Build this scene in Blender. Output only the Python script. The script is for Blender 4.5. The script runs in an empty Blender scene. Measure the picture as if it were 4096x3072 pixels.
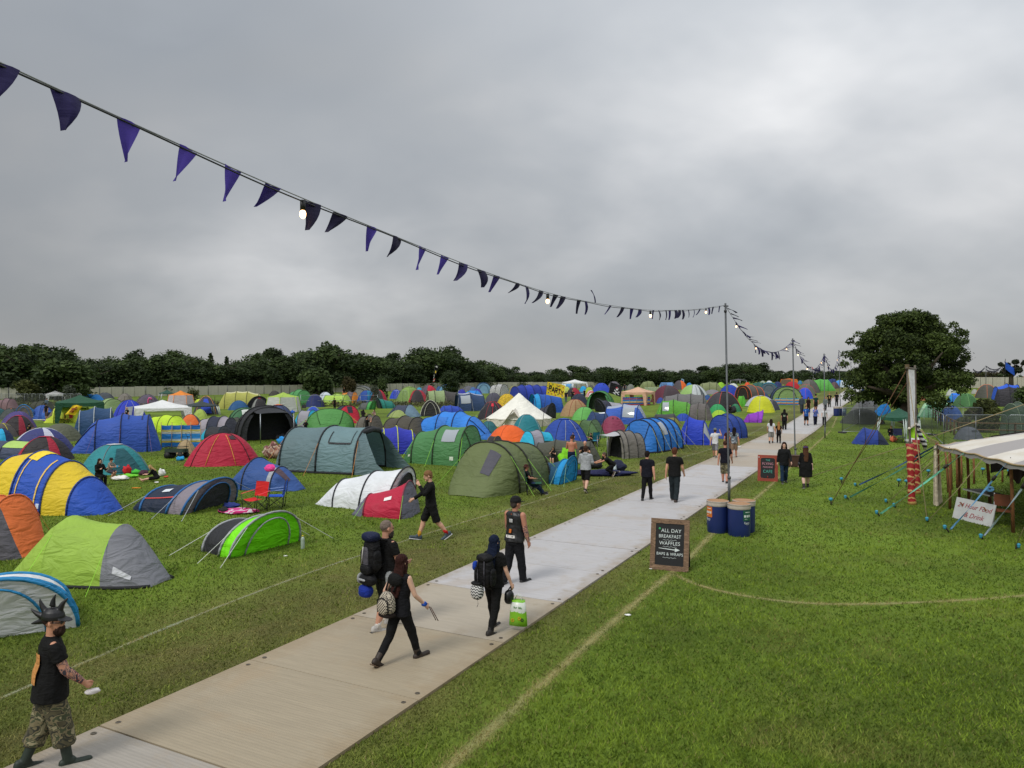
import bpy,bmesh,math,random
import numpy as np
from mathutils import Vector,Matrix
SC=bpy.context.scene
COL=SC.collection
R=math.radians
random.seed(7)
RNG=np.random.default_rng(11)
# ---------------------------------------------------------------- camera
CAMH,FPX,CX,CY=4.3,2963.0,2048.0,1536.0
PITCH=math.atan(21.3/FPX)
cd=bpy.data.cameras.new('camera')
cam=bpy.data.objects.new('camera',cd);COL.objects.link(cam)
cam.location=(0,0,CAMH);cam.rotation_euler=(R(90)-PITCH,0,0)
cd.sensor_width=36.0;cd.lens=FPX/4096*36.0
cd.clip_start=0.05;cd.clip_end=6000
SC.camera=cam
# ---------------------------------------------------------------- sky, sun, exposure
SUN_EL,SUN_AZ=46.0,-140.0
w=bpy.data.worlds.new('World');SC.world=w;w.use_nodes=True
nt=w.node_tree;nt.nodes.clear()
def N(tree,t,**kw):
 n=tree.nodes.new(t)
 for k,v in kw.items():
  if k in n.inputs:n.inputs[k].default_value=v
  else:setattr(n,k,v)
 return n
def LK(tree,a,ao,b,bi):tree.links.new(a.outputs[ao],b.inputs[bi])
out=N(nt,'ShaderNodeOutputWorld');bg=N(nt,'ShaderNodeBackground');bg.inputs['Strength'].default_value=0.1
sky=N(nt,'ShaderNodeTexSky');sky.sky_type='NISHITA';sky.sun_disc=False
sky.sun_elevation=R(SUN_EL);sky.sun_rotation=R(SUN_AZ)
tc=N(nt,'ShaderNodeTexCoord');sep=N(nt,'ShaderNodeSeparateXYZ');LK(nt,tc,'Generated',sep,0)
def M(tree,op,a=None,b=None,va=0.0,vb=0.0,clamp=False):
 n=tree.nodes.new('ShaderNodeMath');n.operation=op;n.use_clamp=clamp
 n.inputs[0].default_value=va;n.inputs[1].default_value=vb
 if a:tree.links.new(a,n.inputs[0])
 if b:tree.links.new(b,n.inputs[1])
 return n.outputs[0]
zc=M(nt,'MAXIMUM',sep.outputs['Z'],None,vb=0.0)
zd=M(nt,'ADD',zc,None,vb=0.50)
px=M(nt,'DIVIDE',sep.outputs['X'],zd);py=M(nt,'DIVIDE',sep.outputs['Y'],zd)
cmb=N(nt,'ShaderNodeCombineXYZ');nt.links.new(px,cmb.inputs[0]);nt.links.new(py,cmb.inputs[1])
def noise(tree,vec,scale,detail,rough,dist=0.0):
 n=N(tree,'ShaderNodeTexNoise');n.inputs['Scale'].default_value=scale;n.inputs['Detail'].default_value=detail
 n.inputs['Roughness'].default_value=rough;n.inputs['Distortion'].default_value=dist
 if vec is not None:tree.links.new(vec,n.inputs['Vector'])
 return n
mapn=N(nt,'ShaderNodeMapping');mapn.inputs['Scale'].default_value=(1.25,1.55,1);mapn.inputs['Rotation'].default_value=(0,0,R(-22));mapn.inputs['Location'].default_value=(1.3,0.75,0)
nt.links.new(cmb.outputs[0],mapn.inputs[0])
n1=noise(nt,mapn.outputs[0],0.75,4.0,0.48,0.2)
n2=noise(nt,mapn.outputs[0],2.4,4.5,0.5,0.15)
mix=M(nt,'ADD',M(nt,'MULTIPLY',n1.outputs['Fac'],None,vb=0.66),M(nt,'MULTIPLY',n2.outputs['Fac'],None,vb=0.34))
rmp=N(nt,'ShaderNodeValToRGB');nt.links.new(mix,rmp.inputs[0])
e=rmp.color_ramp.elements
e[0].position=0.36;e[0].color=(1.92,2.06,2.24,1);e[1].position=0.68;e[1].color=(3.60,3.60,3.62,1)
m1=e.new(0.5);m1.color=(2.45,2.56,2.69,1)
sd=Vector((math.sin(R(SUN_AZ))*math.cos(R(SUN_EL)),math.cos(R(SUN_AZ))*math.cos(R(SUN_EL)),math.sin(R(SUN_EL))))
dot=N(nt,'ShaderNodeVectorMath');dot.operation='DOT_PRODUCT';LK(nt,tc,'Generated',dot,0);dot.inputs[1].default_value=sd
glow=M(nt,'POWER',M(nt,'MAXIMUM',dot.outputs['Value'],None,vb=0.0),None,vb=5.0)
zen=M(nt,'POWER',zc,None,vb=1.3)
lum=M(nt,'ADD',M(nt,'ADD',M(nt,'MULTIPLY',zen,None,vb=2.6),M(nt,'MULTIPLY',glow,None,vb=0.55)),None,vb=0.98)
def lobe(px_,py_,pw,amt):
 d_=Vector(((px_-CX)/FPX,1.0,(1515-py_)/FPX)).normalized();n_=N(nt,'ShaderNodeVectorMath');n_.operation='DOT_PRODUCT';LK(nt,tc,'Generated',n_,0);n_.inputs[1].default_value=d_
 q=M(nt,'POWER',M(nt,'MAXIMUM',n_.outputs['Value'],None,vb=0.0),None,vb=pw);return M(nt,'MULTIPLY',M(nt,'MULTIPLY',q,M(nt,'POWER',n2.outputs['Fac'],None,vb=1.4)),None,vb=amt)
for L_ in((3350,420,22,.20),(4000,60,14,.24),(1150,1180,45,1.3),(2500,700,30,.4),(700,150,16,-.75),(1900,300,20,-.35)):lum=M(nt,'ADD',lum,lobe(*L_))
lum=M(nt,'MULTIPLY',lum,M(nt,'ADD',M(nt,'MULTIPLY',sep.outputs['X'],None,vb=.20),None,vb=1.0))
vm=N(nt,'ShaderNodeVectorMath');vm.operation='SCALE';LK(nt,rmp,'Color',vm,0);nt.links.new(lum,vm.inputs['Scale'])
rim=M(nt,'POWER',M(nt,'SUBTRACT',None,zc,va=1.0),None,vb=14.0)
rimmix=N(nt,'ShaderNodeMix');rimmix.data_type='RGBA';nt.links.new(M(nt,'MULTIPLY',rim,None,vb=0.45),rimmix.inputs['Factor'])
nt.links.new(vm.outputs[0],rimmix.inputs['A']);rimmix.inputs['B'].default_value=(3.95,3.80,3.68,1)
mxs=N(nt,'ShaderNodeMix');mxs.data_type='RGBA';mxs.inputs['Factor'].default_value=0.95
LK(nt,sky,'Color',mxs,'A');nt.links.new(rimmix.outputs['Result'],mxs.inputs['B'])
nt.links.new(mxs.outputs['Result'],bg.inputs['Color']);LK(nt,bg,0,out,0)
sl=bpy.data.lights.new('sun','SUN');sl.energy=1.5;sl.angle=R(18);sl.color=(1.0,0.965,0.91)
so=bpy.data.objects.new('sun',sl);COL.objects.link(so);so.rotation_euler=sd.to_track_quat('Z','Y').to_euler();so.location=(0,0,40)
SC.view_settings.view_transform='Standard';SC.view_settings.look='None'
SC.view_settings.exposure=0.38;SC.view_settings.gamma=1.0;SC.view_settings.use_curve_mapping=False
SC.cycles.max_bounces=5;SC.cycles.diffuse_bounces=3;SC.cycles.transparent_max_bounces=12;SC.cycles.glossy_bounces=2
SC.cycles.use_denoising=True
# ---------------------------------------------------------------- picture <-> place
def sstep(a,b,x):
 t=min(1.0,max(0.0,(x-a)/(b-a)));return t*t*(3-2*t)
def gh(x,y):
 """height of the field: flat, a slight rise far off, more on the right"""
 z=0.7*sstep(120,290,y)
 a=x/max(y,1.0)
 return z+(0.9*sstep(58,100,y)+1.9*sstep(95,210,y))*sstep(0.16,0.46,a)
ZOOM={'N':(0,0,4096/2212),'P':(0,1300,1024/2212),'Q':(1024,1300,1024/2212),'R':(2048,1150,1024/2212),'S':(3072,1150,1024/2212),
  'U':(0,2048,1024/1659),'V':(1024,1800,1024/2212),'W':(2048,1700,1024/2212),'X':(3072,1600,1024/2212),
  'A':(0,1520,512/2212),'B':(512,1520,512/2212),'C':(1024,1500,512/2212),'D':(1536,1500,512/2212),
  'E':(2048,1490,512/2212),'F':(2560,1490,512/2212),'G':(3072,1460,512/2212),'H':(3584,1400,512/2212),
  'Y':(3650,1700,446/1370),'K':(500,1830,800/2212),'L':(0,1700,700/1452),'T':(1400,2080,320/856),'O':(1850,1960,350/968),
  'Z':(2050,1700,550/2212),'J':(2900,1180,600/2212),'I':(2580,1960,480/2212),'M':(2960,1780,360/2212),'s':(0,0,1)}
def pxl(zm,x,y):
 o=ZOOM[zm];return o[0]+x*o[2],o[1]+y*o[2]
sp,cp=math.sin(PITCH),math.cos(PITCH)
def ray(x,y):
 dx,dy=(x-CX)/FPX,(CY-y)/FPX
 return(dx,cp+dy*sp,-sp+dy*cp)
def G(zm,x,y):
 """ground point seen at a picture point"""
 d=ray(*pxl(zm,x,y))
 lo,hi=3.0,900.0
 for _ in range(40):
  m=(lo+hi)/2
  if CAMH+d[2]*m>gh(d[0]*m,d[1]*m):lo=m
  else:hi=m
 return Vector((d[0]*lo,d[1]*lo,gh(d[0]*lo,d[1]*lo)))
def AT(zm,x,y,Y):
 """point at depth Y seen at a picture point"""
 d=ray(*pxl(zm,x,y));t=Y/d[1]
 return Vector((d[0]*t,Y,CAMH+d[2]*t))
def proj(p):
 """Nx3 world -> Nx2 picture"""
 p=np.asarray(p,float);z=p[:,2]-CAMH
 f=p[:,1]*cp-z*sp;u=p[:,1]*sp+z*cp
 f=np.maximum(f,0.5)
 return np.stack([CX+FPX*p[:,0]/f,CY-FPX*u/f],1)
def fit(pts,bbox,yaw,mode='wh',iters=14,aspect=(0.45,2.0)):
 """place a unit shape (local pts) on the field so that it covers the picture box; returns loc, sxy, sz"""
 x0,y0,x1,y1=bbox
 pts=np.asarray(pts,float);c,s_=math.cos(yaw),math.sin(yaw)
 rp=pts.copy();rp[:,0]=pts[:,0]*c-pts[:,1]*s_;rp[:,1]=pts[:,0]*s_+pts[:,1]*c
 g=G('s',(x0+x1)/2,y1);X,Y=g.x,g.y
 s=(x1-x0)/FPX*Y/max(np.ptp(rp[:,0]),1e-3);sz=s
 if mode=='h':s=sz=(y1-y0)/FPX*Y/max(np.ptp(rp[:,2]),1e-3)
 for _ in range(iters):
  wp=np.stack([rp[:,0]*s+X,rp[:,1]*s+Y,rp[:,2]*sz+gh(X,Y)],1)
  q=proj(wp);bx0,bx1,bt,bb=q[:,0].min(),q[:,0].max(),q[:,1].min(),q[:,1].max()
  if mode=='wh':
   s*=((x1-x0)/(bx1-bx0))**0.9
   sz*=(max(y1-y0,4)/max(bb-bt,2))**0.8
   sz=min(max(sz,s*aspect[0]),s*aspect[1])
  else:
   s=sz=s*((y1-y0)/(bb-bt))**0.9
  X+=((x0+x1)/2-(bx0+bx1)/2)/FPX*Y
  Y+=0.8*(G('s',(x0+x1)/2,y1).y-G('s',(x0+x1)/2,max(bb,1535)).y)
  Y=max(Y,5.0)
 return Vector((X,Y,gh(X,Y))),s,sz
# ---------------------------------------------------------------- objects
def tag(o,label=None,cat=None,group=None,kind=None):
 if label:o['label']=label
 if cat:o['category']=cat
 if group:o['group']=group
 if kind:o['kind']=kind
 return o
def empty(name,loc=(0,0,0),rz=0.0,label=None,cat=None,group=None):
 o=bpy.data.objects.new(name,None);COL.objects.link(o);o.location=loc;o.rotation_euler=(0,0,rz)
 o.empty_display_size=0.2
 return tag(o,label,cat,group)
def link(name,me,parent=None,label=None):
 o=bpy.data.objects.new(name,me);COL.objects.link(o)
 if parent:o.parent=parent
 if label:o['label']=label
 return o
def mesh(name,verts,faces,mat,smooth=True,parent=None,uvs=None):
 me=bpy.data.meshes.new(name);me.from_pydata([tuple(v)for v in verts],[],[tuple(f)for f in faces])
 if mat:me.materials.append(mat)
 if smooth:me.polygons.foreach_set('use_smooth',[True]*len(me.polygons))
 me.update()
 return link(name,me,parent)
class MB:
 """collects simple shapes into ONE mesh"""
 def __init__(s):s.v=[];s.f=[]
 def add(s,v,f):
  n=len(s.v);s.v+=[Vector(p)for p in v];s.f+=[tuple(i+n for i in q)for q in f];return s
 def box(s,c,d,rot=None):
  hx,hy,hz=d[0]/2,d[1]/2,d[2]/2
  vs=[Vector((x,y,z))for z in(-hz,hz)for x,y in((-hx,-hy),(hx,-hy),(hx,hy),(-hx,hy))]
  if rot is not None:vs=[rot@p for p in vs]
  return s.add([p+Vector(c)for p in vs],[(0,3,2,1),(4,5,6,7),(0,1,5,4),(1,2,6,5),(2,3,7,6),(3,0,4,7)])
 def tube(s,pts,r,n=6,caps=True):
  pts=[Vector(p)for p in pts];rs=r if isinstance(r,(list,tuple))else[r]*len(pts)
  vs,fs=[],[];up=Vector((0,0,1))
  for i,p in enumerate(pts):
   t=(pts[min(i+1,len(pts)-1)]-pts[max(i-1,0)])
   t=t.normalized()if t.length>1e-9 else Vector((0,0,1))
   a=t.cross(up)
   if a.length<1e-3:a=t.cross(Vector((1,0,0)))
   a.normalize();b=t.cross(a)
   for k in range(n):
    an=2*math.pi*k/n
    vs.append(p+(a*math.cos(an)+b*math.sin(an))*rs[i])
  for i in range(len(pts)-1):
   for k in range(n):
    fs.append((i*n+k,i*n+(k+1)%n,(i+1)*n+(k+1)%n,(i+1)*n+k))
  if caps:fs+=[tuple(range(n))[::-1],tuple((len(pts)-1)*n+k for k in range(n))]
  return s.add(vs,fs)
 def rings(s,rings,closed=True,caps=True):
  n=len(rings[0]);vs=[p for r_ in rings for p in r_];fs=[]
  for i in range(len(rings)-1):
   for k in range(n if closed else n-1):
    fs.append((i*n+k,i*n+(k+1)%n,(i+1)*n+(k+1)%n,(i+1)*n+k))
  if caps and closed:fs+=[tuple(range(n))[::-1],tuple((len(rings)-1)*n+k for k in range(n))]
  return s.add(vs,fs)
 def lathe(s,prof,n=20,c=(0,0,0),caps=True):
  return s.rings([[Vector((c[0]+r_*math.cos(2*math.pi*k/n),c[1]+r_*math.sin(2*math.pi*k/n),c[2]+z))for k in range(n)]for r_,z in prof],caps=caps)
 def ell(s,c,r,rot=None,n=12,m=8):
  c=Vector(c);vs=[];fs=[]
  for i in range(m+1):
   t=math.pi*i/m-math.pi/2
   for k in range(n):
    a=2*math.pi*k/n
    p=Vector((r[0]*math.cos(t)*math.cos(a),r[1]*math.cos(t)*math.sin(a),r[2]*math.sin(t)))
    vs.append(c+(rot@p if rot is not None else p))
  for i in range(m):
   for k in range(n):fs.append((i*n+k,i*n+(k+1)%n,(i+1)*n+(k+1)%n,(i+1)*n+k))
  return s.add(vs,fs)
 def cap(s,p0,r0,p1,r1,n=10):
  """tapered capsule"""
  p0,p1=Vector(p0),Vector(p1);d=p1-p0;L=d.length
  t=d/L if L>1e-6 else Vector((0,0,1))
  P=[p0-t*r0*q for q in(0.98,0.75,0.38)]+[p0,p0.lerp(p1,.5),p1]+[p1+t*r1*q for q in(0.38,0.75,0.98)]
  Rr=[r0*.2,r0*.66,r0*.925,r0,(r0+r1)/2,r1,r1*.925,r1*.66,r1*.2]
  return s.tube(P,Rr,n)
 def build(s,name,mat,parent=None,smooth=True):
  return mesh(name,s.v,s.f,mat,smooth,parent)
# ---------------------------------------------------------------- materials
MATS={}
def lin(h):
 if not isinstance(h,str):return tuple(h)
 h=h.lstrip('#');c=[int(h[i:i+2],16)/255 for i in(0,2,4)]
 return tuple(x/12.92 if x<=.04045 else((x+.055)/1.055)**2.4 for x in c)
def newmat(name):
 m=bpy.data.materials.new(name);m.use_nodes=True;t=m.node_tree;b=t.nodes['Principled BSDF']
 return m,t,b
def varied(t,b,col,scale,amount,coord='Object',detail=4):
 """base colour with soft irregular variation"""
 c=N(t,'ShaderNodeTexCoord');n=noise(t,c.outputs[coord],scale,detail,.6)
 r_=N(t,'ShaderNodeMapRange');r_.inputs['From Min'].default_value=.25;r_.inputs['From Max'].default_value=.75
 r_.inputs['To Min'].default_value=1-amount;r_.inputs['To Max'].default_value=1+amount
 t.links.new(n.outputs['Fac'],r_.inputs['Value'])
 v=N(t,'ShaderNodeVectorMath');v.operation='SCALE';v.inputs[0].default_value=col;t.links.new(r_.outputs[0],v.inputs['Scale'])
 t.links.new(v.outputs[0],b.inputs['Base Color']);return c,n,v
def bumped(t,b,hsock,strength,dist):
 bp=N(t,'ShaderNodeBump');bp.inputs['Strength'].default_value=strength;bp.inputs['Distance'].default_value=dist
 t.links.new(hsock,bp.inputs['Height']);t.links.new(bp.outputs[0],b.inputs['Normal']);return bp
def fabric(h,rough=.62,trans=.14,wr=1.0):
 """coated tent cloth: slight translucency, creases"""
 k=('fab',h,rough,trans,wr)
 if k in MATS:return MATS[k]
 m,t,b=newmat('tent_cloth');c=tuple(min(.80,max(.004,x*1.30))for x in lin(h))
 co,n,v=varied(t,b,c,1.3,.10)
 b.inputs['Roughness'].default_value=rough;b.inputs['Specular IOR Level'].default_value=.35
 mp=N(t,'ShaderNodeMapping');mp.inputs['Scale'].default_value=(1.0,1.0,2.6);mp.inputs['Rotation'].default_value=(.3,.5,.2);LK(t,co,'Object',mp,0)
 n2=noise(t,mp.outputs[0],1.5,3.5,.5,1.2)
 bumped(t,b,n2.outputs['Fac'],.46*wr,.22)
 if trans>0:
  o=t.nodes['Material Output'];mx=N(t,'ShaderNodeMixShader');mx.inputs[0].default_value=trans
  tr=N(t,'ShaderNodeBsdfTranslucent');t.links.new(v.outputs[0],tr.inputs['Color'])
  LK(t,b,0,mx,1);LK(t,tr,0,mx,2);LK(t,mx,0,o,0)
 MATS[k]=m;return m
def cloth(h,amt=.15,scale=9.0,rough=.85):
 """clothing"""
 k=('clo',h,amt,scale)
 if k in MATS:return MATS[k]
 m,t,b=newmat('clothing');co,n,v=varied(t,b,tuple(max(.006,x)for x in lin(h)),scale,amt)
 b.inputs['Roughness'].default_value=rough;b.inputs['Specular IOR Level'].default_value=.2
 mp=N(t,'ShaderNodeMapping');mp.inputs['Scale'].default_value=(1,1,1.8);LK(t,co,'Object',mp,0)
 n2=noise(t,mp.outputs[0],9.0,3,.5,.8);bumped(t,b,n2.outputs['Fac'],.6,.05)
 MATS[k]=m;return m
def plain(h,rough=.5,metal=0.0,amt=.08,scale=12.0,name='paint',bump=0.0,spec=.5):
 k=('pl',h,rough,metal,amt,scale,bump)
 if k in MATS:return MATS[k]
 m,t,b=newmat(name);co,n,v=varied(t,b,lin(h),scale,amt)
 b.inputs['Roughness'].default_value=rough;b.inputs['Metallic'].default_value=metal;b.inputs['Specular IOR Level'].default_value=spec
 if bump:bumped(t,b,n.outputs['Fac'],bump,.02)
 MATS[k]=m;return m
def skin(h='c98f72'):
 k=('skin',h)
 if k in MATS:return MATS[k]
 m,t,b=newmat('skin');varied(t,b,lin(h),14,.12);b.inputs['Roughness'].default_value=.55
 b.inputs['Subsurface Weight'].default_value=0.0
 MATS[k]=m;return m
def blotch(cols,scale,coord='Object',rough=.85,stretch=(1,1,1),name='pattern',kind='noise',detail=2.0):
 """hard edged patches of several colours (camouflage, prints, tattoos)"""
 k=('blo',tuple(cols),scale,stretch,kind)
 if k in MATS:return MATS[k]
 m,t,b=newmat(name);c=N(t,'ShaderNodeTexCoord');mp=N(t,'ShaderNodeMapping');mp.inputs['Scale'].default_value=stretch;LK(t,c,coord,mp,0)
 if kind=='noise':
  n=noise(t,mp.outputs[0],scale,detail,.5,.5);s=n.outputs['Fac']
 else:
  n=N(t,'ShaderNodeTexVoronoi');n.inputs['Scale'].default_value=scale;t.links.new(mp.outputs[0],n.inputs['Vector']);s=n.outputs['Distance']
 r_=N(t,'ShaderNodeValToRGB');r_.color_ramp.interpolation='CONSTANT';t.links.new(s,r_.inputs[0])
 el=r_.color_ramp.elements;lo,hi=(.36,.64)if kind=='noise' else(.0,.7)
 for i,h in enumerate(cols):
  p=0.0 if i==0 else lo+(hi-lo)*i/len(cols)
  if i<2:q=el[i];q.position=p
  else:q=el.new(p)
  q.color=(*lin(h),1)
 t.links.new(r_.outputs[0],b.inputs['Base Color']);b.inputs['Roughness'].default_value=rough
 MATS[k]=m;return m
def emit(h,s):
 k=('em',h,s)
 if k in MATS:return MATS[k]
 m,t,b=newmat('lit_bulb');b.inputs['Emission Color'].default_value=(*lin(h),1);b.inputs['Emission Strength'].default_value=s
 b.inputs['Base Color'].default_value=(.8,.8,.8,1);MATS[k]=m;return m
STEEL=plain('8f9498',.38,.85,.12,6,'galvanised_steel')
BLACKM=plain('17181b',.5,0,.1,10,'black_metal')
WHITEM=plain('c9cbcc',.45,0,.08,8,'white_enamel')
# ================================================================= the field
TX,TY=0.457,0.8895
def pathL(y):return-9.72+0.5138*y
PW=3.07
EPT=Vector((pathL(0),0,0));PERP=Vector((TY,-TX,0))
def lateral(x,y):
 return(x-EPT.x)*PERP.x+(y-EPT.y)*PERP.y
def grid(xs,ys,zf):
 vs=[(x,y,zf(x,y))for y in ys for x in xs];n=len(xs)
 return vs,[(j*n+i,j*n+i+1,(j+1)*n+i+1,(j+1)*n+i)for j in range(len(ys)-1)for i in range(n-1)]
gx=sorted([s_*900*(k/44)**2.2 for k in range(1,45)for s_ in(-1,1)]+[0.0])
gy=[-60,-25,-8]+[0+1100*(k/90)**2.0 for k in range(91)]
vs,fs=grid(gx,gy,gh)
GRASS,t,b=newmat('meadow_grass')
co=N(t,'ShaderNodeTexCoord');O_=co.outputs['Object']
n_big=noise(t,O_,.16,4,.6,.3);n_mid=noise(t,O_,1.1,5,.65,.4);n_fin=noise(t,O_,22.0,4,.7,.2)
def ramp(t,s,stops,interp='LINEAR'):
 r_=N(t,'ShaderNodeValToRGB');t.links.new(s,r_.inputs[0]);r_.color_ramp.interpolation=interp;el=r_.color_ramp.elements
 for i,(p,c)in enumerate(stops):
  q=el[i]if i<2 else el.new(p);q.position=p;q.color=(*c,1)
 return r_
def mixc(t,fac,A,B):
 m=N(t,'ShaderNodeMix');m.data_type='RGBA'
 if isinstance(fac,float):m.inputs['Factor'].default_value=fac
 else:t.links.new(fac,m.inputs['Factor'])
 for s,v in(('A',A),('B',B)):
  if isinstance(v,tuple):m.inputs[s].default_value=(*v,1)
  else:t.links.new(v,m.inputs[s])
 return m.outputs['Result']
g1=ramp(t,n_mid.outputs['Fac'],[(.3,(0.098,0.158,0.015)),(.52,(0.138,0.225,0.020)),(.72,(0.190,0.275,0.028))])
g2=ramp(t,n_fin.outputs['Fac'],[(.3,(0.053,0.083,0.013)),(.6,(0.139,0.198,0.024)),(.8,(0.256,0.312,0.050))])
gcol=mixc(t,.55,g1.outputs[0],g2.outputs[0])
ln=N(t,'ShaderNodeVectorMath');ln.operation='DOT_PRODUCT';t.links.new(O_,ln.inputs[0]);ln.inputs[1].default_value=PERP
lat=M(t,'SUBTRACT',ln.outputs['Value'],None,vb=EPT.dot(PERP))
def band(s,a,b_,c,d):
 r1=N(t,'ShaderNodeMapRange');r1.interpolation_type='SMOOTHSTEP';r1.inputs['From Min'].default_value=a;r1.inputs['From Max'].default_value=b_;t.links.new(s,r1.inputs['Value'])
 r2=N(t,'ShaderNodeMapRange');r2.interpolation_type='SMOOTHSTEP';r2.inputs['From Min'].default_value=c;r2.inputs['From Max'].default_value=d;r2.inputs['To Min'].default_value=1;r2.inputs['To Max'].default_value=0;t.links.new(s,r2.inputs['Value'])
 return M(t,'MULTIPLY',r1.outputs[0],r2.outputs[0])
bandL=band(lat,-5.0,-1.6,2.8,4.6)
n_w=noise(t,O_,.55,5,.7,.5)
wr=N(t,'ShaderNodeMapRange');wr.inputs['From Min'].default_value=.38;wr.inputs['From Max'].default_value=.62;t.links.new(n_w.outputs['Fac'],wr.inputs['Value'])
worn=M(t,'MULTIPLY',bandL,M(t,'ADD',M(t,'MULTIPLY',wr.outputs[0],None,vb=.50),None,vb=.50),clamp=True)
br=ramp(t,n_fin.outputs['Fac'],[(.3,(.080,.078,.024)),(.55,(.150,.142,.042)),(.78,(.260,.220,.090))])
n_p=noise(t,O_,.34,4,.7,.6);pr=N(t,'ShaderNodeMapRange');pr.inputs['From Min'].default_value=.50;pr.inputs['From Max'].default_value=.70;pr.inputs['To Max'].default_value=.42;t.links.new(n_p.outputs['Fac'],pr.inputs['Value'])
gcol=mixc(t,M(t,'MAXIMUM',worn,pr.outputs[0]),gcol,br.outputs[0])
dk=N(t,'ShaderNodeMapRange');dk.inputs['From Min'].default_value=.36;dk.inputs['From Max'].default_value=.62;dk.inputs['To Min'].default_value=.62;dk.inputs['To Max'].default_value=1.15;t.links.new(n_big.outputs['Fac'],dk.inputs['Value'])
sc_=N(t,'ShaderNodeVectorMath');sc_.operation='SCALE';t.links.new(gcol,sc_.inputs[0]);t.links.new(dk.outputs[0],sc_.inputs['Scale'])
t.links.new(sc_.outputs[0],b.inputs['Base Color']);b.inputs['Roughness'].default_value=.9;b.inputs['Specular IOR Level'].default_value=.15
bumped(t,b,M(t,'ADD',n_fin.outputs['Fac'],n_mid.outputs['Fac']),.9,.05)
tag(mesh('ground',vs,fs,GRASS),kind='structure')
TRACK,t,b=newmat('track_panel')
ca=N(t,'ShaderNodeVertexColor');ca.layer_name='tone';uv=N(t,'ShaderNodeUVMap');uv.uv_map='track'
mp=N(t,'ShaderNodeMapping');mp.inputs['Scale'].default_value=(7.0,.55,1);LK(t,uv,0,mp,0)
s1=noise(t,mp.outputs[0],2.2,5,.65,.3);s2=noise(t,uv.outputs[0],.8,5,.65,.6);s3=noise(t,uv.outputs[0],55,2,.6)
f1=N(t,'ShaderNodeMapRange');f1.inputs['From Min'].default_value=.3;f1.inputs['From Max'].default_value=.7;f1.inputs['To Min'].default_value=.90;f1.inputs['To Max'].default_value=1.07;LK(t,s1,'Fac',f1,'Value')
v1=N(t,'ShaderNodeVectorMath');v1.operation='SCALE';LK(t,ca,'Color',v1,0);LK(t,f1,0,v1,'Scale')
stn=N(t,'ShaderNodeMapRange');stn.inputs['From Min'].default_value=.52;stn.inputs['From Max'].default_value=.78;stn.inputs['To Max'].default_value=.55;LK(t,s2,'Fac',stn,'Value')
cc=mixc(t,stn.outputs[0],v1.outputs[0],(.33,.235,.135))
spk=N(t,'ShaderNodeMapRange');spk.inputs['From Min'].default_value=.70;spk.inputs['From Max'].default_value=.8;spk.inputs['To Max'].default_value=.35;LK(t,s3,'Fac',spk,'Value')
cc=mixc(t,spk.outputs[0],cc,(.20,.16,.11))
mpd=N(t,'ShaderNodeMapping');mpd.inputs['Scale'].default_value=(30.0,1.6,1);LK(t,uv,0,mpd,0);s4=noise(t,mpd.outputs[0],1.0,3,.7)
drk=N(t,'ShaderNodeMapRange');drk.inputs['From Min'].default_value=.64;drk.inputs['From Max'].default_value=.76;drk.inputs['To Max'].default_value=.45;LK(t,s4,'Fac',drk,'Value')
cc=mixc(t,drk.outputs[0],cc,(.16,.14,.12))
sxy=N(t,'ShaderNodeSeparateXYZ');LK(t,uv,0,sxy,0);eg=M(t,'ABSOLUTE',M(t,'SUBTRACT',sxy.outputs[1],None,vb=PW/2));s5=noise(t,uv.outputs[0],3.0,5,.7,.5)
ed_=N(t,'ShaderNodeMapRange');ed_.inputs['From Min'].default_value=1.15;ed_.inputs['From Max'].default_value=1.75;ed_.inputs['To Max'].default_value=.75;t.links.new(M(t,'ADD',eg,M(t,'MULTIPLY',M(t,'SUBTRACT',s5.outputs['Fac'],None,vb=.5),None,vb=1.1)),ed_.inputs['Value'])
cc=mixc(t,ed_.outputs[0],cc,(.25,.185,.105))
trd=N(t,'ShaderNodeMapRange');trd.inputs['From Min'].default_value=.56;trd.inputs['From Max'].default_value=.74;trd.inputs['To Max'].default_value=.5;t.links.new(s5.outputs['Fac'],trd.inputs['Value']);cc=mixc(t,trd.outputs[0],cc,(.30,.245,.17))
t.links.new(cc,b.inputs['Base Color']);b.inputs['Roughness'].default_value=.55;b.inputs['Specular IOR Level'].default_value=.35
wv=N(t,'ShaderNodeTexWave');wv.wave_type='BANDS';wv.bands_direction='X';wv.inputs['Scale'].default_value=6.0;wv.inputs['Distortion'].default_value=.4;LK(t,uv,0,wv,0)
bumped(t,b,wv.outputs['Fac'],.25,.010)
vs,fs,tone,uvs=[],[],[],[]
s0=3.05;PL=2.4;RNGp=random.Random(3)
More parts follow.
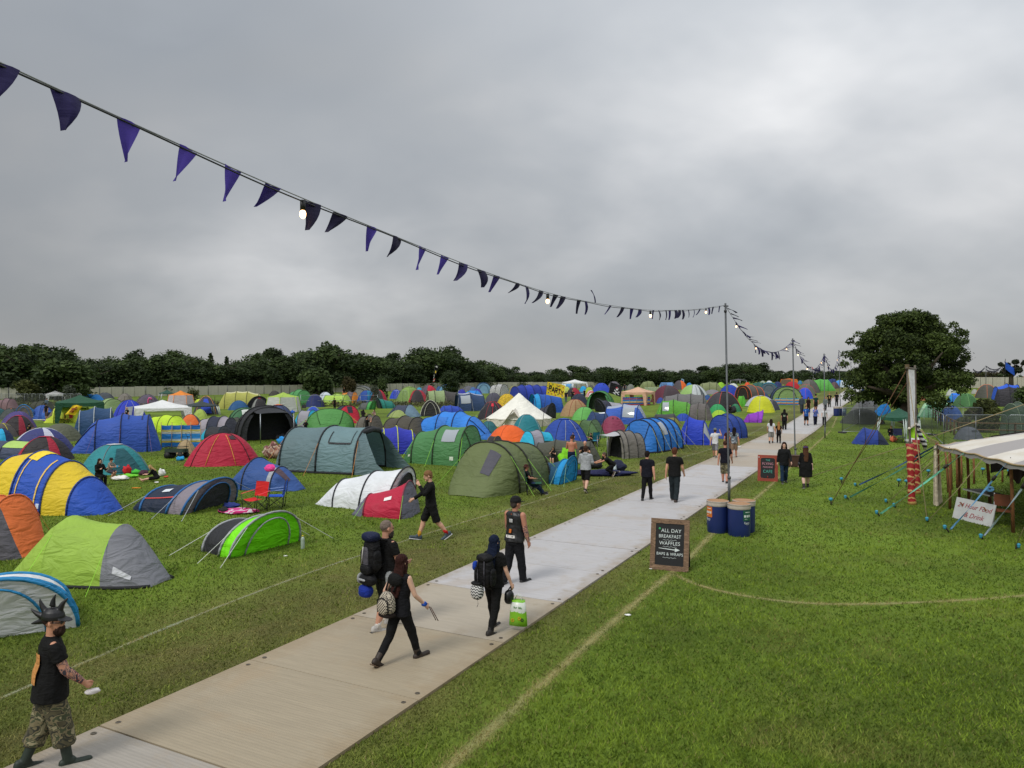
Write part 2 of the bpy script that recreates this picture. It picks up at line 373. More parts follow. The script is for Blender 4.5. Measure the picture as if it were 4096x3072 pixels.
for i in range(92):
 a=s0+i*PL;yc=a+PL*.5*TY
 ty=9.15+(i-3)*PL*TY
 j=RNGp.uniform(.93,1.07)
 if i<3:c=(.54,.49,.42)
 elif i<6:c=(.60,.50,.345)
 elif i<16:c=(.66,.64,.64)
 elif i<26:c=(.58,.50,.40)
 else:c=(.66,.645,.635)
 if i in(19,22):c=(.60,.555,.49)
 if i==5:c=(.62,.54,.42)
 c=tuple(x*j*(.56 if i<6 else .62)for x in c)
 st=9.06/TY+(i-3)*PL
 base=len(vs);dz=RNGp.uniform(-.004,.004);n_=5
 for k in range(n_):
  s_=st+.010+(PL-.020)*k/(n_-1)
  for top in(0,1):
   for w_ in(0,1):
    p=EPT+Vector((TX,TY,0))*s_+PERP*(PW*w_)
    p.x+=(pathL(p.y)-(EPT.x+TX/TY*p.y))if False else 0
    vs.append((p.x,p.y,gh(p.x,p.y)+(.042+dz if top else-.03)));tone.append(c);uvs.append((s_+i*3.7,PW*w_))
 for k in range(n_-1):
  q=base+k*4;r_=q+4
  fs+=[(q+2,q+3,r_+3,r_+2),(q,q+2,r_+2,r_),(q+3,q+1,r_+1,r_+3)]
 q=base+(n_-1)*4
 fs+=[(base,base+1,base+3,base+2),(q+2,q+3,q+1,q)]
po=mesh('path',vs,fs,TRACK,smooth=False);me=po.data
ca_=me.color_attributes.new('tone','FLOAT_COLOR','POINT')
ca_.data.foreach_set('color',[x for c in tone for x in(*c,1)])
ul=me.uv_layers.new(name='track');li=np.empty(len(me.loops),int);me.loops.foreach_get('vertex_index',li)
ul.data.foreach_set('uv',np.asarray(uvs)[li].ravel());tag(po,kind='structure')
pd=MB()
for i in range(34):
 st=9.06/TY+(i-3)*PL
 for w_ in(.13,PW-.13):
  for ds in(.16,PL-.16):
   q=EPT+Vector((TX,TY,0))*(st+ds)+PERP*w_;q.z=gh(q.x,q.y)+.043;pd.lathe([(.034,0),(.034,.006),(.018,.007),(.018,.003),(.001,.003)],10,q,caps=False)
tag(pd.build('path_connectors',plain('5a5348',.6,.3,.3,20),None,False),kind='structure')
LINE,t,b=newmat('bleached_turf')
co=N(t,'ShaderNodeTexCoord');nn=noise(t,co.outputs['Object'],5.0,5,.75,.3);n3=noise(t,co.outputs['Object'],.6,3,.6)
r_=ramp(t,n3.outputs['Fac'],[(.35,(.30,.33,.23)),(.6,(.30,.29,.15)),(.75,(.33,.34,.26))]);LK(t,r_,0,b,'Base Color');b.inputs['Roughness'].default_value=.95
uvn=N(t,'ShaderNodeUVMap');uvn.uv_map='across';sx=N(t,'ShaderNodeSeparateXYZ');LK(t,uvn,0,sx,0)
ed=M(t,'ABSOLUTE',M(t,'SUBTRACT',sx.outputs[0],None,vb=.5));al=M(t,'SUBTRACT',M(t,'MULTIPLY',M(t,'SUBTRACT',None,ed,va=.56),None,vb=2.4),M(t,'MULTIPLY',M(t,'ADD',nn.outputs['Fac'],M(t,'MULTIPLY',n3.outputs['Fac'],None,vb=.5)),None,vb=1.05))
alr=N(t,'ShaderNodeMapRange');alr.inputs['From Min'].default_value=-.06;alr.inputs['From Max'].default_value=.5;alr.inputs['To Max'].default_value=.60;t.links.new(al,alr.inputs['Value']);LK(t,alr,0,b,'Alpha')
STRAW=LINE.copy();STRAW.name='straw_turf'
for q in[n for n in STRAW.node_tree.nodes if n.type=='VALTORGB'][:1]:
 for e_,c_ in zip(q.color_ramp.elements,((.30,.29,.11),(.38,.32,.13),(.27,.29,.11))):e_.color=(*c_,1)
LINES=[]
def field_line(pts,wid,mat=None):
 P=[]
 for a,b_ in zip(pts,pts[1:]):
  k=max(2,int((b_-a).length/.8))
  P+=[a.lerp(b_,i/k)for i in range(k)]
 P.append(pts[-1])
 for _ in range(3):P=[P[0]]+[(P[i-1]+P[i]*2+P[i+1])/4 for i in range(1,len(P)-1)]+[P[-1]]
 vs,uv_=[],[]
 for i,p in enumerate(P):
  d=(P[min(i+1,len(P)-1)]-P[max(i-1,0)]);d.z=0;d.normalize();n_=Vector((d.y,-d.x,0))*wid/2
  for s_,u in((-1,0),(1,1)):
   q=p+n_*s_;vs.append((q.x,q.y,gh(q.x,q.y)+.006));uv_.append((u,i))
 o=mesh('field_line',vs,[(2*i,2*i+1,2*i+3,2*i+2)for i in range(len(P)-1)],mat or LINE,smooth=False)
 ul=o.data.uv_layers.new(name='across');li=np.empty(len(o.data.loops),int);o.data.loops.foreach_get('vertex_index',li)
 ul.data.foreach_set('uv',np.asarray(uv_,float)[li].ravel());tag(o,kind='structure');LINES.append((np.array([(p.x,p.y)for p in P]),wid))
lA=[G(*a)for a in(('N',-120,1560),('N',0,1510),('N',160,1440),('N',440,1322),('N',700,1225),('N',1000,1128),('W',80,700),('W',880,455),('W',1290,330),('W',1700,215),('W',1980,120),('W',2200,0),('G',30,945),('G',510,705),('G',900,500),('G',1250,395))]
field_line(lA,.22)
lB=[G(*a)for a in(('N',930,1700),('N',985,1640),('W',930,1650),('W',1200,1420),('W',1360,1300),('W',1590,1100),('W',1690,970),('W',2100,640),('X',20,740),('G',740,1450),('G',900,1300),('G',1080,1140),('G',1190,900))]
field_line(lB,.44,STRAW)
lC=[G(*a)for a in(('W',1370,1275),('W',1480,1330),('W',1560,1370),('W',1750,1430),('W',2000,1480),('W',2212,1510),('N',1750,1308),('N',1900,1306),('N',2080,1298),('N',2212,1288),('N',2350,1275))]
field_line(lC,.36,STRAW)
def fbm(x,y,f,seed=0,o=4):
 r_=np.random.default_rng(seed);v=np.zeros_like(x);a=1.0
 for k in range(o):
  for _ in range(3):
   an,ph=r_.uniform(0,6.28),r_.uniform(0,6.28);v+=a/3*np.sin((x*np.cos(an)+y*np.sin(an))*f*6.28+ph)
  f*=2.03;a*=.55
 return v
def blades(n):
 y=7.4*(60/7.4)**(RNG.random(n)**1.25);x=(RNG.random(n)*2-1)*(.74*y+.6)
 lt=(x-EPT.x)*PERP.x+(y-EPT.y)*PERP.y
 k=(lt<-.01)|(lt>PW+.01);x,y,lt=x[k],y[k],lt[k]
 dl=np.full(len(x),9.0)
 for P,wd in LINES:
  a=P[:-1];b_=P[1:]
  for i in range(len(a)):
   if a[i][1]>62:continue
   m=(x>min(a[i][0],b_[i][0])-1)&(x<max(a[i][0],b_[i][0])+1)&(y>min(a[i][1],b_[i][1])-1)&(y<max(a[i][1],b_[i][1])+1)
   if not m.any():continue
   d=b_[i]-a[i];tt=np.clip(((x[m]-a[i][0])*d[0]+(y[m]-a[i][1])*d[1])/(d@d),0,1)
   dl[m]=np.minimum(dl[m],np.hypot(x[m]-a[i][0]-tt*d[0],y[m]-a[i][1]-tt*d[1])/(wd*.5))
 rank=fbm(x,y,.22,2)*.5+fbm(x,y,.9,3)*.35
 mid=fbm(x,y,1.6,5)
 wornv=np.clip(np.minimum((lt+5.0)/3.2,(4.8-lt)/2.0),0,1)*np.clip(.72+.5*fbm(x,y,.5,9),0,1)
 onl=np.clip(1.15-dl,0,1)*np.clip(.55+.6*fbm(x,y,1.1,12),.1,1)
 n_=len(x)
 patch=np.clip(fbm(x,y,.30,21)*.9-.45,0,1)
 h=(.030+.035*RNG.random(n_)**2)*(1+.9*np.clip(fbm(x,y,.75,31)-.55,0,1))*(1+.35*np.clip(rank,-1,1))*(1-.45*wornv)*(1-.35*onl)
 wd=(.0035+.0006*y)*(.7+.6*RNG.random(n_))
 an=RNG.random(n_)*6.283;le=h*(.3+.9*RNG.random(n_));la=RNG.random(n_)*6.283
 z=np.zeros(n_)
 c,s_=np.cos(an)*wd,np.sin(an)*wd
 V=np.empty((n_,3,3));V[:,0]=np.stack([x-c,y-s_,z],1);V[:,1]=np.stack([x+c,y+s_,z],1)
 V[:,2]=np.stack([x+np.cos(la)*le,y+np.sin(la)*le,h],1)
 lit=np.clip(.42+.30*mid+.52*rank+.26*RNG.standard_normal(n_),0,1)[:,None]  # random blend from the darker to the lighter blade colour
 green=np.array([.062,.108,.011])*(1-lit)+np.array([.215,.305,.030])*lit
 dry=np.array([.120,.112,.030])*(1-lit)+np.array([.290,.245,.095])*lit
 pale=np.array([.36,.30,.12])
 wv_=np.clip(np.maximum(wornv*.85,patch*.8)+(RNG.random(n_)<.07)*.7,0,1)[:,None]
 colr=green*(1-wv_)+dry*wv_;colr=colr*(1-onl[:,None])+pale*onl[:,None]
 return V.reshape(-1,3),colr
V,colr=blades(330000)
nf=len(V)//3;me=bpy.data.meshes.new('grass');me.vertices.add(len(V));me.vertices.foreach_set('co',V.ravel())
me.loops.add(len(V));me.loops.foreach_set('vertex_index',np.arange(len(V)));me.polygons.add(nf)
me.polygons.foreach_set('loop_start',np.arange(nf)*3);me.polygons.foreach_set('loop_total',np.full(nf,3));me.update()
at=me.color_attributes.new('tint','FLOAT_COLOR','POINT');at.data.foreach_set('color',np.concatenate([np.repeat(colr,3,0),np.ones((len(V),1))],1).ravel())
def leafmat(name,attr,trans=.3,rough=.7):
 m,t,b=newmat(name);c=N(t,'ShaderNodeVertexColor');c.layer_name=attr;LK(t,c,'Color',b,'Base Color');b.inputs['Roughness'].default_value=rough;b.inputs['Specular IOR Level'].default_value=.2
 o=t.nodes['Material Output'];mx=N(t,'ShaderNodeMixShader');mx.inputs[0].default_value=trans;tr=N(t,'ShaderNodeBsdfTranslucent');LK(t,c,'Color',tr,'Color')
 LK(t,b,0,mx,1);LK(t,tr,0,mx,2);LK(t,mx,0,o,0);return m
me.materials.append(leafmat('grass_blade','tint',.25));tag(link('grass',me),kind='stuff',label='short trampled meadow grass growing all over the near field')
# ================================================================= trees
LEAF=leafmat('leaves','tint',.22)
BARK,t,b=newmat('bark');varied(t,b,(.055,.042,.030),6,.35);b.inputs['Roughness'].default_value=.95
def foliage(lobes,n,size,c0,c1,rng,up=.35,shell=.55,flat=1.0):
 """leaf faces spread through a crown made of lobes (centre, radii)"""
 L=np.array([l[0]for l in lobes],float);Rr=np.array([l[1]for l in lobes],float)
 wt=(Rr[:,0]*Rr[:,1]+Rr[:,0]*Rr[:,2]);idx=rng.choice(len(lobes),n,p=wt/wt.sum())
 d=rng.standard_normal((n,3));d/=np.linalg.norm(d,axis=1)[:,None];d[:,2]=np.where((d[:,2]<-.5)&(rng.random(n)<.6),-d[:,2],d[:,2])
 rad=(shell+(1-shell)*rng.random(n)**.5)*(1+.13*rng.standard_normal(n))
 P=L[idx]+d*Rr[idx]*rad[:,None]
 P[:,2]=np.maximum(P[:,2],.12)
 nrm=d*.7+rng.standard_normal((n,3))*.8;nrm[:,2]+=up;nrm/=np.linalg.norm(nrm,axis=1)[:,None]
 a=np.cross(nrm,rng.standard_normal((n,3)));a/=np.linalg.norm(a,axis=1)[:,None];b_=np.cross(nrm,a)
 s_=(size*(.55+.9*rng.random(n)))[:,None]
 V=np.stack([P-a*s_,P+b_*s_*.55-nrm*s_*.15,P+a*s_,P-b_*s_*.55-nrm*s_*.15],1)
 lob=rng.random(len(lobes));q=np.clip(.15+.55*lob[idx]+.22*rng.standard_normal(n),0,1)[:,None]
 return V.reshape(-1,3),np.array(c0)*(1-q)+np.array(c1)*q
def quads(name,V,colr,mat,parent=None):
 n=len(V)//4;me=bpy.data.meshes.new(name);me.vertices.add(len(V));me.vertices.foreach_set('co',np.asarray(V,float).ravel())
 me.loops.add(len(V));me.loops.foreach_set('vertex_index',np.arange(len(V)));me.polygons.add(n)
 me.polygons.foreach_set('loop_start',np.arange(n)*4);me.polygons.foreach_set('loop_total',np.full(n,4));me.update()
 at=me.color_attributes.new('tint','FLOAT_COLOR','POINT');at.data.foreach_set('color',np.concatenate([np.repeat(colr,4,0),np.ones((len(V),1))],1).ravel())
 me.materials.append(mat);return me
def limbs(mb,base,h,r,rng,n=7,spread=.5,top=.75):
 trunk=[Vector((0,0,-.2)),Vector((0,0,h*.15)),Vector((rng.uniform(-.2,.2),rng.uniform(-.2,.2),h*.45)),Vector((rng.uniform(-.4,.4),rng.uniform(-.4,.4),h*top))]
 mb.tube([base+p for p in trunk],[r*1.35,r,r*.75,r*.25],9)
 for k in range(n):
  a=k*2.4+rng.uniform(-.4,.4);z=h*rng.uniform(.22,.6);ln=h*spread*rng.uniform(.6,1)
  p0=base+Vector((0,0,z));p2=p0+Vector((math.cos(a)*ln,math.sin(a)*ln,ln*rng.uniform(.25,.8)));p1=p0.lerp(p2,.5)+Vector((0,0,-ln*.06))
  mb.tube([p0,p1,p2],[r*.45,r*.28,r*.06],6)
def crown_proto(seed,kind):
 rng=np.random.default_rng(seed);lobes=[]
 if kind=='round':
  for _ in range(22):
   d=rng.standard_normal(3);d/=np.linalg.norm(d);r_=rng.uniform(.13,.24)
   lobes.append((np.array([0,0,.58])+d*np.array([.26,.26,.24])*rng.uniform(.6,1),(r_,r_,r_*.85)))
  for _ in range(10):lobes.append((np.array([rng.uniform(-.3,.3),rng.uniform(-.25,.25),rng.uniform(.05,.35)]),(.16,.16,.14)))
 elif kind=='tall':
  for k in range(26):
   z=rng.uniform(.08,.93);rr=.20*math.sin(min(1,(1.05-z)*1.6)*1.5)+.03;a=rng.uniform(0,6.28)
   lobes.append((np.array([math.cos(a)*rr*.8,math.sin(a)*rr*.8,z]),(.13,.13,.12)))
 elif kind=='conifer':
  for k in range(40):
   z=(k+.5)/40;rr=.20*(1-z)+.012;a=k*2.4
   lobes.append((np.array([math.cos(a)*rr,math.sin(a)*rr,z*.97+.02]),(.07*(1.15-z)+.018,.07*(1.15-z)+.018,.035)))
 else:
  for _ in range(20):
   lobes.append((np.array([rng.uniform(-.42,.42),rng.uniform(-.3,.3),rng.uniform(.12,.75)]),(rng.uniform(.12,.2),)*2+(rng.uniform(.10,.18),)))
 return lobes,rng
WOODC={'dark':((.018,.030,.011),(.052,.080,.027)),'mid':((.024,.042,.013),(.074,.110,.031)),'olive':((.034,.045,.014),(.108,.120,.032)),'rust':((.032,.030,.012),(.082,.068,.026)),'grey':((.035,.045,.03),(.11,.13,.085))}
PROTO={}
def tree(zm,x,ytop,Y,kind,tone,wide=1.0,label=None,group=None,n=4200,seed=0,cat='tree',name='woodland_tree',leaf=.027,base=None):
 """a tree with its foot on the field at depth Y and its top at the given picture height"""
 X=AT(zm,x,ytop,Y).x;g0=gh(X,Y);H_=max(.8,AT(zm,x,ytop,Y).z-g0)
 key=(kind,tone,seed,n,leaf)
 if key not in PROTO:
  lobes,rng=crown_proto(seed*13+len(kind),kind);V,c=foliage(lobes,n,leaf,*WOODC[tone],rng,shell=.45)
  mb=MB();limbs(mb,Vector((0,0,0)),.95,.022,rng,6,.3,.8);tm=mb.build('trunk',BARK);tmesh=tm.data;bpy.data.objects.remove(tm)
  PROTO[key]=(quads('crown',V,c,LEAF),tmesh)
 o=empty(name,(X,Y,g0-.1),random.uniform(0,6.28),label,cat,group);o.scale=(H_*wide,H_*wide,H_)
 link('crown',PROTO[key][0],o);link('trunk',PROTO[key][1],o)
 return o
# ---- woodland behind the perimeter fence
FENCE=[Vector((-150,132,0)),Vector((-103,156,0)),Vector((-60,200,0)),Vector((0,270,0)),Vector((70,325,0))]
def fence_y(a):
 """depth of the fence along the view direction x/y = a"""
 for p,q in zip(FENCE,FENCE[1:]):
  den=(q.x-p.x)-a*(q.y-p.y)
  t_=(a*p.y-p.x)/den if abs(den)>1e-9 else-1
  if 0<=t_<=1:return p.y+t_*(q.y-p.y)
 return 325.0
SKY=[(-60,738),(0,742),(30,738),(65,733),(105,732),(140,762),(170,775),(205,766),(245,762),(290,757),(330,756),(372,749),(415,760),(455,762),(490,770),(525,762),(560,757),(590,753),(622,757),(655,748),(690,738),(715,736),(750,742),(785,756),(820,760),(850,764),(888,758),(910,741),(945,742),(975,748),(1005,764),(1040,774),(1075,785),(1110,793),(1145,797),(1175,799),(1205,793),(1240,790),(1275,784),(1310,786),(1345,791),(1380,789),(1415,790),(1450,797),(1485,793),(1520,791),(1550,786),(1580,781),(1615,779),(1645,784),(1680,794),(1710,798),(1740,796),(1770,798),(1800,797),(1830,797),(1870,800),(1920,803),(1980,800),(2040,800)]
WL={65:'tallest feathery tree at the far left of the woodland',372:'pointed bushy tree rising over the woodland right of the far left dip',715:'broad domed tree, widest crown of the woodland behind the fence',910:'tall feathery topped tree behind the black flag pole',1275:'rounded dark tree in the lower woodland above the yellow party flag',1615:'smooth topped tree where the distant woodland swells before the thin poles',490:'small spiky conifer standing in the woodland skyline',455:'taller of two spiky conifers in the woodland skyline'}
kinds=['round','tall','broad','round']
for i,(x,yt)in enumerate(SKY):
 a=(x-1106)/1600;Y=fence_y(a)+random.uniform(14,24)
 if x>1500:Y=335+(x-1500)*.12
 kd=kinds[i%4];tn=['dark','mid','dark','mid','dark'][i%5]
 if x in(455,490):kd='conifer'
 lb=WL.get(x,'dark green broadleaf tree in the woodland row behind the pale perimeter fence')
 wd=.95 if kd!='conifer' else .8
 tree('N',x,yt,Y,kd,tn,wd*(1.75 if yt>772 else 1.12),lb,'woodland trees behind the perimeter fence',seed=i%5)
for i in range(84):
 x=-50+i*23+random.uniform(-8,8);yt=np.interp(x,[p[0]for p in SKY],[p[1]for p in SKY])+random.uniform(3,15)
 a=(x-1106)/1600;Y=fence_y(a)+random.uniform(6,11)
 if x>1500:Y=328+(x-1500)*.05
 tree('N',x,min(yt,806),Y,['broad','round'][i%2],['dark','mid'][i%2],1.5,'dark green broadleaf tree in the woodland row behind the pale perimeter fence','woodland trees behind the perimeter fence',seed=i%4)
rngu=np.random.default_rng(5);lob=[]
for i in range(150):
 x=-90+i*13;a=(x-1106)/1600;Y=(fence_y(a)if x<1500 else 322)+rngu.uniform(4,16);lob.append((np.array([a*Y,Y,gh(a*Y,Y)+1.6]),(3.4,2.5,2.6)))
V,c=foliage(lob,15000,.55,*WOODC['dark'],rngu,shell=.4)
o=link('undergrowth',quads('undergrowth',V,c,LEAF));tag(o,'dark undergrowth filling the foot of the woodland behind the fence',kind='stuff')
# ---- perimeter fence of pale steel sheets
SHEET=plain('b3afa2',.7,.1,.16,.35,'pale_sheet');POSTM=plain('77787a',.5,.6,.1,3)
pm=MB()
for k in range(6):pm.box((-1.0+k*.4,(.02 if k%2 else-.02),1.14),(.396,.03,2.24))
pm.box((0,.05,2.28),(2.42,.06,.05));pm.box((0,.05,.5),(2.42,.06,.05))
pmesh_o=pm.build('panel',SHEET,None,False);PMESH=pmesh_o.data;bpy.data.objects.remove(pmesh_o)
qm=MB();qm.tube([(0,0,-.1),(0,0,2.42)],.04,6);qo=qm.build('post',POSTM);QMESH=qo.data;bpy.data.objects.remove(qo)
fo=empty('perimeter_fence',FENCE[1],0,'long pale sheet steel perimeter fence in front of the woodland','fence')
cnt=0
for p,q in zip(FENCE,FENCE[1:]):
 L=(q-p).length;n=int(L/2.45);an=math.atan2(q.y-p.y,q.x-p.x)
 for k in range(n):
  m=p.lerp(q,(k+.5)/n)
  if not(-.74<m.x/m.y<.12)or cnt>96:continue
  cnt+=1
  c=link('panel',PMESH,fo);c.location=Vector((m.x,m.y,gh(m.x,m.y)))-fo.location;c.rotation_euler=(0,0,an)
  c.scale=(1,1,random.uniform(.97,1.03))
  if k%2==0:
   c2=link('post',QMESH,fo);c2.location=Vector((p.lerp(q,k/n).x,p.lerp(q,k/n).y-.12,gh(m.x,m.y)))-fo.location
fo2=empty('perimeter_fence',(104,149,0),0,'pale sheet fence at the far right edge above the crowded tents','fence')
for k in range(18):
 x=96+k*2.45;c=link('panel',PMESH,fo2);y=158-k*.25;g_=gh(x,y);c.location=Vector((x,y,g_+.25))-fo2.location;c.rotation_euler=(0,0,-.1)
# ---- see-through site fence panels
WIRE,t,b=newmat('welded_mesh');b.inputs['Base Color'].default_value=(.16,.17,.17,1);b.inputs['Metallic'].default_value=.6;b.inputs['Roughness'].default_value=.5
co=N(t,'ShaderNodeTexCoord');wx=N(t,'ShaderNodeTexWave');wx.bands_direction='X';wx.inputs['Scale'].default_value=8;LK(t,co,'Object',wx,0)
gt=M(t,'GREATER_THAN',wx.outputs['Fac'],None,vb=.86);t.links.new(gt,b.inputs['Alpha'])
def heras(p,q,h=2.0,label=None,group=None,mesh_alpha=True):
 """one tube-framed mesh panel between two ground points"""
 d=q-p;L=math.hypot(d.x,d.y);o=empty('fence_panel',p,math.atan2(d.y,d.x),label,'fence panel',group);dz=d.z
 f=MB();r_=.021
 f.tube([(0,0,.02),(0,0,h-.12),(.12,0,h),(L-.12,0,h+dz),(L,0,h-.12+dz),(L,0,.02+dz)],r_,6);f.tube([(0,0,.14),(L,0,.14+dz)],r_,6)
 f.tube([(L*.5,0,.14+dz/2),(L*.5,0,h+dz/2)],.012,5);f.build('frame',STEEL,o)
 m=mesh('wire_mesh',[(.02,0,.15),(L-.02,0,.15+dz),(L-.02,0,h-.03+dz),(.02,0,h-.03)],[(0,1,2,3)],WIRE,False,o)
 ft=MB();ft.box((0,0,.06),(.22,.62,.12));ft.build('foot',plain('3a3a3b',.9),o,False)
 return o
for k in range(11):
 x0=-40+132*k;pa=AT('A',x0,240,112);pb=AT('A',x0+130,240,112)
 pa.z=gh(pa.x,112);pb.z=gh(pb.x,112)
 heras(pa,pb,2.0,'grey tube framed mesh panel in the line behind the small white gazebo','mesh panels of the left field fence')
def post_fence(pts,label,h=1.25,gap=2.6,rails=2,mat=None,name='post_fence',pr=.045,wire=.018):
 o=empty(name,pts[0],0,label,'fence');m=mat or plain('5b5145',.9,0,.2,4)
 pp=MB();rr=MB();prev=None;cnt_=0
 for a,b_ in zip(pts,pts[1:]):
  n=max(1,round((b_-a).length/gap))
  for k in range(n+1):
   p=a.lerp(b_,k/n);p.z=gh(p.x,p.y);l=p-pts[0]
   q=MB();q.tube([l-Vector((0,0,.1)),l+Vector((0,0,h))],pr,6)
   if cnt_<60:q.build('post',m,o);cnt_+=1
   if prev is not None:
    for j in range(rails):rr.tube([prev+Vector((0,-pr,h*(.94-.42*j))),l+Vector((0,-pr,h*(.94-.42*j)))],wire,5)
   prev=l
 rr.build('rail',m,o);return o
post_fence([AT('B',x,200,118)for x in(-60,700,1500,2200)],'weathered post and wire fence in rough grass before the long pale fence',1.5)
post_fence([AT('C',x,200,112)for x in(770,1500,2100)],'grey railed fence behind the green tunnel tents, below the dark bushes',1.9,3.0,2,STEEL,'railed_fence',.04,.03)
for j,(x0,x1)in enumerate(((165,320),(330,400))):
 pa,pb=AT('D',x0,165,118),AT('D',x1,165,118);pa.z=pb.z=0
 heras(pa,pb,2.4,['tall mesh gate frame left of the dark blue gazebo','narrow mesh gate frame beside the dark blue gazebo'][j])
DRY,t,b=newmat('dry_weeds')
# ---- bushes and trees standing in the field
def bush(zm,x0,x1,ytop,ybase,tone,label,n=2200,leaf=.05,kind='round',name='bush',cat='bush',seed=0,Y=None):
 g=G(zm,(x0+x1)/2,ybase);Yb=Y or g.y;o=tree(zm,(x0+x1)/2,ytop,Yb,kind,tone,1,label,None,n,seed,cat,name,leaf)
 wpx=abs(pxl(zm,x1,0)[0]-pxl(zm,x0,0)[0])/FPX*Yb;base_w=.86 if kind=='round' else 1.1
 o.scale=(wpx/base_w,wpx/base_w,o.scale[2]);return o
bush('P',115,365,452,690,'olive','yellow green hawthorn bush at far left beside the small white gazebo',seed=1)
bush('P',270,800,268,660,'mid','wide spreading dark tree standing in front of the pale fence at left',5200,.04,'round','spreading_tree','tree',2,126)
bush('P',540,655,500,640,'grey','grey green willow shrub right of the small white gazebo',seed=2,Y=120)
bush('P',1620,1730,535,625,'olive','small leafy shrub against the pale fence behind the orange gazebo tent',900,seed=3,Y=140)
bush('Q',375,680,345,590,'mid','large dark round bush standing before the pale fence, left of centre',4200,.042,seed=1,Y=128)
bush('Q',735,870,425,560,'rust','rust tinged small tree right of the large dark round bush',1800,seed=2,Y=140)
bush('Q',1040,1150,420,545,'mid','small dark tree behind the railed fence, right of the rusty tree',1500,seed=3,Y=150)
bush('Q',985,1070,485,560,'grey','pale flowering elder shrub behind the grey net tent',700,seed=4,Y=120)
bush('Q',1590,1760,370,560,'dark','dark tree in front of the fence behind the far blue tents',2600,seed=3,Y=190)
bush('H',1120,1890,750,1310,'olive','olive brown broom bush behind the tall mesh panels at right',7000,.042,'broad','bush','bush',1,60)
bush('H',2060,2600,520,900,'mid','dark green bush cut by the right edge of the photo',3500,.04,seed=4,Y=72)
rw=np.random.default_rng(8);lob=[]
for i in range(170):
 x=-20+i*7.0;Y=116+rw.uniform(-4,5);a=(x-1106)/1600;lob.append((np.array([a*Y,Y,.25+gh(a*Y,Y)]),(1.1,.8,rw.uniform(.3,.8))))
V,c=foliage(lob,9000,.16,(.045,.048,.018),(.14,.125,.06),rw,.8,.2)
tag(link('tall_weeds',quads('tall_weeds',V,c,LEAF)),'brown seeding weeds along the foot of the field fence',kind='stuff')
# ---- the big tree at right
def big_tree():
 rng=np.random.default_rng(21);Y=65.0;X=AT('s',3632,1712,Y).x;g0=gh(X,Y)
 o=empty('field_maple',(X,Y,g0),0,'huge dark round tree standing alone beside the track at right','tree')
 lobes=[]
 prof=[(1.6,4.3,2.6),(2.4,5.6,4.6),(3.4,6.0,5.5),(4.4,5.6,5.0),(5.5,5.3,4.9),(6.6,5.1,4.9),(7.6,4.6,4.3),(8.6,3.5,3.3),(9.4,2.2,2.2),(10.0,1.0,1.2)]
 zz=[p[0]for p in prof];lw=[p[1]for p in prof];rw_=[p[2]for p in prof]
 for k in range(150):
  z=rng.uniform(2.0,9.7);a=rng.uniform(0,6.283);L_,R_=np.interp(z,zz,lw),np.interp(z,zz,rw_)
  q=rng.uniform(.55,1.0)if k<120 else rng.uniform(0,.6)
  ex=(R_ if math.cos(a)>0 else L_);rr=rng.uniform(.62,1.15)
  lobes.append((np.array([math.cos(a)*(ex-rr*.7)*q,math.sin(a)*(min(L_,R_)-rr*.7)*q,z-rr*.15]),(rr,rr,rr*.8)))
 for k in range(46):
  z=rng.uniform(2.2,9.9);a=rng.uniform(0,6.283);L_,R_=np.interp(z,zz,lw),np.interp(z,zz,rw_);ex=R_ if math.cos(a)>0 else L_
  lobes.append((np.array([math.cos(a)*ex*1.02,math.sin(a)*min(L_,R_)*1.02,z+rng.uniform(0,.4)]),(.42,.42,.36)))
 V,c=foliage(lobes,78000,.112,(.017,.028,.008),(.086,.125,.026),rng,.4,.5)
 link('crown',quads('crown',V,c,LEAF),o)
 mb=MB();mb.tube([(0,0,-.3),(0,0,.4),(.05,0,1.6),(.1,.1,3.2),(.0,0,6.5)],[1.15,.86,.74,.62,.2],14)
 for k in range(12):
  a=k*2.399;ln=rng.uniform(3,4.6);z=rng.uniform(1.7,3.4);p0=Vector((0,0,z));p2=Vector((math.cos(a)*ln,math.sin(a)*ln,z+ln*rng.uniform(.15,1.0)))
  mb.tube([p0,p0.lerp(p2,.5)+Vector((0,0,.2)),p2],[.36,.22,.05],7)
 mb.build('trunk',BARK,o)
big_tree()
def gnarled():
 rng=np.random.default_rng(4);Y=150.0;p=AT('H',1990,410,Y);g0=gh(p.x,Y)
 o=empty('gnarled_tree',(p.x,Y,g0),0,'gnarled gap filled tree on the right horizon with a blue flag in it','tree');S_=150/FPX*.23146
 mb=MB();base=Vector((0,0,0));mb.tube([base,(0,0,3),(-.5,0,5.2)],[.5,.4,.2],8)
 lobes=[]
 for(x,y,r_)in((1880,250,38),(1905,330,46),(1960,370,60),(2040,350,60),(2090,300,45),(2060,215,40),(2110,205,48),(2170,215,42),(2000,250,35),(1930,395,55),(2080,385,50),(2190,235,30),(1850,270,22)):
  q=AT('H',x,y,Y)-Vector((p.x,Y,g0));q.y=rng.uniform(-1.5,1.5);rr=r_*S_;lobes.append((np.array(q),(rr,rr,rr*.8)));mb.tube([(0,0,2.6),Vector(q)*.6+Vector((0,0,.8)),q],[.2,.12,.04],5)
 for(x,y)in((1795,290),(1815,340),(1870,185)):
  q=AT('H',x,y,Y)-Vector((p.x,Y,g0));mb.tube([(0,0,3),q*.7+Vector((0,0,.6)),q],[.12,.07,.02],5)
 V,c=foliage(lobes,5200,.22,(.018,.024,.012),(.045,.06,.025),rng,shell=.4)
 link('crown',quads('crown',V,c,LEAF),o);mb.build('trunk',BARK,o)
gnarled()
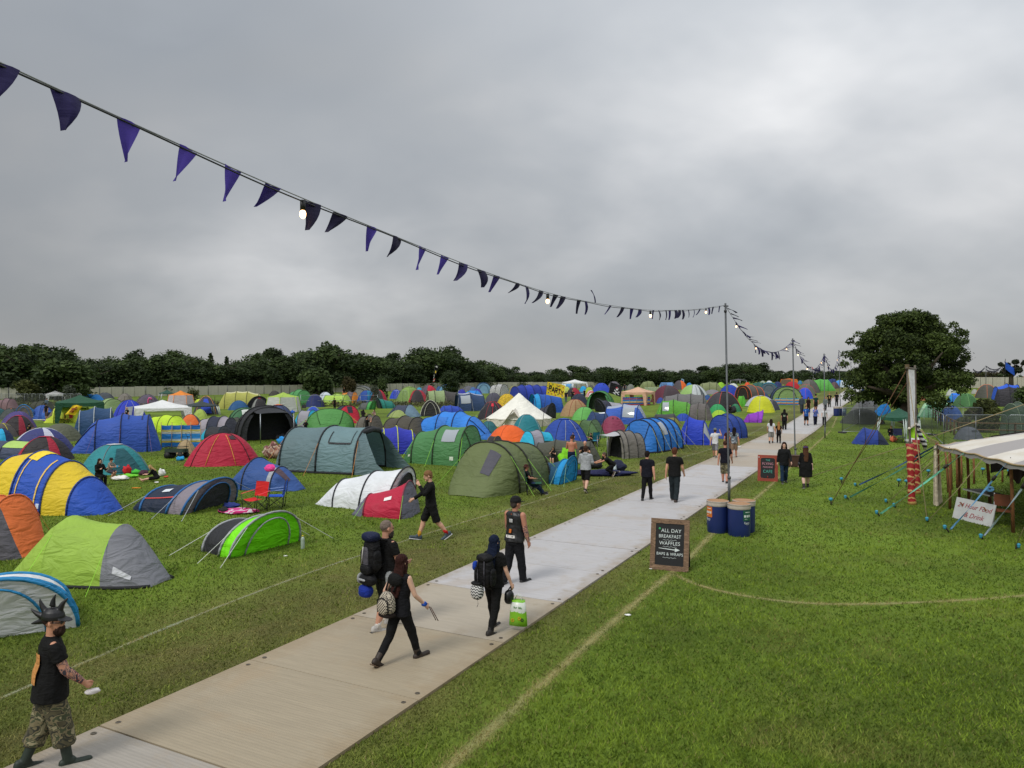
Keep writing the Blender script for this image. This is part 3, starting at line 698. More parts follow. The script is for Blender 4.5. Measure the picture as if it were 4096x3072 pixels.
for i,(x,yt,wd)in enumerate(((1300,330,1.3),(1420,345,1.3),(1520,330,1.4),(1640,340,1.4),(1750,355,1.3),(2230,390,1.2))):
 tree('H',x,yt,168,['round','broad'][i%2],['rust','mid'][i%2],wd*1.2,'low hazy bush in the hedge on the right horizon, right of the big tree','bushes on the right horizon',1500,i%3,'bush','hedge_bush',.04)
# ================================================================= tents
class Shape:
 """parts of one thing in unit coordinates: name -> [verts, faces, material, parent part, smooth, in_fit]"""
 def __init__(s):s.p=[]
 def add(s,name,v,f,mat,parent=None,smooth=True,fit_=True):s.p.append([name,[Vector(q)for q in v],f,mat,parent,smooth,fit_]);return len(s.p)-1
 def pts(s):return[v for p in s.p if p[6]for v in p[1]]
def place(shape,zm,bbox,heading,name,label,cat,group=None,mode='wh',aspect=(.45,2.0),keep=None):
 x0,y0=pxl(zm,bbox[0],bbox[1]);x1,y1=pxl(zm,bbox[2],bbox[3]);yaw=-R(heading)
 if y1-y0<110 and cat=='tent':k_=.18 if y1-y0<64 else .11;y1+=k_*(y1-y0);e_=k_*.4*(x1-x0);x0-=e_;x1+=e_
 loc,s,sz=fit(shape.pts(),(x0,y0,x1,y1),yaw,mode,aspect=aspect)
 o=empty(name,loc,yaw,label,cat,group);objs=[]
 for nm,v,f,m,par,sm,ft in shape.p:
  vv=[(q.x*s,q.y*s,max(q.z,-.2)*sz)for q in v]
  objs.append(mesh(nm,vv,f,m,sm,o if par is None else objs[par]))
 o['_s']=s
 del o['_s']
 return o,s,sz
NS=18
def arch(w,h,e=2.2,n=NS):
 r_=[]
 for k in range(n+1):
  t=math.pi*k/n;c,s_=math.cos(t),math.sin(t)
  r_.append((w*math.copysign(abs(c)**(2/e),c),h*abs(s_)**(2/e)))
 return r_
def strip(rows):
 n=len(rows[0]);vs=[p for r_ in rows for p in r_]
 return vs,[(i*n+k,(i+1)*n+k,(i+1)*n+k+1,i*n+k+1)for i in range(len(rows)-1)for k in range(n-1)]
def lines_part(S,segs,mat,name='guy_line',r=.004,par=None):
 for a,b_ in segs:
  mb=MB();mb.tube([a,b_],r,4);S.add(name,mb.v,mb.f,mat,par,False,False)
def tunnel(hoops,L=2.0,H=.9,e=2.3,cols='2f52a8',sleeve='1a1c22',nose=(.35,.3),front='nose',roof=None,sag=.05,lean=0,doorcol=None,win=None,guy=None,heading=0,sleeve_r=.018,low=.55,skirt=None,logo=None,hood=None,detail=True):
 """hoop tent: hoops=[(s, w, h)...] along +x (front); s in units of L; w half width; h in units of H"""
 S=Shape();cols=[cols]if isinstance(cols,str)else list(cols)
 stations=[]
 hs=[(a*L,w_,h_*H)for a,w_,h_ in hoops]
 lw=hs[0][1]
 if nose[0]>0:
  x0=hs[0][0];n0=nose[0]*L
  nb=[(x0-n0*q,lw*wq,hs[0][2]*hq)for q,wq,hq in((1.0,.52,.015),(.78,.70,.27),(.5,.86,.58),(.2,.965,.875))]
 else:nb=[]
 fw=hs[-1]
 nf=[(fw[0]+nose[1]*L*q,fw[1]*wq,fw[2]*hq)for q,wq,hq in((.2,.965,.875),(.5,.86,.58),(.78,.70,.27),(1.0,.52,.015))]if front in('nose','nosedoor')and nose[1]>0 else[]
 segs=[]
 if nb:segs.append(nb+[hs[0]])
 for a,b_ in zip(hs,hs[1:]):
  sg=[a]
  for q in(.2,.5,.8):
   k=1-sag*4*q*(1-q);sg.append((a[0]+(b_[0]-a[0])*q,(a[1]+(b_[1]-a[1])*q)*(1-sag*.6*4*q*(1-q)),(a[2]+(b_[2]-a[2])*q)*k))
  segs.append(sg+[b_])
 if nf:segs.append([fw]+nf)
 def sect(st,off=0.0):
  ln=lean*sstep(hs[0][0],fw[0]+.001,st[0])if lean else 0
  return[Vector((st[0]+ln*(z/H),y,z+(0 if z<.001 else off)))for y,z in arch(st[1]+off,st[2],e)]
 groups={}
 for i,sg in enumerate(segs):
  c=cols[i]if i<len(cols)else cols[-1]if len(cols)>1 else cols[0]
  v,f=strip([sect(st)for st in sg])
  if roof:
   rc,k0,k1=roof
   fr=[q for q in f if k0<=(q[0]%(NS+1))/NS<k1];f=[q for q in f if not(k0<=(q[0]%(NS+1))/NS<k1)]
   groups.setdefault(rc,[]).append((v,fr))
  groups.setdefault(c,[]).append((v,f))
 main=cols[0]if not nb or len(cols)==1 else cols[1]if len(cols)>1 else cols[0]
 first=None
 for c,lst in groups.items():
  for V,F in lst:S.add('flysheet' if c==main else 'panel',V,F,fabric(c))
 if sleeve and detail:
  for h_ in hs:
   mb=MB();mb.tube([p for p in sect(h_,.006)],sleeve_r,5);S.add('pole_sleeve',mb.v,mb.f,fabric(sleeve,.6,0))
 if front in('door','open','darkdoor','porch'):
  a=sect(fw);c0=Vector((fw[0]+.02,0,0))
  if front in('door','darkdoor'):
   S.add('end_wall',a,[tuple(range(len(a)))],fabric(doorcol or cols[-1]))
   da=[Vector((p.x+.025,p.y*.62,p.z*.86))for p in a]
   mb=MB();mb.tube(da,.013,4);S.add('door_zip',mb.v,mb.f,fabric(sleeve or '22242a',.6,0))
   if front=='darkdoor':S.add('door',[p+Vector((-.008,0,0))for p in da],[tuple(range(len(da)))],fabric('2a2c30',.8,0))  # dark sheet in the door outline, standing in for the shaded opening
  else:
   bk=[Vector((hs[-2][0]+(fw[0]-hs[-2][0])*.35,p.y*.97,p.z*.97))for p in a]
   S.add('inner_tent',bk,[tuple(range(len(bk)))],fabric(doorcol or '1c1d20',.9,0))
   n_=len(a)
   for rng_ in(range(0,6),range(n_-6,n_)):
    fl=[a[k]for k in rng_];mid=[Vector((p.x+.03,p.y*.80,p.z))for p in fl];v,f=strip([fl,mid]);S.add('door_flap',v,f,fabric(cols[-1]))
   if front=='porch':
    tp=[a[k]for k in range(6,n_-6)];ou=[Vector((p.x+.75,p.y*1.05,p.z*.92))for p in tp];zt=max(p.z for p in tp)*.9
    for p in ou:p.z=zt*.98+(p.z-zt)*.2
    v,f=strip([tp,[q.lerp(r2,.5)-Vector((0,0,.02))for q,r2 in zip(tp,ou)],ou]);S.add('awning',v,f,fabric(hood or cols[-1]))
    for p in(ou[0],ou[-1]):
     mb=MB();mb.tube([(p.x,p.y,0),p],.012,5);S.add('awning_pole',mb.v,mb.f,STEEL)
 if front=='nosedoor':
  c=fabric(doorcol or cols[-1]);sec=[sect(st,.012)for st in[fw]+nf[:3]]
  v,f=strip([[r_[k]for k in range(6,NS-5)]for r_ in sec]);S.add('door',v,f,c)
  for k in(6,NS-6):
   mb=MB();mb.tube([r_[k]+Vector((.01,0,0))for r_ in sec],.012,4);S.add('door_zip',mb.v,mb.f,fabric(sleeve or '20222a',.6,0))
 if nose[0]<=0:a=sect(hs[0]);S.add('end_wall',a,[tuple(range(len(a)))[::-1]],fabric(cols[0]))
 cs=1 if math.cos(R(heading))>0 else 0
 for q in(win or[]):
  sg,q0,q1,a0,a1,colr=q[:6];nm=q[6]if len(q)>6 else 'window'
  A,B=segs[sg][0],segs[sg][-1];rows=[]
  for j in range(7):
   t_=q0+(q1-q0)*j/6;fl=t_*(len(segs[sg])-1);i0=min(int(fl),len(segs[sg])-2);fr=fl-i0
   sA,sB=sect(segs[sg][i0],.012),sect(segs[sg][i0+1],.012);row=[]
   for k in range(7):
    u=a0+(a1-a0)*k/6;u=(1-u if cs else u)*NS;i=min(int(u),NS-1);g=u-i
    row.append(sA[i].lerp(sA[i+1],g).lerp(sB[i].lerp(sB[i+1],g),fr))
   rows.append(row)
  v,f=strip(rows);S.add(nm,v,f,GLASSY if colr=='clear' else fabric(colr,.6,0))
 if skirt:
  for sd in(0,-1):
   mb=MB();mb.tube([sect(st)[sd]+Vector((0,.004 if sd==0 else-.004,.02))for sg in segs for st in sg],.028,4)
   S.add('mud_skirt',mb.v,mb.f,fabric(skirt,.8,0))
 if guy:
  gs=[]
  for i,h_ in enumerate(hs):
   for k,sd in((5,1),(NS-5,-1)):
    p=sect(h_)[k];gs.append((p,Vector((p.x+(i-(len(hs)-1)/2)*.18,sd*(h_[1]+.38),.0))))
  if len(guy)>6 and guy[0]=='+':gs=[g for g in gs if(g[1].y<0)==bool(cs)];guy=guy[1:]
  lines_part(S,gs,plain(guy,.7,0,.05,3),r=.0042)
 return S
GLASSY,t,b=newmat('clear_window');b.inputs['Base Color'].default_value=(.30,.33,.36,1);b.inputs['Roughness'].default_value=.12;b.inputs['Specular IOR Level'].default_value=.6
def dome(N_=4,L=1.0,W=1.0,H=.72,cols='2f52a8',sleeve='1a1c22',cap=None,edge=None,door=None,porch=None,p=3.2,patch=None,guy=None,bulge=.86,skirt=None,zips=None,detail=True,heading=90,vents=None):
 """crossed pole dome; sector 0 is the front (+x)"""
 S=Shape();cols=[cols]if isinstance(cols,str)else list(cols);n=N_*8;m=9
 def base(ph):
  if N_==4:
   c,s_=math.cos(ph),math.sin(ph);r_=(abs(c)**p+abs(s_)**p)**(-1/p)
  else:
   q=(ph+math.pi/N_)%(2*math.pi/N_)-math.pi/N_;r_=.93/math.cos(q)**.75 if True else 1
  return r_
 def pt(ph,v,off=0.0):
  r_=base(ph)*(1-v)**.92
  q=math.cos(N_*ph);ridge=-q*.035*math.sin(v*math.pi)*(1 if N_==4 else-1)if N_==4 else-(math.cos(N_*(ph-math.pi/N_)))*-.03*math.sin(v*math.pi)
  z=1-(1-v)**2.25
  r_*=1+ridge+off
  return Vector((r_*L*math.cos(ph),r_*W*math.sin(ph),H*z*(1+off)+(0)))
 ph0=-math.pi/N_
 groups={};vmax=.86 if cap else 1.0
 vs=[vmax*i/m for i in range(m)]+[vmax if cap else .985]
 for sct in range(N_):
  c=cols[sct%len(cols)];rows=[[pt(ph0+2*math.pi*(sct+k/8)/N_,v)for k in range(9)]for v in vs]
  v,f=strip(rows);f=[q[::-1]for q in f]
  if edge and edge[1]>0:
   ec,ew=edge;fe=[q for q in f if(q[0]%9)<ew or(q[0]%9)>=8-ew];f=[q for q in f if not((q[0]%9)<ew or(q[0]%9)>=8-ew)];groups.setdefault(ec,[]).append((v,fe))
  groups.setdefault(c,[]).append((v,f))
 for c,lst in groups.items():
  if c==(edge[0]if edge else None):
   V,F=[],[]
   for v,f in lst:F+=[tuple(i+len(V)for i in q)for q in f];V+=v
   lst=[(V,F)]
  for V,F in lst:S.add('flysheet' if c==cols[0]else 'panel',V,F,fabric(c))
 if cap:
  ring=[pt(2*math.pi*k/n,.80,.03)for k in range(n)];r2=[pt(2*math.pi*k/n,.92,.02)for k in range(n)];top=Vector((0,0,H*1.035))
  V=ring+r2+[top];F=[(k,(k+1)%n,n+(k+1)%n,n+k)for k in range(n)]+[(n+k,n+(k+1)%n,2*n)for k in range(n)]
  S.add('roof_cap',V,F,fabric(cap))
 if sleeve and detail:
  for sct in range(N_):
   ph=ph0+2*math.pi*sct/N_;mb=MB();mb.tube([pt(ph,.97*i/9,.006)for i in range(10)],.013,5);S.add('pole_sleeve',mb.v,mb.f,fabric(sleeve,.6,0))
 def patch_on(ph_c,dph,v0,v1,colr,nm,tri=0.0,off=.014):
  rows=[]
  for i in range(7):
   v=v0+(v1-v0)*i/6;w_=dph*(1-tri*i/6);rows.append([pt(ph_c+w_*(k/6-.5),v,off)for k in range(7)])
  v,f=strip(rows);return S.add(nm,v,[q[::-1]for q in f],GLASSY if colr=='clear' else fabric(colr,.6,0))
 if door:patch_on(door[1]if len(door)>1 else 0,.95,.03,.58,door[0],'door',.45)
 for q in(patch or[]):patch_on(*q[:5],q[5]if len(q)>5 else 'window',q[6]if len(q)>6 else 0.0)
 if zips:
  for ph in(-.38,.38):
   mb=MB();mb.tube([pt(ph*(1-.4*v),v,.016)for v in[.02+.7*i/6 for i in range(7)]],.011,4);S.add('door_zip',mb.v,mb.f,fabric(zips,.6,0))
 if porch:
  pl,ph_,pc=porch[:3];rows=[]
  for i in range(6):
   q=i/5;w_=.80*W*(1-.45*q);hh=(.74-(.74-ph_)*q)*H;xx=L*.42+(L*.55+pl)*q
   rows.append([Vector((xx+(1-math.sin(math.pi*k/10))*(-.10 if q<.9 else .08),y,z))for k,(y,z)in enumerate(arch(w_,hh,2.1,10))])
  v,f=strip(rows);S.add('porch',v,f,fabric(pc));a=rows[-1]
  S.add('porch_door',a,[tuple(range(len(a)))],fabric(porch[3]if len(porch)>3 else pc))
  if sleeve:mb=MB();mb.tube(a,.013,5);S.add('pole_sleeve',mb.v,mb.f,fabric(sleeve,.6,0))
 if skirt:
  mb=MB();mb.tube([pt(2*math.pi*k/n,0,.004)+Vector((0,0,.02))for k in range(n+1)],.026,4);S.add('mud_skirt',mb.v,mb.f,fabric(skirt,.8,0))
 if guy:
  gs=[]
  for sct in range(N_):
   ph=ph0+2*math.pi*(sct+(.5 if N_==4 else 0))/N_;a=pt(ph,.5);d=Vector((math.cos(ph)*L,math.sin(ph)*W,0));gs.append((a,Vector((d.x*1.38,d.y*1.38,0))))
  lines_part(S,gs,plain(guy,.7,0,.05,3),r=.004)
 return S
def popup(cols=('1f2c46','7d7680'),sleeve='2a5a86',door=None,L=1.15,guy=None,win=None):
 """low pop-up tent with a hooded mouth that leans forward: rear cols[0], mouth band cols[1]"""
 return tunnel([(-.30,.50,.66),(.12,.58,.86),(.34,.60,1.0)],L,.62,2.1,[cols[0],cols[0],cols[1]],sleeve,(.28,0),'darkdoor' if door else 'door',lean=.16,doorcol=cols[2]if len(cols)>2 else cols[1],guy=guy,sag=.05,win=win)
def gazebo(roof,leg='c4c6c8',H=1.0,side=None,legw=.05,walls=None,valance=.13,rise=.42,N_=4,frame=True,legs=True,cloth_leg=None,door=None):
 """party gazebo: peaked cloth roof with valance on legs; walls = colour for sewn walls"""
 S=Shape();c=[Vector((math.cos(math.pi/N_+2*math.pi*k/N_)*.707,math.sin(math.pi/N_+2*math.pi*k/N_)*.707,H*.78))for k in range(N_)]
 top=Vector((0,0,H*.78+rise*.78));rows=[]
 for q in(0,.25,.5,.75,1):
  r_=[]
  for k in range(N_):
   a,b_=c[k],c[(k+1)%N_]
   for j in range(6):
    p=a.lerp(b_,j/6);dip=math.sin(math.pi*j/6)*.035*(1-q);pp=p.lerp(top,q);pp.z-=dip+math.sin(math.pi*q)*.035;r_.append(pp*1.0)
  r_.append(r_[0].copy());rows.append(r_)
 v,f=strip(rows);S.add('roof',v,[q[::-1]for q in f],fabric(roof,.6,.2))
 lo=[Vector((p.x*1.005,p.y*1.005,p.z-valance*H*(1+.12*math.sin(i*1.7))))for i,p in enumerate(rows[0])];v,f=strip([lo,rows[0]]);S.add('valance',v,f,fabric(roof,.6,.2))
 if walls:
  for k in range(N_):
   a,b_=c[k],c[(k+1)%N_];col_=walls[k%len(walls)]
   if col_ is None:continue
   A2,B2=Vector((a.x*1.22,a.y*1.22,0)),Vector((b_.x*1.22,b_.y*1.22,0))
   if col_=='doorway':
    am,bm=a.lerp(b_,.22),a.lerp(b_,.78);Am,Bm=A2.lerp(B2,.22),A2.lerp(B2,.78)
    for q in((a,am,Am,A2),(bm,b_,B2,Bm)):S.add('wall',list(q),[(3,2,1,0)],fabric(walls[0]),None,False)
    arc=[Am.lerp(am,.0)];pr=MB();pr.tube([Am,am.lerp(Am,.35),a.lerp(b_,.36)-Vector((0,0,.08)),a.lerp(b_,.5)-Vector((0,0,.03)),a.lerp(b_,.64)-Vector((0,0,.08)),bm.lerp(Bm,.35),Bm],.022,5);S.add('door_trim',pr.v,pr.f,fabric(roof,.6,0))
    inn=[(p*.93)for p in(Am,am,bm,Bm)];S.add('inner_door',inn,[(3,2,1,0)],fabric('45474a',.9,0),None,False)
    continue
   v,f=strip([[A2.lerp(B2,j/6)for j in range(7)],[a.lerp(b_,j/6)-Vector((0,0,.02))for j in range(7)]]);S.add('wall',v,[q[::-1]for q in f],fabric(col_))
  for k in range(N_):
   a=c[k];mb=MB();mb.tube([(a.x*1.225,a.y*1.225,0),a*1.01],.016,5);S.add('pole_sleeve',mb.v,mb.f,fabric(roof,.6,0))
 elif legs:
  for k in range(N_):
   a=c[k];mb=MB()
   if cloth_leg:
    for q in((k+1)%N_,(k-1)%N_):
     d=(c[q]-a).normalized();top_=a+Vector((0,0,-.04));v=[top_,top_+d*.16,Vector((a.x,a.y,0))*1.02+d*.075,Vector((a.x,a.y,0))*1.02]
     mb.add(v+[p+Vector((.006,.006,0))for p in v],[(0,1,2,3),(4,7,6,5),(0,4,5,1),(1,5,6,2),(2,6,7,3),(3,7,4,0)])
    S.add('leg',mb.v,mb.f,fabric(cloth_leg,.6,.15),None,False)
   else:
    for dx,dy in((legw,0),(0,legw),(0,0)):
     sx,sy=-math.copysign(dx,a.x),-math.copysign(dy,a.y)
     mb.tube([(a.x*.97+sx,a.y*.97+sy,a.z-.02),(a.x*1.10+sx*.5,a.y*1.10+sy*.5,0)],.016,5)
    S.add('leg',mb.v,mb.f,plain(leg,.4,.1,.05,4))
 return S
def bell():
 S=Shape();n=28;r0,w_,h_=1.0,.20,1.0
 def ring(r_,z,sc=0.0):return[Vector((r_*(1-sc*.5*(1-math.cos(14*2*math.pi*k/n)))*math.cos(2*math.pi*k/n),r_*(1-sc*.5*(1-math.cos(14*2*math.pi*k/n)))*math.sin(2*math.pi*k/n),z))for k in range(n+1)]
 rows=[ring(r0,.22,.03),ring(.72,.41,.03),ring(.45,.61,.02),ring(.2,.83),ring(.02,h_)]
 v,f=strip(rows);S.add('roof',v,[q[::-1]for q in f],fabric('d3ccc2',.8,.1))
 v,f=strip([ring(.95,0),ring(.97,.24)]);S.add('wall',v,[q[::-1]for q in f],fabric('c5bdb2',.8,.1))
 a=[Vector((.62,0,.56)),Vector((1.02,-.36,.0)),Vector((1.02,.36,.0)),Vector((1.08,0,.50))]
 S.add('door',[a[0],a[1],a[3],a[2]],[(0,1,2),(0,2,3)],fabric('cbc4ba',.8,.1),None,False)
 mb=MB();mb.tube([(1.03,-.37,0),(1.09,0,.52),(1.03,.37,0)],.02,5);S.add('porch_pole',mb.v,mb.f,fabric('a8a095',.8,0))
 gs=[(ring(r0,.22)[k],Vector((1.45*math.cos(2*math.pi*k/n),1.45*math.sin(2*math.pi*k/n),0)))for k in range(0,n,2)];lines_part(S,gs,plain('b9b2a0',.8),r=.004)
 return S
def chevron(name='zigzag_cloth',q=1.0):
 m,t,b=newmat(name);c=N(t,'ShaderNodeTexCoord');s=N(t,'ShaderNodeSeparateXYZ');LK(t,c,'Object',s,0)
 zig=M(t,'PINGPONG',s.outputs[0],None,vb=.12/q);yz=M(t,'ADD',s.outputs[2],M(t,'MULTIPLY',s.outputs[1],None,vb=.6))
 fr=M(t,'FRACT',M(t,'MULTIPLY',M(t,'ADD',yz,zig),None,vb=5.0*q));g_=M(t,'GREATER_THAN',fr,None,vb=.5)
 t.links.new(mixc(t,g_,(.03,.03,.035),(.62,.62,.60)),b.inputs['Base Color']);b.inputs['Roughness'].default_value=.8;return m
ZIG=chevron();ZIGS=chevron(q=4.2)
def stripes(cols,scale,axis='X',name='striped_cloth'):
 k=('str',tuple(cols),scale,axis)
 if k in MATS:return MATS[k]
 m,t,b=newmat(name);c=N(t,'ShaderNodeTexCoord');s=N(t,'ShaderNodeSeparateXYZ');LK(t,c,'Object',s,0)
 fr=M(t,'FRACT',M(t,'MULTIPLY',s.outputs['XYZ'.index(axis)],None,vb=scale));r_=N(t,'ShaderNodeValToRGB');r_.color_ramp.interpolation='CONSTANT';t.links.new(fr,r_.inputs[0]);el=r_.color_ramp.elements
 for i,h in enumerate(cols):
  q=el[i]if i<2 else el.new(.5);q.position=i/len(cols);q.color=(*lin(h),1)
 LK(t,r_,0,b,'Base Color');b.inputs['Roughness'].default_value=.8;MATS[k]=m;return m
TENTS='festival tents pitched across the field'
def T(zm,x0,y0,x1,y1,kind,heading,label,group=TENTS,name=None,recolor=None,aspect=(.45,2.0),**kw):
 if kind=='tunnel':S=tunnel(heading=heading,**kw);nm='tunnel_tent'
 elif kind=='dome':S=dome(heading=heading,**kw);nm='dome_tent'
 elif kind=='popup':S=popup(**kw);nm='popup_tent'
 elif kind=='gazebo':S=gazebo(**kw);nm='gazebo';group=group if group!=TENTS else 'gazebos pitched among the tents'
 elif kind=='bell':S=bell();nm='bell_tent'
 if recolor:
  for p in S.p:
   if p[0]in recolor:p[3]=recolor[p[0]]
 return place(S,zm,(x0,y0,x1,y1),heading,name or nm,label,'gazebo' if kind=='gazebo' else 'tent',group,aspect=aspect)
H3=[(-.32,.62,.86),(0,.66,1.0),(.30,.64,.95)]
H4=[(-.36,.60,.84),(-.12,.66,1.0),(.12,.66,1.0),(.35,.63,.95)]
H2=[(-.2,.6,.95),(.22,.62,1.0)]
# ---- tents, nearest first ---------------------------------------------------
WB=dict(sleeve='22242a')
T('N',-215,1234,174,1408,'popup',62,'white pop-up tent with blue piping cut by the left edge, behind the horned hat',cols=('cfd1d2','d2d4d6','d0d2d4'),sleeve='1f6f9c',door=None,L=1.3)
T('L',15,748,1450,1372,'tunnel',12,'apple green tent with a grey flared porch, front left',hoops=[(-.14,.62,1.0),(.27,.50,.90)],L=2.3,H=.95,e=2.0,cols=['86a43e','86a43e','6f7076'],sleeve=None,nose=(.42,.30),sag=.05,skirt='1c1d1f',guy='9be03a',win=[(2,.30,.62,.10,.15,'a8a9ad','logo')])
T('L',-260,570,385,1125,'tunnel',28,'orange tent with dark grey front cut by the left edge, beside the apple green tent',hoops=[(-.22,.60,.95),(.14,.66,1.0)],L=2.0,cols=['4a484e'],roof=('c2622e',.0,.66),sleeve='b35a30',nose=(.3,.34),guy='d2773c')
T('P',-190,1078,1070,1650,'tunnel',16,'large yellow and blue striped family tent at left',hoops=[(-.30,.62,.90),(-.06,.70,1.0),(.18,.62,.84),(.35,.48,.58)],L=2.6,H=1.0,e=2.0,cols=['c9ae28','c9ae28','2148a0','c9ae28','2148a0'],sleeve='1d3470',nose=(.20,.21),sag=.0,win=[(2,.0,.35,.36,.64,'cfb42c','roof_cap'),(2,.16,.20,.03,.40,'c0a04a','door_zip'),(2,.72,.76,.03,.44,'c0a04a','door_zip'),(2,.84,.96,.04,.07,'b4bccb','logo')])
T('K',85,212,1252,642,'popup',14,'navy and mauve grey pop-up tent with a blue edged hood',cols=('1b2537','766f77','766f77'),sleeve='23568a',door=True,guy='9fa4aa',win=[(1,.40,.60,.30,.36,'b9bfc4','logo'),(1,.02,.98,.19,.205,'a83a34','red_zip')])
T('K',835,582,1950,1128,'popup',30,'neon green pop-up tent under a black sheet, nearest the track',cols=('232427','6fd414','6fd414'),sleeve='85878a',door=None,guy='c9cbc4',L=1.0)
T('s',898,1827,1226,1966,'tunnel',24,'mid blue tent with sloping porch, left of the white pop-up pair',hoops=[(-.10,.64,1.0),(.26,.44,.74)],L=2.2,H=.95,e=2.0,cols=['2b4a82','2b4a82','2b4a82'],sleeve='23252b',nose=(.40,.30),win=[(2,.05,.6,.30,.42,'42333a','vent'),(1,.8,.98,.12,.40,'clear')])
T('Q',510,1216,1388,1622,'tunnel',20,'white pop-up tent with arched hood behind the red pop-up tent',hoops=[(-.26,.46,.62),(.05,.56,.86),(.34,.62,1.0)],L=2.2,H=.8,e=2.1,cols=['c6c9cd','c8cbcf','c8cbcf','c4c7cb'],sleeve='26272b',nose=(.26,0),front='darkdoor',lean=.18)
T('V',820,258,1420,602,'tunnel',10,'red pop-up tent with grey ends in front of the white one',hoops=[(-.24,.46,.58),(.32,.62,1.0)],L=1.7,H=.8,e=2.0,cols=['5d5d6a','a31d38','5d5d6a'],sleeve='6a2a3a',nose=(.22,.10),sag=.10,guy='8fd64a',win=[(1,.50,.66,.22,.27,'cfc9c8','logo')])
T('N',968,950,1190,1076,'tunnel',118,'large olive green tunnel tent beside the seated man in a brown hat',hoops=[(-.36,.60,.86),(0,.66,.98),(.22,.66,1.0)],L=2.4,H=1.0,cols=['56584e','515b38','56603a','59633c'],sleeve='1e2019',nose=(.1,.32),guy='86c23e',win=[(3,.25,.62,.32,.44,'3e3d46','vent')])
T('Q',1262,862,1992,1222,'tunnel',22,'big mid green tunnel tent with clear side window and lime guy lines',hoops=[(-.34,.56,.80),(-.06,.66,.98),(.26,.68,1.0)],L=2.3,H=1.0,cols=['3f6c40','427244','427244','3f6c40'],sleeve='23301f',nose=(.18,.12),front='nosedoor',guy='8fd640',win=[(2,.30,.72,.20,.38,'clear'),(2,.62,.74,.035,.06,'b4c0ae','logo'),(0,.70,.88,.06,.085,'b4c0ae','logo')])
slate=T('Q',148,862,1130,1300,'tunnel',17,'huge slate grey tunnel tent with open porch, two people sitting inside',hoops=[(-.36,.60,.95),(-.08,.62,1.0),(.20,.62,.99)],L=2.7,H=.95,cols=['566a6e','566a6e','5f787c'],sleeve='1b1d20',nose=(.10,.34),front='none',guy='b57a3c',skirt='1d1f22',sag=.03,win=[(2,.28,.30,.22,.36,'1d1f22','window_trim'),(2,.30,.80,.21,.225,'1d1f22','window_trim'),(2,.80,.82,.22,.38,'1d1f22','window_trim')])
T('Q',1000,866,1436,1096,'tunnel',165,'violet blue tent with yellow pole sleeves and clear front window',hoops=[(-.30,.56,.84),(.0,.64,1.0),(.26,.6,.92)],L=1.9,cols=['28309a','28309a','28309a','262c88'],sleeve='aab23a',nose=(.24,.26),front='nosedoor',doorcol='232a80',win=[(3,.1,.7,.12,.3,'clear')])
T('D',585,612,1872,1072,'tunnel',22,'long bright blue tunnel tent with low sloping nose, behind the big green one',hoops=[(-.36,.60,.72),(-.12,.68,.98),(.10,.68,1.0),(.28,.56,.80)],L=2.6,H=.95,cols=['2a6cba','2a70c0','2d74c4','2d74c4','2b6cba'],sleeve='14244a',nose=(.12,.26),front='nosedoor',win=[(2,.1,.6,.12,.3,'2660a8')])
T('P',594,756,1402,1112,'tunnel',160,'big royal blue tunnel tent with purple guy lines, behind the teal tent',hoops=[(-.32,.60,.96),(-.02,.68,1.0),(.26,.62,.84)],L=2.5,H=1.0,cols=['2a4a98','2a4a98','2a4a98','2a4a98'],sleeve='101a38',nose=(.14,.30),front='nosedoor',doorcol='294792',guy='7a5a7a',win=[(1,.25,.29,.34,.46,'16264e','window_trim'),(1,.68,.72,.34,.46,'16264e','window_trim')])
T('P',1585,928,2262,1228,'dome',75,'big crimson dome tent with low left porch and dark roof vent',cols='9c1a33',sleeve='240f14',L=.8,W=1.25,H=.9,patch=[(.55,.28,.52,.68,'2a2428','vent')],zips='c98a3a',p=2.6)
T('P',680,1022,1295,1302,'dome',40,'teal dome tent with pale grey cap, people sitting at its door',cols=['25767c','2a8088','25767c','25767c'],sleeve='5d6668',cap='a7a8ac',L=1.05,W=1.05,H=.8,door=('14474e',0),p=2.8)
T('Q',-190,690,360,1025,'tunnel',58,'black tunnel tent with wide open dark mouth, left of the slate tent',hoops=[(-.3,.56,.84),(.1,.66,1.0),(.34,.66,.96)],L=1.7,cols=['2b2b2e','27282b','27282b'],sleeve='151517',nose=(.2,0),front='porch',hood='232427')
T('P',620,700,1022,962,'tunnel',155,'dark navy tunnel tent with pale pole sleeves behind the royal blue tent',hoops=[(-.3,.6,.95),(.04,.66,1.0),(.34,.60,.86)],L=1.9,cols='213f62',sleeve='9fa5a8',nose=(.14,.16))
T('A',-420,1030,1062,1345,'tunnel',8,'navy tunnel tent with lime green roof panel, behind the yellow tent',hoops=[(-.3,.6,1.0),(.0,.6,1.0),(.36,.58,.97)],L=2.6,H=.8,cols=['363f55','363f55','363f55','363f55'],sleeve='1f2430',nose=(.14,.2),roof=None,win=[(2,.0,1.0,.22,.48,'90ac56','roof_panel')])
T('A',285,962,1255,1372,'dome',75,'black dome tent with red roof rim, behind the lime roofed navy tent',cols='262325',edge=('8f1a30',1),cap='96203a',sleeve='851c2e',p=2.4,L=.9,W=1.2)
T('A',172,822,1255,1222,'dome',78,'navy dome tent with white edges, left of the royal blue tunnel tent',cols='2f3366',edge=('a9abb8',1),sleeve='b4b6c0',p=2.4,L=.9,W=1.2)
T('A',-190,830,245,1092,'dome',80,'cyan and navy tent at the left edge below the yellow trimmed one',cols=['1d93bd','1b2a4e','1d93bd','1b2a4e'],sleeve='101418',p=2.5)
T('A',-240,742,292,965,'dome',75,'brown grey dome tent with yellow piping at the left edge',cols='4a4543',sleeve='b8b02a',p=2.4)
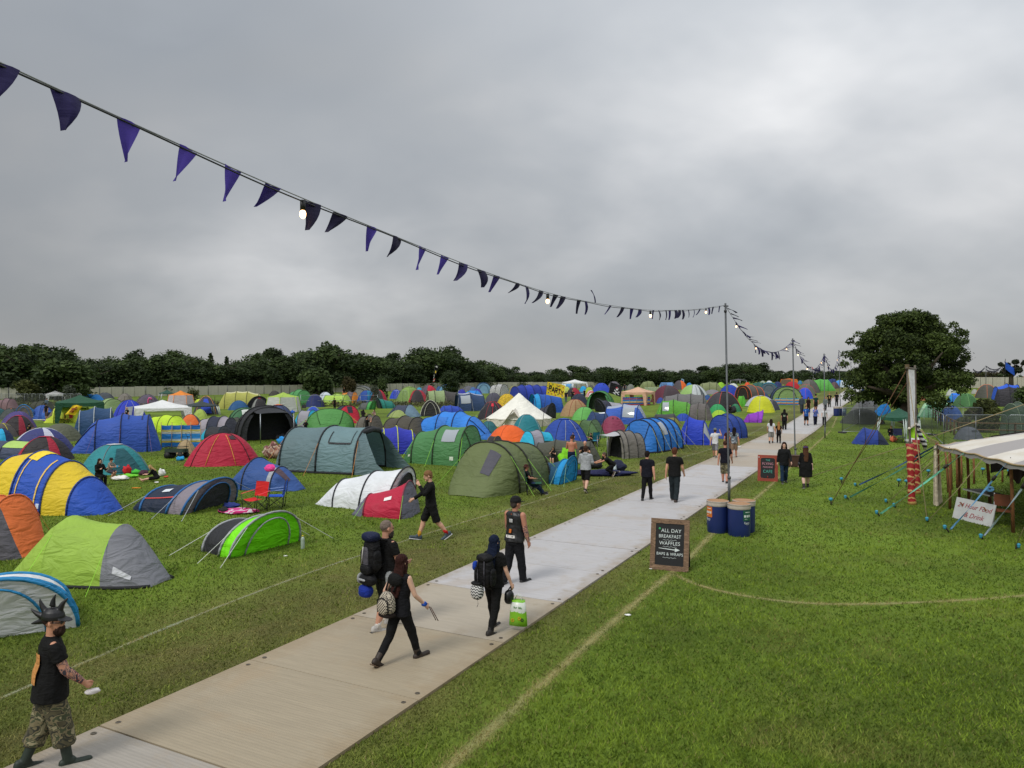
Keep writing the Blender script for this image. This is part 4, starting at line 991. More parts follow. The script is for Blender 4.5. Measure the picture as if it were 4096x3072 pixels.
T('A',10,604,622,935,'dome',78,'black dome tent with red top, left of the crumpled olive tent',cols='231f21',cap='a01e3a',edge=('7a1a2c',1),sleeve='8c2034',p=2.5)
T('A',6,540,602,800,'dome',75,'purple dome tent peeking out behind the red topped black dome',cols='43386c',sleeve='5a4a88',p=2.5)
T('A',690,752,1402,1025,'dome',80,'half collapsed olive dome tent on the open grass at left',cols='4d5040',sleeve=None,p=2.2,L=1.0,W=1.3,H=.55)
T('A',-120,308,322,505,'tunnel',8,'mauve brown tunnel tent with dark hoops, far left edge',hoops=H3,L=2.0,cols='6c5559',sleeve='2c2428')
T('A',-200,484,135,640,'dome',85,'dark teal dome tent cut by the left edge, behind the purple one',cols='285658')
T('A',-10,482,405,655,'dome',80,'charcoal green dome tent with an orange vent, far left',cols='363d3b',cap='3f4644',patch=[(0.3,.3,.72,.84,'c9682c','vent')])
T('A',284,420,628,640,'popup',80,'grey popup tent with bright blue rim, left of the standing man in black',cols=('66605f','6a6463','6a6463'),sleeve='1b6ba8',door=None)
T('A',478,352,935,505,'tunnel',15,'dark olive tunnel tent behind the men at far left',hoops=H3,L=2.0,cols='343629',sleeve='20211a')
T('A',538,432,935,642,'dome',30,'blue dome tent with open porch behind the standing man in black shorts',cols='294a90',porch=(.3,.5,'2d559c','17294e'),sleeve='1c2f5c')
T('P',403,690,802,824,'tunnel',165,'yellow green tunnel tent underneath the dark green gazebo',hoops=H3,L=2.2,cols='b5c43c',sleeve='7f8c28',nose=(.15,.25),win=[(3,.2,.6,.15,.35,'5c5440','window')])
T('P',472,604,906,852,'gazebo',60,'dark green gazebo at left with red chairs beneath it',roof='1f4a34',leg='1f4a34',cloth_leg='1d4632',valance=.14,rise=.34)
T('P',374,567,582,690,'gazebo',50,'small white gazebo with tapered cloth legs, farthest left',roof='d5d7dc',cloth_leg='d0d2d6',valance=.12,rise=.32)
T('A',1235,235,1805,380,'tunnel',10,'bright azure tent behind the dark green gazebo roof',hoops=H3,L=2.2,cols='1a72b8',sleeve='14507e')
T('A',1640,214,1985,345,'dome',60,'dark grey dome tent close to the pale fence at left',cols='3d4247')
T('A',1690,310,2115,510,'tunnel',40,'sage green tunnel tent beside the dark green gazebo',hoops=H3,L=1.8,cols=['8a9670','7a8f60','7a8f60','7a8f60'],sleeve='3c4a2e',nose=(.2,.12))
T('P',990,645,1245,772,'dome',60,'royal blue dome tent behind the bald man, left of the white gazebo',cols='2033a0',sleeve='12205c',zips='8a8fb0')
T('P',1012,590,1145,650,'dome',75,'grey brown mesh dome tent near the fence, left of the purple grey dome',cols='6a655e')
T('B',128,246,545,425,'dome',70,'purple grey dome tent behind the pink flamingo',cols='4c4452',sleeve='2a2730')
T('B',520,170,825,362,'gazebo',55,'small dark green gazebo behind the orange one',roof='24483c',leg='b9bcbd',valance=.07)
T('B',658,180,1164,476,'gazebo',70,'orange topped gazebo tent with pale walls and orange corner strips',roof='d07a2c',walls=['a9a2a6','doorway','a9a2a6','a9a2a6','a9a2a6','a9a2a6'],N_=6,valance=.05,rise=.36)
T('B',1138,250,1562,565,'dome',70,'charcoal dome tent with orange piping and blue inner, right of the orange gazebo',cols='33353d',sleeve='c98a2a',door=('2440a4',0),p=2.5)
T('B',1142,238,1305,420,'dome',60,'lime yellow dome tent peeping behind the orange piped charcoal dome',cols='b4c430')
T('B',1556,184,2330,470,'tunnel',172,'long pale olive tunnel tent with cream roof at the back left',hoops=H4,L=2.8,cols=['98984a'],sleeve='5a5a34',nose=(.1,.2),roof=('b9b68c',.38,.62))
T('B',1744,350,2084,498,'dome',70,'small petrol blue dome tent before the long pale olive tunnel',cols='1d4a74',sleeve='16324e')
T('B',2068,272,2420,474,'popup',60,'white and grey tent with black trim right of the petrol blue dome',cols=('8f9290','9da09e','2a2b2d'),sleeve='26272a',door=True)
T('B',98,384,1112,800,'gazebo',62,'large white gazebo at left centre with cloth corner legs',roof='d6d8df',cloth_leg='cfd1d6',valance=.12,rise=.40)
T('B',928,364,1612,628,'gazebo',56,'dark grey green gazebo with white splayed legs, right of the large white gazebo',roof='30393a',leg='bfc6c6',valance=.08,rise=.40,legw=.07)
T('B',1115,498,1375,668,'dome',70,'pale lime dome tent under the dark grey green gazebo',cols='8fa348',sleeve='4a5430')
T('B',880,588,1275,795,'dome',70,'orange and brown dome tent behind the white gazebo leg',cols=['c25e28','4a4248','c25e28','4a4248'],sleeve='332c2e')
T('B',345,592,1062,880,'tunnel',20,'acid yellow green tunnel tent behind the striped windbreak',hoops=H3,L=2.3,cols='a8c62a',sleeve='48541c',nose=(.1,.32))
T('B',1168,616,1935,905,'tunnel',10,'navy and pale grey panelled tunnel tent above the crimson tent',hoops=[(-.3,.56,.8),(-.08,.62,.98),(.16,.62,1.0),(.32,.56,.9)],L=2.2,cols=['262a36','8a848c','23283a','8a848c','2b2d36'],sleeve='1d1e24',nose=(.16,.18))
T('B',1252,790,1838,1000,'tunnel',10,'turquoise tent half covered in black, just behind the crimson tent',hoops=H2,L=1.8,cols=['1c93b0','26272a','26272a'],sleeve='16323c',nose=(.3,.3))
T('B',828,1030,1165,1245,'dome',75,'small sand coloured dome tent behind the folding wagon',cols='94805f',sleeve='5e5240',p=2.3)
T('B',1760,470,2290,735,'tunnel',60,'green hooped tent with white window, left of the navy and orange dome',hoops=H3,L=1.5,cols='3a6444',sleeve='1f3426',nose=(.1,.2),win=[(3,.1,.5,.4,.55,'b9bdb8')])
T('B',1745,640,2005,800,'dome',75,'dark olive dome tent in front of the green hooped tent',cols='3b3e34')
T('C',-70,374,186,568,'dome',60,'black tent with red top and grey side, left of the lime gazebo tent',cols=['2a282a','7b7d78','2a282a','7b7d78'],cap='b02030')
T('C',143,296,796,648,'gazebo',55,'lime topped gazebo tent with white walls and arched open door',roof='93ad48',walls=['a9aba6','doorway','a9aba6','a9aba6','a9aba6','a9aba6'],N_=6,valance=.05,rise=.30)
T('C',552,242,944,494,'tunnel',40,'green tunnel tent behind the lime gazebo tent',hoops=H3,L=1.9,cols='44804a',sleeve='2a4c2c',nose=(.15,.16))
T('C',228,270,415,345,'dome',75,'small dark brown dome tent at the foot of the pale fence',cols='34312c')
T('C',866,330,1174,525,'dome',55,'navy dome tent with orange pegs right of the green tunnel',cols='222c5a',sleeve='4a3a3c',p=2.6)
T('C',1058,290,1345,475,'dome',60,'pale blue white dome tent behind the lime tunnel',cols='b4bcc4',sleeve='26282c')
T('C',1146,320,1645,500,'tunnel',8,'pale lime tunnel tent behind the man in black with raised hat',hoops=H3,L=2.3,cols='93b24a',sleeve='5f7434',nose=(.14,.16))
T('C',1456,280,1765,455,'tunnel',15,'orange and grey banded pop-up tent',hoops=H3,L=1.8,cols=['5a4e52','d07a22','544a50','d07a22'],sleeve='4a3f3c',nose=(.16,.16))
T('C',1566,178,2075,380,'tunnel',100,'grey mesh tent with round black door frame, by the fence',hoops=H3,L=1.3,cols='5f6262',sleeve='1d1e1f',nose=(.1,.1),front='door',doorcol='7b7c78')
T('C',1752,262,2076,462,'dome',120,'blue dome tent with teal top, left of the black and red dome',cols=['1c3f84','1c6a92','1c6a92','24449a'],sleeve='142a50')
T('C',1964,258,2275,465,'dome',70,'black dome tent edged in red behind the small green popup',cols='2c282e',sleeve='b02434',edge=('8c1e2e',1),p=2.5)
T('C',1762,430,2055,575,'popup',10,'small green and grey pop-up tent on the open grass',cols=('4a4e4c','3a8a44','3a8a44'),sleeve='2c3a2e')
T('Q',1050,625,1208,708,'popup',155,'teal pop-up tent with white flap and a person kneeling in it',cols=('1d6a60','1f7064','1a1c1e'),sleeve='123c36',door=True)
T('C',30,500,735,1005,'dome',65,'large slate navy dome tent with orange cap, behind the black tent',cols='303c5e',cap='b8581f',sleeve='23282f',N_=6,p=2.5,H=.95)
T('C',30,498,330,760,'dome',60,'orange and plum dome tent half hidden by the slate navy dome',cols=['c8642a','5a4a54','c8642a','5a4a54'],sleeve='3a3034')
T('C',655,596,1120,866,'tunnel',15,'turquoise pop-up tent with grey middle band, left of the big green tunnel',hoops=H2,L=1.7,cols=['1f93b6','86848c','1f93b6'],sleeve='3b4a52',nose=(.3,.3))
T('C',866,540,1115,660,'dome',75,'blue dome tent with yellow rim behind the turquoise pop-up',cols='2344a0',sleeve='b3bd3a')
T('C',886,575,1668,910,'tunnel',78,'wide green hooped tent with white mountain emblem, facing the camera',hoops=[(-.34,.70,.90),(-.1,.76,.96),(.14,.78,1.0)],L=1.8,H=.95,cols='447a3c',sleeve='274522',nose=(.15,.26),front='nosedoor',doorcol='4a8242',guy='86c63c')
T('C',990,795,1362,905,'dome',75,'low brown dome tent with orange trim in front of the wide green tent',cols='4f483e',sleeve='c8622c')
T('C',1355,520,1775,795,'tunnel',55,'navy tent with bright red front and black vent',hoops=H2,L=1.6,cols=['23283a','23283a','a81a30'],sleeve='1a1c26',nose=(.35,.3),win=[(2,.1,.5,.44,.56,'23242c','vent')])
T('Q',838,770,1110,935,'tunnel',25,'taupe tunnel tent with grey net side, behind the black clad photographer',hoops=H3,L=1.7,cols=['6a6760','5a564e','4a463e','4a463e'],sleeve='26241f')
T('Q',1080,780,1510,965,'tunnel',28,'dark taupe tunnel tent left of the violet blue tent',hoops=H3,L=2.0,cols='433f36',sleeve='211f1a',nose=(.2,.26))
T('D',108,215,315,382,'dome',60,'small bright blue dome tent near the mesh gate frame',cols='2640ae',zips='c0c4d0')
T('D',228,195,650,436,'dome',35,'leaf green dome tent, left half, touching a black and red one',cols='6f8a44',sleeve='56703a',cap='84a04c')
T('D',384,252,764,445,'dome',70,'black dome tent with red ridge in front of the leaf green dome',cols='282427',sleeve='a02634',edge=('8c2230',1),p=2.4)
T('D',620,175,925,350,'dome',50,'red dome tent with grey panels behind the black and red one',cols=['aa2036','4e4650','aa2036','4e4650'],sleeve='54303a')
T('D',762,256,1294,480,'tunnel',168,'charcoal tunnel tent with a sage green hooped front',hoops=[(-.34,.56,.84),(-.04,.62,1.0),(.2,.62,1.0),(.36,.6,.96)],L=2.2,cols=['403d3c','403d3c','7c8d62','7c8d62'],sleeve='26261f',nose=(.1,.0),front='door',doorcol='70805a',guy='a8a98c')
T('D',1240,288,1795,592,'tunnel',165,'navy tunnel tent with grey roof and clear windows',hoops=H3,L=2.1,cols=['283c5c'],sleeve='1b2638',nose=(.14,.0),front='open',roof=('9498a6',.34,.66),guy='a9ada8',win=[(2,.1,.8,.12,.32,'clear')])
T('D',1268,245,1425,340,'dome',75,'small indigo dome tent behind the navy grey roofed tunnel',cols='2a2f8c')
T('D',1378,262,1690,345,'tunnel',10,'bright blue tent behind the navy grey roofed tunnel',hoops=H2,L=1.8,cols='1f74c0')
T('D',1528,234,1690,330,'dome',70,'violet tent between bright blue ones below the far hoop tent',cols='3c348c')
T('D',956,160,1225,285,'tunnel',90,'pale steel blue hoop tent with navy ribs, by the dark tree',hoops=H3,L=1.2,cols='557fa8',sleeve='1e2f4c',nose=(.1,0),front='door',doorcol='6d97b8')
T('D',634,102,885,235,'gazebo',55,'white gazebo behind the red dome tent',roof='cfd3d8',cloth_leg='c4c8cc',valance=.12,rise=.30)
T('D',438,125,655,232,'gazebo',60,'small navy gazebo left of the white gazebo by the fence',roof='27304a',leg='777c80',valance=.07,rise=.26)
T('D',1592,130,1845,290,'tunnel',85,'tall blue hoop tent facing the camera with pale blue door',hoops=H3,L=1.2,H=1.15,cols='284e7a',sleeve='18304c',nose=(.1,0),front='door',doorcol='6f93b0')
T('D',1838,146,2135,325,'tunnel',30,'black and white zigzag patterned tunnel tent',hoops=H3,L=1.6,H=1.0,cols='8a8a8a',sleeve='1b1b1d',nose=(.1,.1),recolor={'flysheet':ZIG})
T('D',2058,186,2170,295,'dome',60,'turquoise dome tent right of the zigzag patterned tent',cols='1c7fa0')
T('D',1348,186,1580,262,'dome',75,'mouse grey dome tent in the far row left of the tall blue hoop tent',cols='54545a')
T('D',1748,306,2045,476,'dome',60,'charcoal dome tent behind the yellow patterned dome',cols='45444f',sleeve='2b2b32')
T('D',1955,322,2300,530,'dome',60,'yellow dome tent with black speckled print',cols='cda722',sleeve='8f7a20',recolor={'flysheet':blotch(['c9a41e','d2ae28','4a4212','d8b62e'],9,name='speckled_cloth')},p=2.5)
T('D',645,430,965,674,'tunnel',88,'narrow black toilet tent with white stripes and white top',hoops=[(-.2,.5,.95),(.15,.5,1.0)],L=.7,H=1.1,e=1.8,cols='2b2a2d',sleeve='a8a69c',nose=(.15,.0),front='door',doorcol='2a292c',roof=('aeb0aa',.42,.58))
T('D',1625,456,2135,748,'dome',70,'black dome tent with red window patch, right of the black toilet tent',cols='252328',sleeve='8a2430',zips='b02634',patch=[(-.35,.30,.46,.66,'b01e30','window')],guy='a8a8a0',p=2.6)
T('D',76,508,618,695,'tunnel',20,'slate blue dome tent with pale blue side, behind the dark taupe tunnel',hoops=H2,L=1.8,cols=['30374a','33394c','5f7688'],sleeve='23283a',nose=(.35,.35))
T('D',95,596,445,712,'dome',75,'olive lime dome tent nestled before the slate blue one',cols='7f8c52',sleeve='343a28')
T('D',930,516,1400,668,'tunnel',165,'royal blue double hooped tent behind the long bright blue tunnel',hoops=H3,L=1.9,cols='22409c',sleeve='142456')
T('D',1636,722,1980,1025,'dome',45,'dark teal dome tent left of the cream bell tent',cols='255c62',cap='7d8f92',p=2.6)
T('s',1962,1699,2110,1758,'dome',70,'plain orange dome tent at the foot of the cream bell tent',cols='d2571e',sleeve='a8481c',p=2.6)
T('D',1755,1050,2060,1200,'tunnel',30,'black tent with mustard trim behind the olive tunnel tent',hoops=H2,L=1.4,cols='29272a',sleeve='7a6a2c',nose=(.3,.3))
o,s,sz=slate;x0,w_,h_=.20*2.7*s,.62*s,.94*sz;F_=fabric('566a6e')
for sd in(-1,1):
 k_=math.copysign(1,sd);A_=[Vector((x0,k_*w_,0)),Vector((x0,k_*w_*.97,h_*.42)),Vector((x0,k_*w_*.72,h_*.80)),Vector((x0,k_*w_*.50,h_*.93))]
 B_=[Vector((x0+.62*s,k_*w_*.80,0)),Vector((x0+.40*s,k_*w_*.84,h_*.24)),Vector((x0+.20*s,k_*w_*.68,h_*.66)),Vector((x0+.06*s,k_*w_*.48,h_*.90))]
 v,f=strip([A_,[a.lerp(b_,.5)+Vector((0,-k_*.02*s,0))for a,b_ in zip(A_,B_)],B_]);mesh('porch_panel',v,f,F_,True,o)
mb=MB();mb.tube([Vector((x0+.03*s,-w_*.5,h_*.9)),Vector((x0+.05*s,0,h_*.95)),Vector((x0+.03*s,w_*.5,h_*.9))],.05*s,8);mb.build('rolled_door',fabric('26282b',.8,0),o)
# ---- tents right of the centre
T('R',-225,912,346,1212,'bell',100,'cream canvas bell tent with pointed top')
T('E',-20,205,610,455,'tunnel',150,'long royal blue tunnel tent with paler stripes, behind the bell tent',hoops=[(-.40,.6,.92),(-.2,.64,1.0),(0,.64,1.0),(.2,.64,1.0),(.38,.60,.9)],L=2.6,cols=['1c2f82','24389a','1c2f82','24389a','1c2f82','1b2c78'],sleeve='121c4a',nose=(.06,.1))
T('E',300,145,545,235,'gazebo',55,'distant orange gazebo behind the long royal blue tunnel tent',roof='d57a2a',leg='b9a58c',valance=.1,rise=.3)
T('E',15,715,497,992,'dome',80,'teal dome tent with grey cap right in front of the bell tent',cols='1b6a74',sleeve='8a9294',cap='8f9697',p=2.6)
T('E',305,355,885,665,'tunnel',165,'blue tunnel tent with cyan hooped front, right of the bell tent',hoops=[(-.34,.56,.84),(-.05,.64,.98),(.22,.66,1.0),(.36,.64,.97)],L=2.0,cols=['1e4a98','1e4a98','1e4a98','1d84bc'],sleeve='173a66',nose=(.1,0),front='open',doorcol='173a78')
T('E',295,308,570,400,'tunnel',15,'sage green tunnel tent behind the cyan fronted blue one',hoops=H3,L=2.0,cols='6a8060',sleeve='3e4c38')
T('E',440,520,742,760,'popup',40,'charcoal pop-up tent leaning against the bell tent',cols=('36363e','3b3b44','34343c'),sleeve='25262b')
T('E',858,460,1326,718,'dome',70,'tan dome tent with dark red piping',cols='8f7452',sleeve='7a2620',zips='7a2620',p=2.4,W=1.15)
T('E',1005,365,1305,535,'dome',75,'dark navy dome tent behind the tan one',cols='23273a',sleeve='191c28')
T('E',1052,590,1455,795,'dome',60,'spring green dome tent right of the tan one',cols='5a9a4c',p=2.4,W=1.15)
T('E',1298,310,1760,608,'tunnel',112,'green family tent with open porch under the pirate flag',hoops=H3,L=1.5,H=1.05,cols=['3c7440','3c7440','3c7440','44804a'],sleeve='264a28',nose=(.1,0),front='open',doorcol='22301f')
T('E',1278,290,1435,405,'dome',70,'red and white striped play tent right of the red mini dome',cols='b08a8a',recolor={'flysheet':stripes(['b02a3c','d0c4c2'],2.2)})
T('E',1398,180,1695,325,'dome',70,'cobalt dome tent behind the red and white striped one',cols='243ea6',sleeve='16266a',patch=[(.1,.3,.5,.64,'15204c','vent')])
T('E',1262,248,1410,345,'dome',70,'yellow green dome tent with grey cap left of the cobalt dome',cols='93a82c',cap='5a5c50')
T('E',942,260,1186,395,'dome',65,'dark red and black dome tent under the wide white gazebo',cols=['8a1c30','2a2428','8a1c30','2a2428'])
T('E',842,120,1326,330,'gazebo',58,'wide white gazebo at the back, right of the yellow party flag',roof='d6dade',leg='c8ccd0',valance=.10,rise=.30,legw=.04)
T('E',800,182,1090,300,'tunnel',20,'pale blue white tunnel tent left of the wide white gazebo',hoops=H3,L=2.0,cols=['8fa9bd','a9bcc8','4b86b8','8fa9bd'],sleeve='4a5a68')
T('E',1168,208,1296,312,'dome',65,'cyan dome tent under the right side of the wide white gazebo',cols='2290c8')
T('E',870,238,1010,330,'dome',60,'pale yellow green dome tent left of the dark red one',cols='a6b45c')
T('E',1638,150,1890,300,'dome',60,'taupe grey dome tent behind the pirate flag',cols='57535a',sleeve='37353a',N_=6)
T('E',1470,155,1670,215,'gazebo',55,'small white gazebo behind the cobalt dome',roof='c9ced4',leg='b0b4b8',valance=.1,rise=.28)
T('E',690,172,830,240,'dome',65,'far olive dome tent just above the yellow party flag',cols='707a4a')
T('E',480,172,640,250,'dome',70,'far navy dome tent behind the left edge of the yellow party flag',cols='222a58')
T('E',1462,450,1998,660,'popup',165,'grey and navy pop-up tent under the pirate flag',cols=('8a8a92','26283a','20222c'),sleeve='2a2b34')
T('E',1580,532,2340,865,'tunnel',20,'denim blue tunnel tent with pale grey roof, behind the maroon dome',hoops=H3,L=2.2,cols=['2c50a0'],sleeve='1f3564',nose=(.1,.18),roof=('8e96a6',.36,.64),win=[(2,.1,.8,.10,.33,'clear')])
T('E',1232,668,1760,965,'tunnel',165,'dark navy tent with a white rolled roof flap, left of the maroon dome',hoops=H2,L=1.8,cols=['25385e','25385e','25385e'],sleeve='18243c',nose=(.3,.3),win=[(1,.05,.55,.40,.56,'c5c9cc','roof_flap')])
T('E',1516,750,1975,1035,'dome',75,'maroon pink dome tent with two triangular vents',cols='7a3048',sleeve=None,p=2.3,patch=[(-.4,.28,.55,.70,'2e1620','vent',.8),(.35,.28,.55,.68,'2e1620','vent',.8)])
T('E',1092,805,1615,1105,'tunnel',40,'moss green hooped tent with black poles, left of the maroon dome',hoops=H2,L=1.7,cols=['46603a','46603a','4a663e'],sleeve='1d2118',nose=(.3,.36),front='nosedoor',doorcol='42583a',guy='9aca50')
T('E',510,786,1300,1195,'dome',70,'big navy blue dome tent with flat peaked cap',cols='213f8c',cap='2748a0',sleeve='15224a',p=2.7,H=.85,zips='8c8f98',patch=[(.42,.3,.34,.62,'1a2f6c','window')])
T('E',112,982,768,1325,'tunnel',150,'turquoise pop-up tent with grey band in front of the orange dome',hoops=H3,L=1.9,cols=['1f9abb','1f9abb','85828c','25a0c0'],sleeve='2f3b42',nose=(.22,.24))
T('E',700,1078,1235,1215,'dome',75,'grey dome tent with orange ridge behind the shirtless man',cols='6a666c',sleeve='c4602a',p=2.4,W=1.2)
T('Z',330,225,1400,590,'tunnel',8,'long dark olive tent wall behind the shirtless man',hoops=H4,L=2.8,H=.9,e=3.2,cols='44453a',sleeve='24251e',nose=(.10,.16),sag=.05)
T('Z',405,486,1025,918,'popup',28,'bright azure pop-up tent with dark blue rear beside the seated hat man',cols=('1d4660','1b80b8','1c86c0'),sleeve='16506e',L=1.0,guy='9ac8a0')
T('R',735,1228,1160,1484,'tunnel',150,'grey hooped tent with open porch and small red and white flag',hoops=[(-.32,.60,.86),(-.06,.66,.97),(.22,.66,1.0),(.36,.64,.96)],L=1.9,cols=['66625c','66625c','66625c','706c66'],sleeve='1c1c1d',nose=(.1,0),front='porch',doorcol='141416',hood='a2a3a6')
T('R',942,1118,1486,1436,'tunnel',128,'large bright blue tunnel tent with many black ribs',hoops=[(-.40,.62,.94),(-.22,.64,.99),(-.04,.65,1.0),(.14,.65,1.0),(.30,.62,.97)],L=2.6,H=1.0,cols='2466ae',sleeve='0f1830',nose=(.1,.14),front='nosedoor',doorcol='2360a4',guy='a9a94a',skirt='1a1c20',win=[(3,.2,.8,.16,.36,'clear')],sleeve_r=.022)
T('R',1410,1108,1742,1362,'tunnel',22,'ultramarine tent with porch window, right of the large bright blue tunnel',hoops=[(-.14,.64,1.0),(.26,.50,.86)],L=1.8,H=1.05,cols=['2038a4','2038a4','2038a4'],sleeve='14225c',nose=(.32,.22),guy='b0a868',win=[(2,.1,.75,.16,.40,'clear')])
T('R',1704,1085,2024,1288,'tunnel',140,'navy blue hooped dome tent behind the first thin pole',hoops=H3,L=1.6,H=.9,cols='213a80',sleeve='15244e',nose=(.14,.22))
T('F',1798,640,2115,835,'popup',12,'small bright purple pop-up tent near the white boundary line',cols=('7a2fa2','8236ac','7a2fa2'),sleeve='5c2a80')
T('s',2990,1581,3098,1645,'dome',70,'white topped tent with lime yellow lower half, right of the thin pole',cols='b2b624',cap='a9abb0',sleeve='8a8c90',p=2.6,recolor=None)
T('F',1840,395,2330,560,'dome',75,'pale grey dome roof just over the lime yellow tent',cols='a2a4aa',sleeve='5a5c64')
T('F',-10,140,272,260,'tunnel',20,'olive green tunnel tent behind the peach gazebo',hoops=H3,L=2.0,cols='6c764c',sleeve='41482e')
T('F',212,222,728,475,'dome',70,'maroon dome tent with charcoal roof panels, behind the peach gazebo',cols=['3e3338','52222f','3e3338','52222f'],sleeve='6a2638',N_=4,W=1.15)
T('F',568,135,810,275,'dome',45,'bright orange tent with dark middle stripe at the back',cols=['d05f22','453f44','d05f22','453f44'],sleeve='3a3336')
T('F',338,165,595,245,'tunnel',10,'dusty light blue tent left of the bright orange striped one',hoops=H2,L=2.2,cols='4e76a4',nose=(.1,.1),win=[(1,.1,.5,.12,.32,'36506e')])
T('F',686,206,1158,410,'dome',65,'white dome tent with light green side panels',cols=['a9aeb0','84a460','a9aeb0','84a460'],sleeve='767b7c',zips='4a4e50',patch=[(.2,.4,.05,.6,'43484a','door',.9)])
T('F',972,156,1408,308,'tunnel',15,'khaki tunnel tent behind the white and light green dome',hoops=H3,L=2.2,cols='6f7552',sleeve='383c2a')
T('F',1328,165,1470,250,'dome',60,'lime tent corner right of the khaki tunnel',cols='83b02c')
T('F',1370,210,1728,392,'dome',70,'deep blue dome tent right behind the first thin pole',cols='1c3690')
T('F',1665,205,2140,425,'tunnel',150,'brown grey tent with orange piping and dark doorway',hoops=H3,L=1.8,H=.95,cols=['47433f','47433f','4d4944','4d4944'],sleeve='b2542a',nose=(.2,0),front='door',doorcol='2a2624')
T('F',360,356,1150,620,'tunnel',15,'long mid grey tunnel tent behind the bright green tunnel',hoops=H4,L=2.8,cols=['5f5e5e'],sleeve='232324',nose=(.14,.12))
T('F',1418,80,1700,190,'gazebo',60,'white gazebo at the back right of the first thin pole',roof='ccd1d4',leg='b5b8ba',valance=.1,rise=.28)
T('F',1508,106,1812,215,'gazebo',50,'grey gazebo overlapping the white one behind the first thin pole',roof='4a484c',leg='8c8e90',valance=.1,rise=.22)
T('F',1120,320,1748,648,'dome',70,'grey and red roofed dome tent with a front coloured dark as its open inside, campers beneath',cols=['1f1e20','37363a','37363a','37363a'],cap='5c4c50',sleeve='b03a32',p=2.6,H=.8,W=1.1)  # front panel near-black: shade of the open inside put into its colour
T('F',278,456,1018,765,'tunnel',15,'bright leaf green tunnel tent with window, left of the grey curved tent',hoops=[(-.30,.58,.92),(-.06,.64,1.0),(.22,.58,.86)],L=2.2,cols=['4f8a30','4f8a30','4f8a30','568f34'],sleeve='27401c',nose=(.16,.28),guy='9ada40',win=[(1,.1,.6,.12,.36,'clear')])
T('F',845,510,1250,785,'tunnel',25,'grey curved tent with white awning edge',hoops=H3,L=1.9,cols='5b5654',sleeve='2a2928',nose=(.12,.26),guy='a8c070')
T('F',1180,540,1500,725,'dome',65,'emerald green dome tent before the campers',cols='2f8a52')
T('F',1228,645,1510,770,'dome',70,'lime green dome tent just left of the first thin pole',cols='8db030',sleeve='4a5a24')
T('F',196,705,702,900,'tunnel',10,'olive tent with dark grey rolled roof, behind the large bright blue tunnel',hoops=H2,L=2.0,e=2.8,cols=['77763a','77763a','77763a'],sleeve='2f2f30',nose=(.16,.2),roof=('38383a',.26,.74))
T('F',616,705,878,820,'dome',65,'small blue dome tent between olive and ultramarine tents',cols='223f96')
T('F',1665,392,1845,560,'tunnel',35,'crumpled leaf green awning tent on the grass',hoops=H2,L=1.4,cols='4e9a2c',nose=(.3,.35))
T('F',1898,160,2180,290,'tunnel',30,'deep teal tunnel tent behind the brown grey one',hoops=H3,L=2.0,cols='24524c',sleeve='18342f')
T('s',3042,1529,3110,1570,'tunnel',110,'turquoise hoop tent with grey door between the first two thin poles',hoops=H3,L=1.3,cols='1f86a8',sleeve='15586e',nose=(.1,0),front='door',doorcol='55606a')
T('s',3018,1571,3078,1590,'dome',70,'low navy dome tent behind the lime yellow tent',cols='22325c')
T('G',-40,240,205,320,'gazebo',58,'white gazebo between the first and second thin poles',roof='cfd4d6',leg='b8bcbe',valance=.1,rise=.25)
T('G',190,230,518,330,'gazebo',50,'orange box gazebo behind the red dome',roof='cf6a22',walls=['c86824','c86824','5a4a3a','c86824'],valance=.05,rise=.12)
T('G',288,285,548,395,'dome',70,'scarlet dome tent behind the second thin pole',cols='a01a24',sleeve='7a1620')
T('G',88,280,246,378,'dome',65,'small navy dome tent under the white gazebo between the poles',cols='222c5a')
T('G',52,354,566,608,'tunnel',100,'navy hooped tent with pale green door behind the striped windbreak',hoops=H3,L=1.4,H=.95,cols=['28344c','28344c','2c3850'],sleeve='1a2230',nose=(.1,.1),front='door',doorcol='76905a')
T('G',540,244,885,450,'dome',60,'grey dome tent with dark roof, row right of the scarlet dome',cols=['4f4d49','5f5c57','4f4d49','5f5c57'],sleeve='2c2b2a')
T('G',496,330,815,490,'dome',60,'grey green dome tent edged red in front of the grey one',cols='565a4c',sleeve='aa2a2c')
T('G',505,385,770,556,'dome',60,'cobalt blue dome tent with red piping beside the walkers',cols='2444b0',sleeve='b03036',p=2.5)
T('G',716,234,1145,415,'tunnel',20,'large grass green tunnel tent near the far end of the track',hoops=H3,L=2.1,cols='4f9440',sleeve='3c7030',nose=(.14,.3))
T('G',882,310,1144,415,'dome',75,'charcoal dome tent in front of the large grass green tunnel',cols='3a3b42')
T('G',1005,230,1200,335,'tunnel',20,'dark navy tent right of the large grass green tunnel',hoops=H3,L=1.8,cols='1c2c60')
T('G',1065,268,1230,385,'dome',60,'brown red dome tent right of the charcoal dome',cols=['4a3a3c','8a2428','4a3a3c','5a4244'])
T('G',1148,245,1300,360,'tunnel',20,'sky blue tunnel tent at the far end of the track',hoops=H3,L=1.8,cols='3f86c8')
T('G',1250,250,1425,365,'tunnel',20,'white tunnel tent with pale blue ribs at the far end of the track',hoops=H3,L=2.0,cols='bcc6ce',sleeve='5a8ab0',nose=(.1,.3))
T('G',-70,516,195,745,'dome',60,'dark grey dome tent with white edge, beside the striped windbreak',cols=['33353f','9a9ca0','33353f','33353f'],sleeve='8a8c92')
T('G',1290,758,1975,985,'dome',75,'low charcoal dome tent inside the mesh fence enclosure',cols='3a3d3a',sleeve='26282a',p=2.3,W=1.25)
T('G',1440,600,1935,790,'tunnel',20,'grey tunnel tent under the big tree behind the enclosure',hoops=H3,L=2.0,cols=['6a6a6c','57585c','5e5f62','57585c'],sleeve='2f3032')
